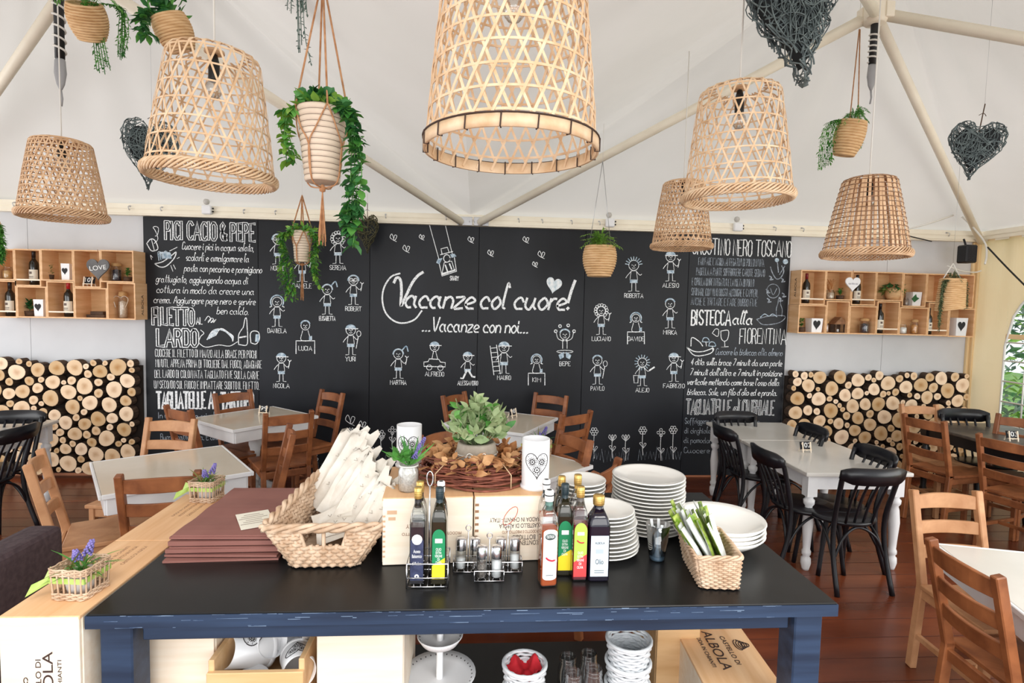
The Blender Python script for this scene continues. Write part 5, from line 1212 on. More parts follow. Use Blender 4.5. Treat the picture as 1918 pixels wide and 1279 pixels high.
# lavender jar
def lavender(m, ml, base, tip, rn, w=.012):
    base, tip = V(base), V(tip); m.tube(catmull([base, base.lerp(tip, .5)+V((rn.uniform(-.006, .006), 0, .004)), tip], 3), .0014, 4)
    for j in range(34):
        u = .55+.45*j/33; p = base.lerp(tip, u); a = j*2.4; rr = w*(1.1-u)*1.6+.002; ml.ball(p+V((rr*math.cos(a), rr*math.sin(a), 0)), w*.38, 6)
q = pz(765, 918, WZ); t = thing('lavender_jar', 'small white filled glass jar with lavender sprigs, front left on the wine crates', 'jar', (q.x, q.y, WZ))
m = M(); m.lathe([(0, .001), (.028, 0), (.033, .006), (.033, .066), (.028, .078), (.028, .09), (.031, .092)], 22, caps=False); m.build('jar_glass', glass, t)
m = M(); m.lathe([(0, .004), (.031, .005), (.031, .066), (.026, .078), (0, .08)], 20, caps=False); m.build('salt_filling', mat('coarse_salt', (226, 222, 216), (196, 190, 184), (160, 160, 160), .8), t)
m = M(); m.tube([(.0295*math.cos(a), .0295*math.sin(a), .083) for a in [i*PI/8 for i in range(16)]], .0025, 5, closed=True); m.build('string', cord_w, t)
m = M(); ml = M(); rn = random.Random(4)
for k in range(26): d = rvec(rn, .45, 1); leaf(m, (0, 0, .08), d, rn.uniform(.06, .11), .008, rvec(rn), 0, .2)
for k in range(40): d = rvec(rn, .1, .9); leaf(m, V((-.03, 0, .1))+d*rn.uniform(.0, .03), d, .028, .018, rvec(rn), 0, .2)
for x, y, z in ((.035, 0, .15), (.05, .012, .17), (.028, -.015, .13)): lavender(m, ml, (.005, 0, .08), (x, y, z), rn, .008)
m.build('leaves', leaf_g, t); ml.build('lavender_flowers', lav_m, t)
# lavender baskets
def lav_basket(loc, rz, lab, s=.1, h=.085, grp='lavender baskets', seed=1):
    t = thing('lavender_basket', lab, 'basket', loc, rz, grp); e = s/2; b = [V((-e*.92, -e*.92, .003)), V((e*.92, -e*.92, .003)), V((e*.92, e*.92, .003)), V((-e*.92, e*.92, .003))]; tp = [V((-e, -e, h)), V((e, -e, h)), V((e, e, h)), V((-e, e, h))]
    m = M(); r = .0026
    for k in list(range(4))+list(range(13, 17)):
        tt = k/16; q = [b[i].lerp(tp[i], tt) for i in range(4)]; pts = []
        for i in range(4):
            a, c = q[i], q[(i+1) % 4]
            for j in range(6): u = (j+.5)/6; n = (c-a).cross(V((0, 0, 1))).normalized(); pts.append(a.lerp(c, u)+n*(r*(1 if (j+k) % 2 else -1)))
        m.tube(catmull(pts, 2, True), r, 5, closed=True)
    m.build('weave', wick_w if False else wick_l, t)
    m = M()
    for i in range(4):
        for j in range(6): u = (j+.5)/6; m.tube([b[i].lerp(b[(i+1) % 4], u), tp[i].lerp(tp[(i+1) % 4], u)], r, 5)
    m.add(b, [(0, 1, 2, 3)]); m.build('stakes', wick_l, t)
    m = M(); m.lathe([(0, .004), (e*.6, .004), (e*.78, h*.72), (e*.7, h*.75), (0, h*.7)], 20); m.build('inner_pot', mat('lav_pot%d' % seed, (222, 216, 212), rough=.7), t)
    m = M(); z0, z1 = h*.56, h*.74; k = e*.98; P = [(-k, -k), (k, -k), (k, k), (-k, k)]
    for i in range(4): a, c = P[i], P[(i+1) % 4]; m.add([(*a, z0), (*c, z0), (*c, z1), (*a, z1)], [(0, 1, 2, 3)])
    x = -e; 
    for d in ((-.5, .25, -.1), (-.55, -.3, -.35)): m.add([(x, -e*.3, z1), (x+d[0]*s*.9, -e*.3+d[1]*s, z1+d[2]*s+.012), (x+d[0]*s*.9, -e*.3+d[1]*s-.02, z1+d[2]*s-.012), (x, -e*.3, z0)], [(0, 1, 2, 3)])
    m.build('green_ribbon', mat('lime_ribbon%d' % seed, (150, 180, 78), (186, 208, 120), (20, 20, 20), .6), t)
    m = M(); ml = M(); rn = random.Random(seed)
    for q in range(34): d = rvec(rn, .15, 1); leaf(m, (rn.uniform(-.02, .02), rn.uniform(-.02, .02), h*.72), d, rn.uniform(.5, 1.0)*s, .007, (0, 0, 1), rn.choice((0, 0, 1)), .35)
    for x, y, z in ((.035, .0, 1.75), (-.005, -.01, 1.45)): lavender(m, ml, (.0, 0, h*.7), (x*s/.1, y*s/.1, h*z), rn, .0105*s/.1)
    m.build('leaves', [leaf_g, mat('olive_leaf%d' % seed, (120, 120, 60), rough=.6)], t); ml.build('lavender_flowers', lav_m, t); return t
q = pz(140, 1118, .985); lav_basket((q.x, q.y+.025, .985), -.1, 'near white wicker lavender basket with lime ribbon on the stamped crate', seed=2)
q = pz(388, 935, .985); lav_basket((q.x, q.y, .985), -.1, 'far white wicker lavender basket at the back end of the long crates', seed=3)
q = pz(1010, 851, .77); lav_basket((q.x, q.y, .77), .2, 'lavender basket showing behind the right lantern, on a cream table', .14, .11, seed=5)
# ------------------------------------------------------------------ bottles on the table
def sq_bottle(loc, lab, body, fill, h, w, cap, neck, label=None, lab2=None, stripe=None, rz=0, art=None, grp='oil and vinegar bottles', capn='cap'):
    t = thing('oil_bottle', lab, 'bottle', loc, rz, grp); hb = h*.66; e = w/2
    def rsq(z, k, c=.3):
        out = []
        for i in range(4):
            for j in range(4):
                a = i*PI/2+PI/4+(j-1.5)*.26*c*2; rr = k*e/max(abs(math.cos(a)), abs(math.sin(a))); rr = min(rr, k*e*1.28); out.append((rr*math.cos(a), rr*math.sin(a), z))
        return out
    def shell(prof, mt, name):
        m = M(); vs = []; 
        for z, k, rnd in prof:
            s = rsq(z, k); n = len(s)
            if rnd: s = [tuple(V((x, y, 0)).normalized()*k*e)[:2]+(zz,) for x, y, zz in s]
            vs += s
        n = 16; fs = [(i*n+j, i*n+(j+1) % n, (i+1)*n+(j+1) % n, (i+1)*n+j) for i in range(len(prof)-1) for j in range(n)]
        fs += [tuple(range(n-1, -1, -1)), tuple((len(prof)-1)*n+j for j in range(n))]; m.add(vs, fs, 0, False); o = m.build(name, mt, t)
        for p in o.data.polygons: p.use_smooth = p.normal.z < .9 and p.center.z > hb*.99
        return o
    shell([(0, .9, 0), (.004, 1, 0), (hb, 1, 0), (hb+.02*h/.27, .86, 0), (hb+.05*h/.27, .5, 1), (h*.82, .42, 1), (h*.9, .42, 1)], body, 'bottle_body')
    if fill: shell([(.004, .86, 0), (.008, .95, 0), (hb*.92, .95, 0)], fill, 'liquid')
    m = M(); m.lathe([(e*.44, h*.72 if False else h*.79), (e*.46, h*.8), (e*.46, h*.9), (0, h*.9)], 16, caps=False); m.build('neck_sleeve', neck, t)
    m = M(); m.lathe([(e*.52, h*.885), (e*.54, h*.89), (e*.54, h*.99), (e*.46, h), (0, h)], 18); 
    for q in (.915, .935, .955): m.lathe([(e*.55, h*q), (e*.565, h*(q+.004)), (e*.55, h*(q+.008))], 18, caps=False)
    cp_ = m.build(capn, cap, t)
    if cap is whitecap:
        m = M(); m.lathe([(e*.545, h*.942), (e*.56, h*.95), (e*.545, h*.958)], 18, caps=False); m.lathe([(0, h*1.0012), (e*.3, h*1.0012)], 14, caps=False); m.build('black_stripe', black_plastic, cp_)
    if label:
        z0, z1 = hb*label[1], hb*label[2]; k = e*.84; y = -e-.0008; m = M(); out = [(-k, z0), (k, z0), (k, z1-.0)]
        if label[3] == 'arch': out = [(-k, z0), (k, z0)]+[(k*math.cos(a), z1-k+k*math.sin(a)*1.3) for a in [i*PI/10 for i in range(11)]]
        elif label[3] == 'round': out = [(k*.86*math.cos(a)+k*.14*(1 if math.cos(a) > 0 else -1), (z0+z1)/2+((z1-z0)/2-k*.5)*(1 if math.sin(a) > 0 else -1)+k*.5*math.sin(a)) for a in [i*PI/10+.01 for i in range(20)]]
        else: out = [(-k, z0), (k, z0), (k, z1), (-k, z1)]
        m.add([(x, y, z) for x, z in out], [tuple(range(len(out)))]); lo = m.build('label', label[0], t)
        if lab2:
            m = M(); zc = lerp(z0, z1, .36); m.add([(-k, y-.0004, z0), (k, y-.0004, z0), (k, y-.0004, zc+.012), (-k, y-.0004, zc-.012)], [(0, 1, 2, 3)]); m.build('label_base', lab2, lo)
        if art: art(t, lo, e, y-.0006, z0, z1)
    return t
amber = thin_glass('amber_glass', (.30, .2, .07), .14); olive_g = mat('dark_olive_glass', (34, 30, 14), rough=.05, spec=.6, coat=.6); clear_b = glass
redl = mat('red_oil', (110, 22, 40), rough=.1, coat=.4); ambl = mat('chili_oil', (186, 82, 24), rough=.1, coat=.4); dkl = mat('balsamic', (22, 18, 34), rough=.06, coat=.6); gold = mat('gold_cap', (206, 170, 98), rough=.28, metal=.7); whitecap = mat('white_cap', (238, 238, 238), rough=.35); dkcap = mat('dark_teal_cap', (34, 50, 56), rough=.3)
lgreen = mat('label_green', (24, 132, 84), rough=.45); lyel = mat('label_yellow', (242, 218, 44), rough=.45); llime = mat('label_lime', (176, 204, 84), rough=.45); lred = mat('label_red', (226, 70, 72), rough=.45); lwhite = mat('label_white', (240, 240, 240), rough=.45); lnavy = mat('label_navy', (38, 44, 72), (60, 66, 96), (60, 60, 60), .45); lblue = mat('label_iceblue', (206, 218, 226), rough=.5)
pr_w = mat('print_white', (244, 244, 244), rough=.5); pr_r = mat('print_red', (206, 44, 66), rough=.5); pr_d = mat('print_grey', (92, 96, 104), rough=.5)
def chili(par, x, z, y, s, mt):
    m = M(); p = catmull([(x-s, y, z+s*.35), (x-s*.4, y, z-s*.15), (x+s*.3, y, z-s*.35), (x+s, y, z-s*.2)], 5); m.tube(p, [s*.1]+[s*.2]*(len(p)-3)+[s*.12, .0004], 6, sq=.1, up=(0, 1, 0)); m.build('chili_motif', mt, par)
def art_oil(t, lo, e, y, z0, z1):
    m = M(); H = z1-z0; m.box((0, y, z0+H*.80), (e*.95, .0006, H*.09)); m.build('logo_block', pr_w, lo)
    for tx, q, w in (('OLIO', .62, .7), ('EXTRA', .55, .75), ('VERGINE', .48, .95), ('DI', .41, .3), ('OLIVA', .34, .8)): stamp(lo, tx, .011, (0, y, z0+H*q), (PI/2, 0, 0), pr_w, 'label_text', width=e*w)
def art_chili(t, lo, e, y, z0, z1):
    H = z1-z0; m = M(); m.box((0, y, z0+H*.83), (e*.9, .0006, H*.06)); m.build('logo_block', pr_w, lo); chili(lo, 0, z0+H*.68, y, e*.5, pr_r)
    for tx, q, w in (('OLIO', .46, .7), ('EXTRA', .39, .75), ('VERGINE', .32, .95), ('DI', .25, .3), ('OLIVA', .18, .8)): stamp(lo, tx, .011, (0, y, z0+H*q), (PI/2, 0, 0), pr_w, 'label_text', width=e*w)
def art_white(t, lo, e, y, z0, z1):
    H = z1-z0; m = M(); m.lathe([(0, 0), (e*.62, 0), (e*.62, .0008), (0, .0008)], 20, mx=mat4((0, y, z0+H*.86), 0, PI/2), sy=.62); m.build('oval_emblem', mat('emblem_grey', (92, 106, 104), rough=.5), lo)
    stamp(lo, 'OLITALIA', .012, (0, y-.0012, z0+H*.86), (PI/2, 0, 0), pr_w, 'label_text', width=e*.9); chili(lo, e*.1, z0+H*.42, y, e*.6, pr_r)
    for q in (.16, .1): m = M(); m.box((0, y, z0+H*q), (e*.9, .0005, H*.012)); m.build('fine_print', mat('fine', (206, 190, 190), rough=.6) if q > .15 else pr_d, lo)
def art_ice(t, lo, e, y, z0, z1):
    H = z1-z0; stamp(lo, 'ALBOLA', .01, (0, y, z0+H*.82), (PI/2, 0, 0), pr_d, 'label_text', width=e*.9); stamp(lo, 'Olio', .022, (0, y, z0+H*.36), (PI/2, 0, 0), pr_d, 'label_text', width=e*.75)
    m = M(); m.box((0, y, z0+H*.62), (e*.7, .0005, H*.1)); m.build('engraving', mat('engraving_grey', (176, 188, 196), rough=.6), lo)
    for q in (.15, .1): m = M(); m.box((0, y, z0+H*q), (e*.9, .0005, H*.012)); m.build('fine_print', pr_d, lo)
def art_navy(t, lo, e, y, z0, z1):
    H = z1-z0
    for tx, q, w in (('Aceto', .72, .9), ('Balsamico', .6, 1.25), ('di Modena', .42, 1.2)): stamp(lo, tx, .014, (0, y, z0+H*q), (PI/2, 0, 0), pr_w, 'label_text', width=e*w)
    m = M(); m.lathe([(e*.12, 0), (e*.3, 0), (e*.3, .0006), (e*.12, .0006)], 16, mx=mat4((0, y, z0+H*.1), 0, PI/2), caps=False); m.build('seal', pr_w, lo)
def base(px, py): q = pz(px, py, TZ); return q
RZ_ = 0
q = base(1026, 1099); sq_bottle((q.x, q.y+.02, TZ), 'chili oil bottle with white label, red pepper and striped white cap', clear_b, ambl, .283, .05, whitecap, mat('neck_teal', (86, 120, 112), rough=.3), (lwhite, .12, .93, 'round'), None, art=art_white, rz=.12)
q = base(1056, 1078); sq_bottle((q.x, q.y+.02, TZ), 'dark oil bottle with green and yellow arched label, second in the right row', olive_g, None, .28, .046, dkcap, dkcap, (lgreen, .1, .9, 'arch'), lyel, art=art_oil)
q = base(1085, 1088); sq_bottle((q.x, q.y+.02, TZ), 'red oil bottle with lime and red arched label and gold cap', clear_b, redl, .283, .046, gold, mat('neck_dark_clear', (90, 84, 80), rough=.2), (llime, .08, .93, 'arch'), lred, art=art_chili)
q = base(1121, 1089); 
sq_bottle((q.x, q.y+.03, TZ), 'square dark oil flask with ice blue label and gold cap', dkl, None, .255, .064, gold, dkl, (lblue, .1, .84, 'rect'), None, art=art_ice)
q = base(1021, 1062); sq_bottle((q.x, q.y+.02, TZ), 'oil bottle with striped white cap, hidden behind the chili oil bottle', clear_b, ambl, .275, .046, whitecap, dkcap, (lwhite, .12, .9, 'rect'))
q = base(1050, 1052); sq_bottle((q.x, q.y+.02, TZ), 'gold capped bottle behind the green labelled oil bottle', olive_g, None, .275, .046, gold, olive_g)
q = base(1080, 1056); sq_bottle((q.x, q.y+.02, TZ), 'gold capped bottle behind the red oil bottle', clear_b, redl, .285, .046, gold, gold)
q = base(800, 1102); RK = V((q.x, q.y+.055, TZ))
t = thing('cruet_rack', 'wire cruet rack holding vinegar and oil bottles in front of the wine crates', 'rack', RK)
m = M(); W_, D_ = .118, .108
for z in (.004, .03, .072):
    m.tube([(-W_/2, -D_/2, z), (W_/2, -D_/2, z), (W_/2, D_/2, z), (-W_/2, D_/2, z)], .0022, 6, closed=True)
    if z > .01: m.tube([(0, -D_/2, z), (0, D_/2, z)], .002, 6); m.tube([(-W_/2, 0, z), (W_/2, 0, z)], .002, 6)
for x in (-1, 1):
    for y in (-1, 1): m.tube([(x*W_/2, y*D_/2, 0), (x*W_/2, y*D_/2, .072)], .0022, 6)
for k in range(7): m.tube([(-W_/2+W_*k/6, -D_/2, .004), (-W_/2+W_*k/6, D_/2, .004)], .0016, 5)
m.build('wire_frame', chrome, t)
m = M(); m.tube([(0, 0, .004), (0, 0, .285)], .0028, 8); m.tube([(.009*math.cos(a), 0, .305+.022*math.sin(a)) for a in [i*PI/8 for i in range(16)]], .0022, 6, closed=True); m.build('handle', chrome, t)
for dx, dy, lab, body, fill, cap, nk, la, l2, ar in ((-.031, -.027, 'vinegar bottle with navy label and gold cap, front left in the cruet rack', clear_b, dkl, gold, blk_cap, (lnavy, .08, .72, 'rect'), None, art_navy), (.031, -.027, 'dark oil bottle with green and yellow label, front right in the cruet rack', olive_g, None, dkcap, dkcap, (lgreen, .1, .86, 'arch'), lyel, art_oil), (-.031, .029, 'gold capped bottle at the back left of the cruet rack', clear_b, dkl, gold, blk_cap, None, None, None), (.031, .029, 'white capped oil bottle at the back right of the cruet rack', olive_g, None, whitecap, dkcap, None, None, None)):
    o = sq_bottle((RK.x+dx, RK.y+dy, TZ+.0065), lab, body, fill, .282, .044, cap, nk, la, l2, art=ar)
    if ar is art_navy:
        m = M(); m.ball((0, -.0225, .135), .013, 12, sc=(1.2, .12, 1.2)); m.build('paper_flower', lwhite, o)
# salt and pepper
def shaker(loc, lab, fill, lev=.7):
    t = thing('salt_shaker' if fill is salt_m else 'pepper_shaker', lab, 'shaker', loc, group='salt and pepper shakers')
    m = M(); m.lathe([(0, .001), (.0155, 0), (.017, .004), (.0165, .06), (.015, .066)], 18, caps=False); m.build('glass_body', glass_b, t)
    m = M(); m.lathe([(0, .004), (.0145, .004), (.0145, .004+.05*lev), (0, .005+.05*lev)], 14, caps=False); m.build('filling', fill, t)
    m = M(); m.lathe([(.0165, .06), (.0168, .062), (.0168, .092), (.014, .097), (0, .098)], 18); m.build('chrome_cap', chrome, t)
def s_rack(px, py, lab, items, turn=0):
    q = pz(px, py, TZ); c = V((q.x, q.y+.022, TZ)); t = thing('shaker_rack', lab, 'rack', c, turn, 'wire shaker racks'); m = M(); w, d = .088, .044
    for z in (.003, .034): m.tube([(-w/2, -d/2, z), (w/2, -d/2, z), (w/2, d/2, z), (-w/2, d/2, z)], .0018, 6, closed=True)
    for x in (-w/2, 0, w/2):
        for y in (-d/2, d/2): m.tube([(x, y, .003), (x, y, .034)], .0016, 5)
    for k in range(4): m.tube([(-w/2+w*(k+.5)/4, -d/2, .003), (-w/2+w*(k+.5)/4, d/2, .003)], .0014, 5)
    m.build('wire_frame', chrome, t); m = M(); m.tube([(0, 0, .003), (0, 0, .125)], .002, 6); m.tube([(.008*math.cos(a), 0, .133+.009*math.sin(a)) for a in [i*PI/6 for i in range(12)]], .0017, 5, closed=True); m.build('handle', chrome, t)
    for dx, f, l, lv in items: shaker((c.x+dx*math.cos(turn), c.y+dx*math.sin(turn), TZ+.005), l, f, lv)
s_rack(876, 1073, 'left wire rack of the three salt and pepper sets', ((-.022, salt_m, 'salt shaker at the left of the left wire rack', .55), (.022, pepper_m, 'pepper shaker at the right of the left wire rack', .5)))
s_rack(951, 1073, 'right wire rack of the three salt and pepper sets', ((-.022, pepper_m, 'pepper shaker at the left of the right wire rack', .4), (.022, salt_m, 'salt shaker at the right of the right wire rack', .8)))
s_rack(916, 1090, 'front wire rack of the three salt and pepper sets', ((-.022, pepper_m, 'pepper shaker at the left of the front wire rack', .75), (.022, salt_m, 'salt shaker at the right of the front wire rack', .95)))
# ------------------------------------------------------------------ plates
PLM = {}
def plate(loc, r, lab, grp, deep=0, tilt=0):
    key = (round(r, 4), deep)
    if key not in PLM:
        h = .018 if not deep else .055
        prof = [(0, .002), (r*.55, 0), (r*.62, .003), (r*.97, h*.86), (r, h), (r*.985, h+.003), (r*.93, h), (r*.66, .0075), (r*.55, .005), (0, .005)] if not deep else [(0, .002), (r*.42, 0), (r*.6, .006), (r*.9, h*.7), (r, h), (r*.985, h+.004), (r*.9, h*.8), (r*.6, .014), (r*.4, .007), (0, .006)]
        m = M(); m.lathe(prof, 40, caps=False); o = m.build('dinner_plate' if not deep else 'serving_bowl', ceramic); PLM[key] = o.data; bpy.data.objects.remove(o)
    o = put('dinner_plate' if not deep else 'serving_bowl', PLM[key], None, loc); o.rotation_euler = (tilt, 0, random.random()*3)
    tag(o, lab, 'plate' if not deep else 'bowl', grp); return o
ords = ['bottom', 'second', 'third', 'fourth', 'fifth', 'sixth', 'seventh', 'eighth', 'ninth', 'tenth', 'eleventh', 'twelfth', 'thirteenth', 'fourteenth', 'fifteenth', 'sixteenth', 'seventeenth', 'eighteenth', 'nineteenth', 'twentieth']
def stack(c, n, r, dz, name, deep=0, z0=TZ, rf=None):
    rn = random.Random(n)
    for k in range(n):
        lab = 'white %s %s in the %s' % ('plate' if not deep else 'bowl', 'on top of' if k == n-1 else ords[k]+' from below', name)
        if k == n-1: lab = 'white %s topmost in the %s' % ('plate' if not deep else 'bowl', name)
        plate((c[0]+rn.uniform(-.0025, .0025), c[1]+rn.uniform(-.0025, .0025), z0+.0005+k*dz), rf(k) if rf else r, lab, 'white plates in the '+name, deep)
def ctr(px, py, dist_z): return pz(px, py, dist_z)
q = pz(1215, 888, 1.187); stack((q.x, q.y), 15, .134, .0132, 'tallest plate stack')
q = pz(1131, 950, 1.13); stack((q.x, q.y), 11, .1, .0128, 'front plate stack beside the dark flask', rf=lambda k: (.12 if k < 4 else .112 if k < 8 else .104))
q = pz(1088, 896, 1.175); stack((q.x, q.y), 13, .09, .0143, 'back plate stack by the right lantern')
q = pz(1346, 968, 1.08); stack((q.x, q.y), 4, .155, .0135, 'wide bowl stack behind the sachets', 1)
# glass with paper straws
tg = mat('tumbler_base', (120, 150, 172), rough=.05, coat=.5)
q = pz(1234, 1053, TZ); t = thing('drinking_glass', 'clear tumbler with white wrapped toothpicks in front of the plates', 'glass', (q.x, q.y+.02, TZ))
m = M(); m.lathe([(0, .004), (.023, 0), (.026, .006), (.039, .12), (.0375, .12), (.0245, .012), (0, .012)], 24, caps=False); m.build('tumbler', thin_glass('tumbler_glass', (.88, .92, .95), .3, edge=.3, blend=.5), t); m = M(); m.lathe([(0, .002), (.0235, .002), (.0255, .008), (.025, .016), (0, .012)], 24, caps=False); m.build('thick_base', tg, t); m = M(); m.tube([(.0385*math.cos(a), .0385*math.sin(a), .12) for a in [i*PI/16 for i in range(32)]], .0012, 5, closed=True); m.build('lip', thin_glass('lip_glass', (.6, .68, .74), .5), t)
sm = mat('toothpick_paper', (236, 238, 240), rough=.7)
for k in range(9):
    a = k*.9; m = M(); m.bar((.012*math.cos(a), .012*math.sin(a), .014), (.03*math.cos(a+.3), .03*math.sin(a+.3), .115+.006*(k % 3)), .009, .002, (math.cos(a), math.sin(a), 0)); o = m.build('wrapped_toothpick', sm, None, (q.x, q.y+.02, TZ)); tag(o, 'white paper wrapped toothpick standing in the clear tumbler', 'toothpick', 'wrapped toothpicks in the tumbler')
# sachet basket
f0, f1 = pz(1312, 1103, TZ), pz(1384, 1106, TZ); r0, r1, r2 = pz(1304, 1046, 1.083), pz(1391, 1046, 1.083), pz(1270, 990, 1.083)
O = V((f0.x, f0.y+.12, TZ)); t = thing('sachet_basket', 'long narrow pale wicker basket full of green seasoning sachets', 'basket', O)
back = (r2-r0); bk = V((back.x*.92, back.y*.92, 0))
bot = [f0-O, f1-O, f1+bk-O, f0+bk-O]; top = [r0-O, r1-O, r1+back-O, r2-O]
for p in bot: p.z = .004
wicker('basket', t, bot, top, 15, (9, 21), .0036, wick_l, wick_l, 1.0)
sg = [mat('sachet_green', (112, 150, 40), (190, 204, 110), (40, 60, 30), .35), mat('sachet_silver', (206, 212, 208), (236, 238, 234), (20, 20, 20), .3), mat('sachet_dark', (70, 92, 44), (150, 178, 70), (18, 60, 18), .35)]
rn = random.Random(12); cen = (sum(top, V())/4)
so = ['nearest', 'second', 'third', 'fourth', 'fifth', 'sixth', 'seventh', 'eighth', 'ninth', 'tenth', 'eleventh', 'twelfth', 'thirteenth', 'fourteenth']
for row in range(3):
    for k in range(14):
        s = (k+.5)/14; b = (f0+O*0).lerp(f1, .22+.28*row)+bk*(.1+.82*s); b.z = TZ+.045
        d = V((-.42+rn.uniform(-.12, .12)+.1*row, .3+rn.uniform(-.12, .1), .8)).normalized(); n = V((.85+rn.uniform(-.3, .2), -.45+rn.uniform(-.3, .2), .4)); n = (n-d*n.dot(d)).normalized(); x = d.cross(n)
        mx = Matrix((x, d, n)).transposed().to_4x4(); mx.translation = b; m = M(); w, L_ = .034, rn.uniform(.135, .165)
        vs = []
        for j in range(7):
            v = j/6
            for i in range(4): uu = i/3*2-1; vs.append((uu*w/2, v*L_, .004*(1-uu*uu)*math.sin(PI*v)+.004*math.sin(v*4+k)))
        m.add(vs, [(4*j+i, 4*j+i+1, 4*j+i+5, 4*j+i+4) for j in range(6) for i in range(3)], 0, True)
        m.add([(x_, y_, z_-.0025) for x_, y_, z_ in vs], [(4*j+i+4, 4*j+i+5, 4*j+i+1, 4*j+i) for j in range(6) for i in range(3)], 1, True)
        o = m.build('seasoning_sachet', [sg[rn.choice((0, 0, 1, 2))], sg[rn.choice((0, 0, 1))]]); o.matrix_world = mx
        tag(o, 'green and white sachet, %s from the camera, %s row in the long basket' % (so[k], ('left', 'middle', 'right')[row]), 'sachet', 'sachets in the long basket')
# ------------------------------------------------------------------ on the lower shelf
def on_shelf(px, py, y): q = pY(px, py, y); return q
q0, q1 = pY(266, 1240, 1.6), pY(399, 1240, 1.6); closed_crate(((q0.x+q1.x)/2, 1.86, SZ), q1.x-q0.x, .5, .56, 0, 'pale upright wine crate behind the left table leg on the lower shelf')
q0, q1 = pY(385, 1263, 1.54), pY(567, 1263, 1.54); zt = q0.z; w = q1.x-q0.x; bx = (q0.x+q1.x)/2
t = thing('lantern_box', 'open orange pine box full of white lanterns on the lower shelf', 'box', (bx, 1.72, SZ)); h = zt-SZ; m = M()
m.box((0, -.17, h/2), (w, .016, h)); m.build('front_board', pine, t, bevel=.002)
for s in (-1, 1): m = M(); m.box((s*(w/2-.008), 0, h/2+.015), (.016, .33, h+.03)); m.build('side_board', pine, t, bevel=.002)
m = M(); m.box((0, .17, h/2), (w, .016, h)); m.build('back_board', pine, t); m = M(); m.box((0, 0, h-.13), (w-.02, .33, .012)); m.build('box_floor', pine, t)
for x, y, z, rot, lab in ((-.1, .04, .055, (1.2, .2, .7), 'white lantern lying farthest left in the orange box'), (-.035, -.02, .06, (1.15, 0, -.75), 'white lantern with a dark cut out heart lying in the orange box'), (.06, -.04, .05, (1.35, .0, .35), 'white lantern lying open end forward at the right of the orange box'), (.06, .1, .075, (1.3, 0, -.2), 'white lantern at the back right of the orange box')):
    lantern((bx+x, 1.72+y+(.04 if rot[2] else 0), SZ+h-.124+.045+z*.3), lab, .14, .046, rot=rot, grp='white lanterns in the orange box', spin=PI)
q = pY(473, 1255, 1.64); m = M(); m.lathe([(0, 0), (.04, 0), (.052, .012), (.05, .016), (0, .01)], 24); o = m.build('white_saucer', enamel, None, (q.x, q.y, SZ+h-.1)); o.rotation_euler = (.5, 0, 0); tag(o, 'small white saucer leaning among the lanterns in the orange box', 'saucer')
q0, q1 = pY(592, 1240, 1.56), pY(756, 1240, 1.56); closed_crate(((q0.x+q1.x)/2, 1.73, SZ), q1.x-q0.x, .34, .565, 0, 'very pale wine crate with a knot, centre left of the lower shelf', mat('bleached_pine', (232, 214, 192), (240, 228, 210), (3, 30, 30), .6))
q = pY(823, 1280, 1.72); t = thing('cake_stand', 'white two tier perforated metal cake stand on the lower shelf', 'stand', (q.x, 1.72, SZ)); z1 = pY(823, 1272, 1.72).z-SZ; z2 = z1+.125
m = M(); m.lathe([(0, 0), (.07, 0), (.07, .008), (.012, .02), (.01, z2+.05), (0, z2+.055)], 20); m.build('post', enamel, t)
for z, r in ((z1, .115), (z2, .072)):
    m = M(); m.lathe([(.01, z), (r*.8, z), (r, z+.022), (r*.99, z+.026), (r*.78, z+.006), (.01, z+.006)], 36, caps=False); tr = m.build('tray', enamel, t)
    m = M(); n = int(36*r/.115)
    for k in range(n): a = 2*PI*k/n; m.ball((r*.9*math.cos(a), r*.9*math.sin(a), z+.016), .003, 6)
    m.build('perforations', hole_m, tr)
def round_basket(c, z, r, h, lab, mt=wick_w, lv=9):
    t = thing('bread_basket', lab, 'basket', (c[0], c[1], z), group='white round wicker baskets'); m = M(); n = 22
    for k in range(lv):
        rr = lerp(r*.82, r, k/(lv-1)); m.tube(catmull([((rr+.003*(1 if (j+k) % 2 else -1))*math.cos(2*PI*j/n), (rr+.003*(1 if (j+k) % 2 else -1))*math.sin(2*PI*j/n), .004+h*k/(lv-1)) for j in range(n)], 2, True), h/lv*.5, 5, closed=True, sq=1)
    m.build('weave', mt, t); m = M(); m.tube([(r*1.03*math.cos(a), r*1.03*math.sin(a), h+.004) for a in [i*PI/14 for i in range(28)]], .006, 6, closed=True); m.build('rim', mt, t); m = M(); m.lathe([(0, .002), (r*.8, .002), (r*.93, h*.8)], 24, caps=False); m.build('lining', mat('basket_inner', (200, 204, 208), rough=.8), t); return t
q = pY(983, 1236, 1.66); zt = q.z; k = 0; z = SZ+.001
nm = ['fourth', 'third', 'second', 'upper']
for k in range(4): hh = (zt-SZ-.01)/4; round_basket((q.x, 1.66), SZ+.002+k*hh, .064, .085 if k == 3 else hh+.006, ('white wicker basket holding a red cloth, uppermost of the left stack' if k == 3 else 'white wicker basket %s from the top in the stack below the red cloth' % nm[k]))
rn = random.Random(2); m = M(); n = 14; vs = []
for i in range(n+1):
    for j in range(n+1):
        u, v = i/n*2-1, j/n*2-1; d = max(.001, math.hypot(u, v)); s = max(abs(u), abs(v))/d; x, y = u*s*.056, v*s*.056; vs.append((x, y, .05+.018*math.sin(u*5+1)*math.cos(v*4)+.02*(u*u+v*v)))
m.add(vs, [(i*(n+1)+j, i*(n+1)+j+1, (i+1)*(n+1)+j+1, (i+1)*(n+1)+j) for i in range(n) for j in range(n)], 0, True); hh = (zt-SZ-.01)/4
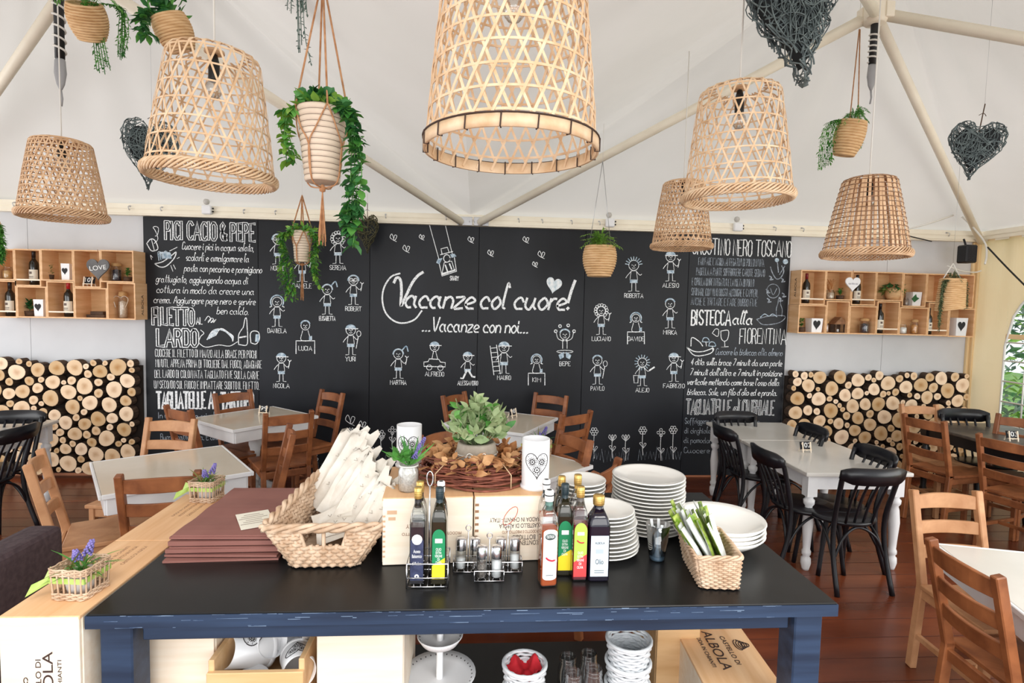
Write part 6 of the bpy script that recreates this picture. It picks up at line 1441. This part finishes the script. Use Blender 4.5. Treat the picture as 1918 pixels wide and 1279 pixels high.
o = m.build('red_napkin', mat('red_cloth', (190, 26, 40), (214, 44, 56), (20, 20, 20), .8), None, (q.x, 1.66, SZ+.002+3*hh)); tag(o, 'crumpled red cloth napkin in the white wicker basket', 'napkin')
q = pY(1178, 1200, 1.66); zt = q.z
for k in range(6): hh = (zt-SZ-.01)/6; round_basket((q.x, 1.66), SZ+.002+k*hh, .066, hh+.01, 'white wicker basket, %s from below in the right stack on the lower shelf' % ords[k])
for px, py, y, lab in ((1064, 1228, 1.76, 'back left empty glass jar of four on the lower shelf'), (1103, 1222, 1.76, 'back right empty glass jar of four on the lower shelf'), (1074, 1258, 1.63, 'front left empty glass jar of four on the lower shelf'), (1112, 1250, 1.63, 'front right empty glass jar of four on the lower shelf')):
    q = pY(px, py, y); H = q.z-SZ; t = thing('glass_jar', lab, 'jar', (q.x, y, SZ), group='empty glass jars on the lower shelf'); m = M(); r = .032
    m.lathe([(0, .002), (r*.9, 0), (r, .01), (r, H*.86), (r*.8, H*.93), (r*.8, H)], 24, caps=False); m.build('jar_glass', thin_glass('empty_jar_glass', (.93, .96, .97), .25, edge=.5), t); m = M()
    for zz in (H*.95, H*.98): m.lathe([(r*.81, zz-.003), (r*.86, zz), (r*.81, zz+.003)], 24, caps=False)
    m.build('screw_thread', glass, t)
t, lid = closed_crate((pY(1352, 1240, 1.80).x+.01, 1.80, SZ), .25, .36, .29, -.06, 'pale wine crate with a crest and black lettering on its lid, on the lower shelf', crate_pale, top=crate_y)
for tx, sz, yy, wd in (('ALBOLA', .05, -.02, .22), ('CASTELLO DI', .024, .028, .16), ('RADDA IN CHIANTI', .02, -.06, .19)): stamp(lid, tx, sz, (yy, .03, .2908), (0, 0, -PI/2), ink, width=wd)
m = M()
for a in range(4): m.tube([(.07+a*.008+.014*math.sin(q*.5), .06+.03*math.cos(q*.5)*(1-a*.2), .291) for q in range(13)], .0016, 4)
m.build('crest', ink, lid)
closed_crate((pY(1254, 1240, 1.98).x, 2.05, SZ), .16, .3, .4, 0, 'plain wine crate behind the crested crate at the right of the lower shelf', crate_w)
# ================================================================== basket lamps
tie_m2 = mat('brown_hoop', (112, 78, 52), (150, 108, 76), (30, 30, 30), .6)
def canz(p):
    x, y = p[0], p[1]; R_ = x > -.07
    ap = V((2.64, 3.7, 4.35)) if R_ else V((-2.35, 3.3, 4.3)); P4 = [(-.07, WY+.04), (5.52, WY+.04), (5.52, 1.9), (-.07, .5)] if R_ else [(-5.52, WY+.04), (-.07, WY+.04), (-.07, .5), (-5.52, .5)]
    dx, dy = x-ap.x, y-ap.y; t = 0
    for i in range(4):
        (x0, y0), (x1, y1) = P4[i], P4[(i+1) % 4]; ex, ey = x1-x0, y1-y0; den = dx*ey-dy*ex
        if abs(den) < 1e-9: continue
        s = ((x0-ap.x)*ey-(y0-ap.y)*ex)/den; u = ((x0-ap.x)*dy-(y0-ap.y)*dx)/den
        if s > 0 and -1e-6 <= u <= 1+1e-6: t = 1/s
    return 2.715+(ap.z-2.715)*(1-min(1, t))**1.15 if t else 2.715
def hang(t, z0, r=.0016, x=0, y=0):
    rot = t.rotation_euler.to_matrix(); top = t.location+rot @ V((x, y, z0)); L_ = canz(top)-top.z
    m = M(); inv = rot.inverted(); m.tube([V((x, y, z0)), V((x, y, z0))+inv @ V((0, 0, max(.02, L_+.004)))], r, 5); m.build('hanging_line', cord_w if r > .0013 else steel, t)
def lamp_shade(px, py, dist, R, H, lab, kind, rt=.74, tilt=(0, 0, 0), seed=1, ztop=3.0, hoops=None, N=None, shoulder=.8):
    c = pd(px, py, dist); t = thing('basket_lamp', lab, 'lamp', c, group='bamboo basket lamps', rot=tilt); rn = random.Random(seed)
    def prof(s):                                     # s 0..1 from rim to the crown
        if s < shoulder: u = s/shoulder; return R*lerp(1, rt, u**1.15), H*.93*u
        u = (s-shoulder)/(1-shoulder); a = u*PI/2; return R*(.1+(rt-.1)*math.cos(a)), H*(.93+.07*math.sin(a))
    def P(s, a, off=0): r, z = prof(s); return V(((r+off)*math.cos(a), (r+off)*math.sin(a), z))
    m = M(); mt = bamboo
    def strip(s0, s1, a0, a1, w, off, n=22, sq=.25, wv=0):
        pts = []; ups = []
        for i in range(n+1):
            u = i/n; s = lerp(s0, s1, u); a = lerp(a0, a1, u); pts.append(P(s, a, off+wv*math.sin(i*1.9))); ups.append(V((math.cos(a), math.sin(a), .15)))
        m.tube(pts, w, 4, sq=sq, up=lambda i: ups[i], sm=False)
    if kind == 'open':
        N = N or 22; tw = H/2.5/R
        for k in range(N):
            a = 2*PI*k/N
            strip(.0, .93, a, a+tw*1.25, .0047*R/.21, .0012, wv=.0008); strip(.0, .93, a+PI/N, a+PI/N-tw*1.25, .0047*R/.21, -.0012, wv=-.0008)
        nh = hoops or 10
        for k in range(nh):
            s = (k+.7)/(nh+.3)*.98; ph = rn.random()*6; js = rn.uniform(-.006, .006); pts = [P(min(.99, s+js*math.sin(a+ph)), a, .0) for a in [2*PI*i/48 for i in range(48)]]; m.tube(pts, .0042*R/.21, 4, closed=True, sq=.3, up=lambda i: V((math.cos(2*PI*i/48), math.sin(2*PI*i/48), .1)), sm=False)
    else:
        N = N or 34; nh = hoops or 19; tw = H/2.2/R; wv_ = rt < .65
        if wv_:
            N = 44
            for k in range(N): a = 2*PI*k/N; strip(0, .97, a, a+rn.uniform(-.05, .05), .0082, .0015*(1 if k % 2 else -1), 30, .18, .001)
        else:
            for k in range(N):
                a = 2*PI*k/N; strip(0, .96, a, a+tw*1.1, .0046, .001, 20); strip(0, .96, a+PI/N, a+PI/N-tw*1.1, .0046, -.001, 20)
        for k in range(nh):
            s = (k+.6)/nh*.97; pts = [P(min(.99, s+.004*math.sin(a*2+k)), a, .0035 if wv_ else 0) for a in [2*PI*i/40 for i in range(40)]]; m.tube(pts, .0026 if wv_ else .0042, 4, closed=True, sq=.5, up=lambda i: V((math.cos(2*PI*i/40), math.sin(2*PI*i/40), .1)), sm=False, mi=1 if wv_ else 0)
    m.build('woven_shade', [bamboo if kind == 'open' else bamboo_d, tie_m2], t)
    m = M()
    if kind == 'open' and seed == 1:
        m.lathe([(R*1.0, -.006), (R*1.03, -.006), (R*1.03, .021), (R*.998, .021), (R*1.0, -.006)], 60, caps=False); m.add([], []); rim = m.build('rim_band', bamboo, t)
        m = M()
        for k in range(17): a = 2*PI*(k+.3)/17; m.tube([(R*.985*math.cos(a), R*.985*math.sin(a), -.007), (R*1.04*math.cos(a), R*1.04*math.sin(a), -.007), (R*1.04*math.cos(a+.01), R*1.04*math.sin(a+.01), .023), (R*.985*math.cos(a), R*.985*math.sin(a), .024)], .0017, 5, closed=True)
        m.tube([(R*1.034*math.cos(a), R*1.034*math.sin(a), .0225) for a in [2*PI*i/50 for i in range(50)]], .0022, 5, closed=True); m.build('rattan_ties', tie_m, rim)
    else:
        for e in range(7):
            ph = 2*PI*e/7; m.tube([((R*1.0+.011*math.cos(ph+a*9))*math.cos(a), (R*1.0+.011*math.cos(ph+a*9))*math.sin(a), .006+.017*math.sin(ph+a*9)) for a in [2*PI*i/72 for i in range(72)]], .0045 if kind == 'open' else .004, 5, closed=True)
        m.build('braided_rim', bamboo if kind == 'open' else bamboo_d, t)
    m = M(); m.lathe([(.0, H*.98), (R*.16, H*.98), (R*.16, H*1.0), (0, H*1.005)], 14); m.build('crown_disc', bamboo_d, t)
    m = M(); m.lathe([(0, H*.76), (.016, H*.76), (.018, H*.78), (.018, H*.9), (.01, H*.97), (0, H*.98)], 14); m.build('socket', socket_m, t)
    m = M(); m.ball((0, 0, H*.7), .028, 12, sc=(1, 1, 1.2)); m.build('bulb', thin_glass('bulb_glass%d' % seed, (.95, .93, .9), .2), t)
    ztop = canz((c.x, c.y))-.002
    up = Euler(tilt).to_matrix().inverted() @ V((0, 0, 1)); top = V((0, 0, H)); m = M(); L_ = max(.05, (ztop-c.z-H)); m.tube([top, top+up*L_], .0035, 6); m.build('cord', cord_w, t)
    return t
lamp_shade(957, 283, 1.34, .202, .47, 'largest bamboo basket lamp, hanging at the top centre with a tied rim band', 'open', .79, seed=1, ztop=2.72, N=30, hoops=11)
lamp_shade(397, 334, 1.99, .206, .44, 'open woven bamboo basket lamp left of the hanging ribbed planter', 'open', .72, (0, .03, 0), 2, 3.42, N=22, hoops=8)
lamp_shade(1380, 373, 2.26, .205, .44, 'open woven bamboo basket lamp right of the centre lamp', 'open', .75, (0, -.02, 0), 3, 3.33, N=21, hoops=8)
lamp_shade(119, 406, 2.96, .192, .40, 'dense woven bamboo basket lamp at the left above the wall shelf', 'dense', .7, (0, .0, 0), 4, 3.2)
lamp_shade(1620, 478, 2.8, .19, .385, 'dense woven bamboo basket lamp at the right above the wall shelf', 'dense', .62, (0, -.0, 0), 5, 3.0)
lamp_shade(1276, 463, 3.8, .195, .445, 'dense woven bamboo basket lamp partly behind the open one on the right', 'dense', .7, (0, 0, 0), 6, 3.2)
# ================================================================== hanging planters
def rope_pot(t, r, h, mx=None, name='rope_pot', mt=sea):
    m = M(); n = 13
    pr = lambda u: r*(.46+.58*math.sin(PI*(.12+.62*u)))
    mx = mx or Matrix()
    for k in range(n):
        u = (k+.5)/n; rr = pr(u); m.tube([mx @ V((rr*math.cos(a), rr*math.sin(a), u*h)) for a in [2*PI*i/26 for i in range(26)]], h/n*.56, 6, closed=True)
    m.lathe([(0, .002), (pr(0), .004), (pr(.5)*.97, h*.5), (pr(1)*.95, h*.98), (pr(1)*.85, h*.9), (0, h*.86)], 20, mx=mx, caps=False)
    return m.build(name, mt, t)
def strand(m, pts, n, L_, w, rn, mi=(0,), spread=.9, stem=.0018, up=(0, 0, 1)):
    q = catmull(pts, 5); m.tube(q, stem, 4)
    for k in range(n):
        u = k/n*(len(q)-1); i = int(u); p = q[i].lerp(q[min(i+1, len(q)-1)], u-i); d = rvec(rn, -.6, .6); d.z -= .25; leaf(m, p, d*spread, L_*rn.uniform(.7, 1.15), w*rn.uniform(.8, 1.1), up, rn.choice(mi), .25, 3)
def fronds(m, c, n, L_, rn, droop=.6, w=.016, lo=.2, hi=1, mi=(0,), lf=10):
    for k in range(n):
        d = rvec(rn, lo, hi); l = L_*rn.uniform(.6, 1.1); c = V(c); pts = [c, c+d*l*.5+V((0, 0, .02)), c+d*l+V((0, 0, -droop*l*rn.uniform(.3, 1)))]; q = catmull(pts, 5); m.tube(q, .001, 3, cap=False)
        for i in range(2, len(q)):
            t_ = (q[i]-q[i-1]).normalized(); s = t_.cross(V((0, 0, 1))); 
            for e in (-1, 1): leaf(m, q[i], t_*.6+s*e+V((0, 0, rn.uniform(-.3, .2))), w*rn.uniform(1, 1.7), w*.4, (0, 0, 1), rn.choice(mi), .2, 2)
# p1: tilted rope pot, top left, fern trailing
c = pd(172, 42, 2.6); t = thing('hanging_planter', 'belly rope pot with trailing fern beside the left mast stub', 'planter', c, group='hanging planters'); rn = random.Random(1)
mx = mat4((0, 0, -.08), 0, .55, .15); rope_pot(t, .073, .15, mx); m = M(); o = mx @ V((0, 0, .15)); fronds(m, o, 30, .16, rn, .5)
for k in range(9): x = .1+.03*rn.random(); strand(m, [o, (x*.8, .05, .1), (x+.01*k*.3, .02, -.02), (x+.01, .0, -.14-.03*rn.random())], 34, .02, .008, rn)
for k in range(6): strand(m, [o, (.02+.02*k*.3, -.03, .0), (.02+.01*k, -.02, -.12), (.03+.012*k, -.02, -.2-.04*rn.random())], 34, .015, .008, rn)
m.build('trailing_fern', leaf_g, t); m = M(); m.tube([o, o+V((0, 0, .5))], .003, 5); m.build('hanger', rope_m, t); hang(t, o.z+.5, .002, o.x, o.y)
# p2: succulent
c = pd(333, 62, 2.55); t = thing('hanging_planter', 'rope pot with dark succulent above the left basket lamp', 'planter', c, group='hanging planters'); mx = mat4((.02, 0, -.08), 0, .3, -.3); rope_pot(t, .072, .15, mx); o = mx @ V((0, 0, .15)); m = M(); rn = random.Random(2)
for k in range(110): p = o+V((rn.uniform(-.08, .05), rn.uniform(-.06, .05), rn.uniform(-.01, .1))); leaf(m, p, rvec(rn, -.1, .9), .055, .028, rvec(rn), rn.choice((0, 1)), .1, 3)
for q in range(3): strand(m, [o+V((-.06, -.04, .0)), o+V((-.08, -.06, -.06)), o+V((-.06+.02*q, -.07, -.13))], 22, .05, .026, rn, (0, 1))
m.build('succulent', [leaf_d, leaf_g], t); m = M(); m.tube([o, o+V((0, 0, .5))], .003, 5); m.build('hanger', rope_m, t); hang(t, o.z+.5, .002, o.x, o.y)
# p3: ribbed pot in macrame
def ribbed(t, rt_, rb, h, n):
    m = M(); m.lathe([(0, 0), (rb*.94, 0)]+[q for k in range(n) for q in ((lerp(rb, rt_, (k+.08)/n), h*(k+.06)/n), (lerp(rb, rt_, (k+.5)/n)+h/n*.12, h*(k+.5)/n), (lerp(rb, rt_, (k+.92)/n), h*(k+.94)/n), (lerp(rb, rt_, (k+1)/n)-h/n*.16, h*(k+1)/n))]+[(rt_*.9, h), (rt_*.86, h*.9), (0, h*.88)], 32, caps=False); p = m.build('ribbed_pot', stripe_m, t)
    m = M(); 
    for k in range(n): r_ = lerp(rb, rt_, (k+1)/n); m.lathe([(r_-h/n*.1, h*(k+.93)/n), (r_+h/n*.03, h*(k+1)/n), (r_-h/n*.1, h*(k+1.07)/n)], 32, caps=False)
    m.build('rib_grooves', groove_pot, p)
def macrame(t, rt_, rb, h, up_to, tassel, r=.0035):
    m = M()
    for k in range(4):
        a = PI/4+k*PI/2-.35; A_ = V((math.cos(a)*rt_*1.05, math.sin(a)*rt_*1.05, h))
        m.tube([A_, V((0, 0, up_to))], r, 6)
        for e in (-1, 1):
            b = a+e*PI/4; m.tube(catmull([A_, V((math.cos((a+b)/2)*lerp(rb, rt_, .7)*1.1, math.sin((a+b)/2)*lerp(rb, rt_, .7)*1.1, h*.7)), V((math.cos(b)*lerp(rb, rt_, .45)*1.1, math.sin(b)*lerp(rb, rt_, .45)*1.1, h*.45)), V((math.cos(b)*rb*1.04, math.sin(b)*rb*1.04, 0)), V((0, 0, -.02))], 4), r*.75, 6)
    m.lathe([(0, -.035), (r*3, -.03), (r*3.4, -.015), (0, -.005)], 10); m.build('macrame_cords', rope_m, t); m = M(); rn = random.Random(3)
    for k in range(16): x, y = rn.uniform(-.01, .01), rn.uniform(-.01, .01); m.tube(catmull([(0, 0, -.025), (x*.8, y*.8, -.025-tassel*.4), (x*1.8, y*1.8, -.025-tassel*rn.uniform(.75, 1))], 3), r*.55, 5)
    m.build('tassel', rope_m, t)
c = pd(604, 342, 1.98); t = thing('hanging_planter', 'white ribbed pot in a macrame hanger with glossy trailing succulent', 'planter', c, group='hanging planters'); ribbed(t, .085, .058, .25, 13); macrame(t, .085, .058, .25, .7, .2); hang(t, .69, .004); rn = random.Random(6); m = M()
for k in range(150): a = rn.random()*6.3; p = V((.085*math.cos(a)*rn.random()**.4, .085*math.sin(a)*rn.random()**.4, .25+rn.uniform(-.01, .035))); leaf(m, p, rvec(rn, -.1, .9), .04, .032, rvec(rn), rn.choice((0, 1, 2)), .1, 3)
for q in range(4): strand(m, [(.06, -.05, .25), (.11, -.06, .22), (.11+.012*q, -.05, .05), (.10+.01*q, -.05, -.1), (.085+.01*q, -.04, -.14-.03*q)], 60, .044, .034, rn, (0, 1, 1))
for q in range(3): strand(m, [(-.06, -.03, .25), (-.105-.01*q, -.03, .23), (-.125+.01*q, -.02, .14), (-.115+.012*q, -.02, .06)], 26, .04, .028, rn, (0, 2))
m.build('succulent', [leaf_g, leaf_d, leaf_l], t)
# p4
c = pd(566, 491, 5.1); t = thing('hanging_planter', 'small ribbed pot with two long green trails before the chalkboard', 'planter', c, group='hanging planters'); ribbed(t, .085, .065, .28, 12); macrame(t, .085, .065, .28, .6, .33, .006); hang(t, .59, .002); rn = random.Random(7); m = M()
for k in range(80): a = rn.random()*6.3; leaf(m, (.09*math.cos(a), .09*math.sin(a), .28+rn.uniform(-.02, .04)), rvec(rn, -.2, .8), .06, .03, rvec(rn), rn.choice((0, 1)), .1, 3)
for q in range(7): strand(m, [(-.05, -.03, .28), (-.13-.01*q, -.05, .22), (-.15+.02*q-.04, -.05, -.05), (-.12+.012*q, -.04, -.36+.03*(q % 3))], 60, .055, .026, rn, (0, 1))
for q in range(6): strand(m, [(.05, -.03, .28), (.13+.01*q, -.05, .22), (.14-.01*q, -.05, .02), (.12+.012*q, -.04, -.14-.02*q)], 44, .055, .026, rn, (0, 1))
m.build('trailing_plant', [leaf_g, leaf_l], t)
# p5
c = pd(1122, 518, 4.6); t = thing('hanging_planter', 'straw rope pot with a green fern before the right half of the chalkboard', 'planter', c, group='hanging planters'); rope_pot(t, .125, .25); rn = random.Random(8); m = M(); fronds(m, (0, 0, .24), 46, .2, rn, .35, .022); m.build('fern', leaf_l, t)
m = M(); m.tube([(-.09, 0, .24), (.0, 0, .93)], .0028, 5); m.tube([(.09, 0, .24), (.0, 0, .93)], .0028, 5); m.build('hanging_wires', steel, t); hang(t, .92, .0014)
# p6
c = pd(1580, 292, 4.0); t = thing('hanging_planter', 'tilted straw pot with fern trailing left, below the right roof hub', 'planter', c, group='hanging planters'); mx = mat4((0, 0, 0), 0, .2, .12); rope_pot(t, .088, .24, mx); rn = random.Random(9); m = M(); o = mx @ V((0, 0, .24)); fronds(m, o, 22, .13, rn, .7, .018)
for k in range(9): x = -.08-.012*k; strand(m, [o, (x*.8, -.04, .22), (x-.03, -.05, .08), (x-.03, -.04, -.05-.02*rn.random()-.008*k)], 34, .03, .012, rn)
for k in range(4): strand(m, [o, (.08, -.03, .22), (.1, -.03, .1), (.095, -.02, .05)], 16, .025, .011, rn)
m.build('trailing_fern', leaf_g, t); m = M(); m.tube([o+V((-.03, 0, 0)), o+V((.0, 0, .62))], .004, 5); m.tube([o+V((.03, 0, 0)), o+V((.006, 0, .62))], .004, 5); m.build('hanging_cords', rope_m, t); hang(t, o.z+.6, .002, o.x, o.y)
# p7 left edge
c = pd(-12, 452, 4.9); t = thing('hanging_planter', 'fern trailing before the outer end of the left wall shelf', 'planter', c, group='hanging planters'); rope_pot(t, .09, .18, mat4((-.05, 0, 0))); rn = random.Random(10); m = M()
for k in range(16): strand(m, [(0, 0, .15), (.06+.02*rn.random(), -.03, .12), (.07+.03*rn.random(), -.03, -.05), (.05+.04*rn.random(), -.03, -.12-.1*rn.random())], 40, .05, .018, rn)
m.build('trailing_fern', leaf_g, t); m = M(); m.tube([(-.05, 0, .17), (-.05, 0, .6)], .004, 5); m.build('hanger', rope_m, t); hang(t, .59, .002, -.05)
# blue green trailing plant at the top
c = pd(580, -70, 2.4); t = thing('hanging_planter', 'blue green trailing plant hanging beside the macrame cords', 'planter', c, group='hanging planters'); rope_pot(t, .09, .16); rn = random.Random(11); m = M()
for k in range(9): x = -.03+rn.uniform(-.035, .035); strand(m, [(0, -.02, .15), (x-.02, -.09, .1), (x, -.08, -.1), (x+rn.uniform(-.012, .03), -.08, -.24-.2*rn.random()**2)], 40, .016, .009, rn)
strand(m, [(0, -.02, .15), (-.07, -.09, .05), (-.1, -.08, -.12), (-.1, -.08, -.2)], 30, .016, .008, rn); strand(m, [(0, -.02, .15), (.0, -.09, .05), (.0, -.08, -.3), (.03, -.08, -.46)], 46, .016, .008, rn)
m.build('trailing_plant', leaf_b, t); m = M(); m.tube([(0, 0, .15), (0, 0, .3)], .004, 5); m.build('hanger', rope_m, t); hang(t, .29, .002)
# wooden disc that carries the macrame
# seagrass planter on the right shelf
c = pd(1779, 578, 5.25); t = thing('hanging_planter', 'worn seagrass planter with drooping green hanging before the right wall shelf', 'planter', c, group='hanging planters'); rn = random.Random(12)
m = M(); n = 16
for k in range(n): u = k/(n-1); rr = .125-.018*u; m.tube([(rr*math.cos(a)+.012*u, rr*math.sin(a)*.7, .27*u+.03*math.cos(a)*(1-u)*.6) for a in [2*PI*i/24 for i in range(24)]], .0105, 6, closed=True)
m.lathe([(0, .02), (.115, .02), (.1, .27), (0, .27)], 20, sy=.68, caps=False); m.build('seagrass_pot', sea, t); m = M()
for k in range(16): strand(m, [(-.05, -.02, .26), (-.11-.02*rn.random(), -.06, .25), (-.14-.02*rn.random(), -.07, .1), (-.13-.03*rn.random(), -.06, -.05-.2*rn.random())], 34, .03, .012, rn)
for k in range(7): strand(m, [(.05, -.02, .27), (.11, -.04, .24), (.125, -.04, .1), (.12, -.04, .0)], 24, .026, .012, rn)
fronds(m, (0, 0, .26), 26, .11, rn, .6, .014); m.build('drooping_green', mat('dull_green_leaf', (78, 92, 60), (116, 126, 88), (9, 9, 9), .6), t)
m = M(); 
for e in (-1, 1): m.tube([(e*.09, 0, .27), (0, 0, .42)], .005, 5)
m.build('hanging_cords', cord_w, t); hang(t, .41, .0012)
# mossy pot in the right shelf
s = shelf_at(RC['d'], 1671); t = thing('small_potted_plant', 'mossy round pot with green crown in the top row of the right shelf', 'plant', s, group='small plants on the wall shelves'); rn = random.Random(5)
m = M(); m.lathe([(0, 0), (.06, 0), (.085, .05), (.08, .11), (.06, .13), (0, .125)], 20, c=(.02, 0, 0)); m.build('pot', sea, t); m = M()
for k in range(170): d = rvec(rn, -.2, 1); p = V((.0, 0, .1))+V((d.x*.085, d.y*.07, d.z*.07)); leaf(m, p, V((d.x, d.y, rn.uniform(-.9, .5))), rn.uniform(.03, .06), .014, rvec(rn), 0 if d.z > .3 else 1, .3, 2)
m.build('foliage', [leaf_d, mat('moss_green', (88, 108, 40), (126, 142, 66), (20, 20, 20), .7)], t)
# ================================================================== twig hearts
twig_core = mat('twig_core', (38, 42, 44), rough=.9)
def twig_heart(c, w, h, th, n, mt, lab, rz=0, tilt=0, string=.16, seed=1, r=.003):
    t = thing('twig_heart', lab, 'heart', c, rz, 'hanging twig hearts', rot=(0, tilt, rz)); rn = random.Random(seed); hp = heart2d(w, h, 60)
    def inside(x, z):
        k = False; j = len(hp)-1
        for i in range(len(hp)):
            (xi, zi), (xj, zj) = hp[i], hp[j]
            if (zi > z) != (zj > z) and x < (xj-xi)*(z-zi)/(zj-zi)+xi: k = not k
            j = i
        return k
    m = M(); m.prism(hp, th*.5, mat4((0, th*.25, 0), 0, PI/2) @ Matrix.Diagonal((.78, .78, 1, 1)), 1)
    for k in range(n):
        for _ in range(40):
            x, z = rn.uniform(-w/2, w/2), rn.uniform(-h*.55, h*.5)
            if inside(x, z): break
        a = rn.gauss(PI/2, .8) if rn.random() < .75 else rn.random()*PI; L_ = w*rn.uniform(.25, .6); cv = rn.uniform(-1.6, 1.6); pts = []; side = rn.choice((-1, 1)); y0 = side*th*.5*rn.uniform(.5, 1.05)
        for i in range(7):
            s = (i/6-.5); aa = a+cv*s; px_, pz_ = x+math.cos(aa)*L_*s, z+math.sin(aa)*L_*s
            if inside(px_*.97, pz_*.97): e = max(.25, 1-(abs(px_)/(w*.55))**3); pts.append((px_, y0*e, pz_))
        if len(pts) > 2: m.tube(pts, r*rn.uniform(.6, 1.2), 4, cap=False)
    for k in range(26):
        i = rn.randrange(60); q = [(hp[(i+j) % 60][0]*rn.uniform(.97, 1.04), rn.uniform(-.4, .4)*th, hp[(i+j) % 60][1]*rn.uniform(.97, 1.04)) for j in range(9)]; m.tube(catmull(q, 2), r*.9, 4, cap=False)
    m.build('twig_bundle', [mt, twig_core], t); m = M(); m.tube([(0, 0, h*.32), (0, 0, h*.32+string)], .0035, 5); m.tube(catmull([(-.02, 0, h*.32+string*.6), (0, -.01, h*.32+string*.66), (.02, 0, h*.32+string*.58)], 3), .002, 4); m.build('hanger', dark_pot, t); hang(t, h*.32+string-.01, .0009); return t
twig_heart(pd(280, 290, 3.5), .30, .42, .07, 280, twig_g, 'grey twig heart half hidden behind the left open basket lamp', .3, .06, .14, 1)
twig_heart(pd(1487, 25, 2.1), .37, .52, .09, 480, twig_g, 'big blue grey twig heart beside the right roof hub', .1, -.22, .35, 2, .0028)
twig_heart(pd(1826, 283, 3.6), .30, .36, .06, 260, twig_g, 'dark grey twig heart hanging before the right tent roof', -.4, .12, .18, 3)
twig_heart(pd(688, 438, 5.45), .205, .36, .09, 150, moss_m, 'small mossy twig heart over the chalkboard left of the slogan', 0, 0, .18, 4, .004)
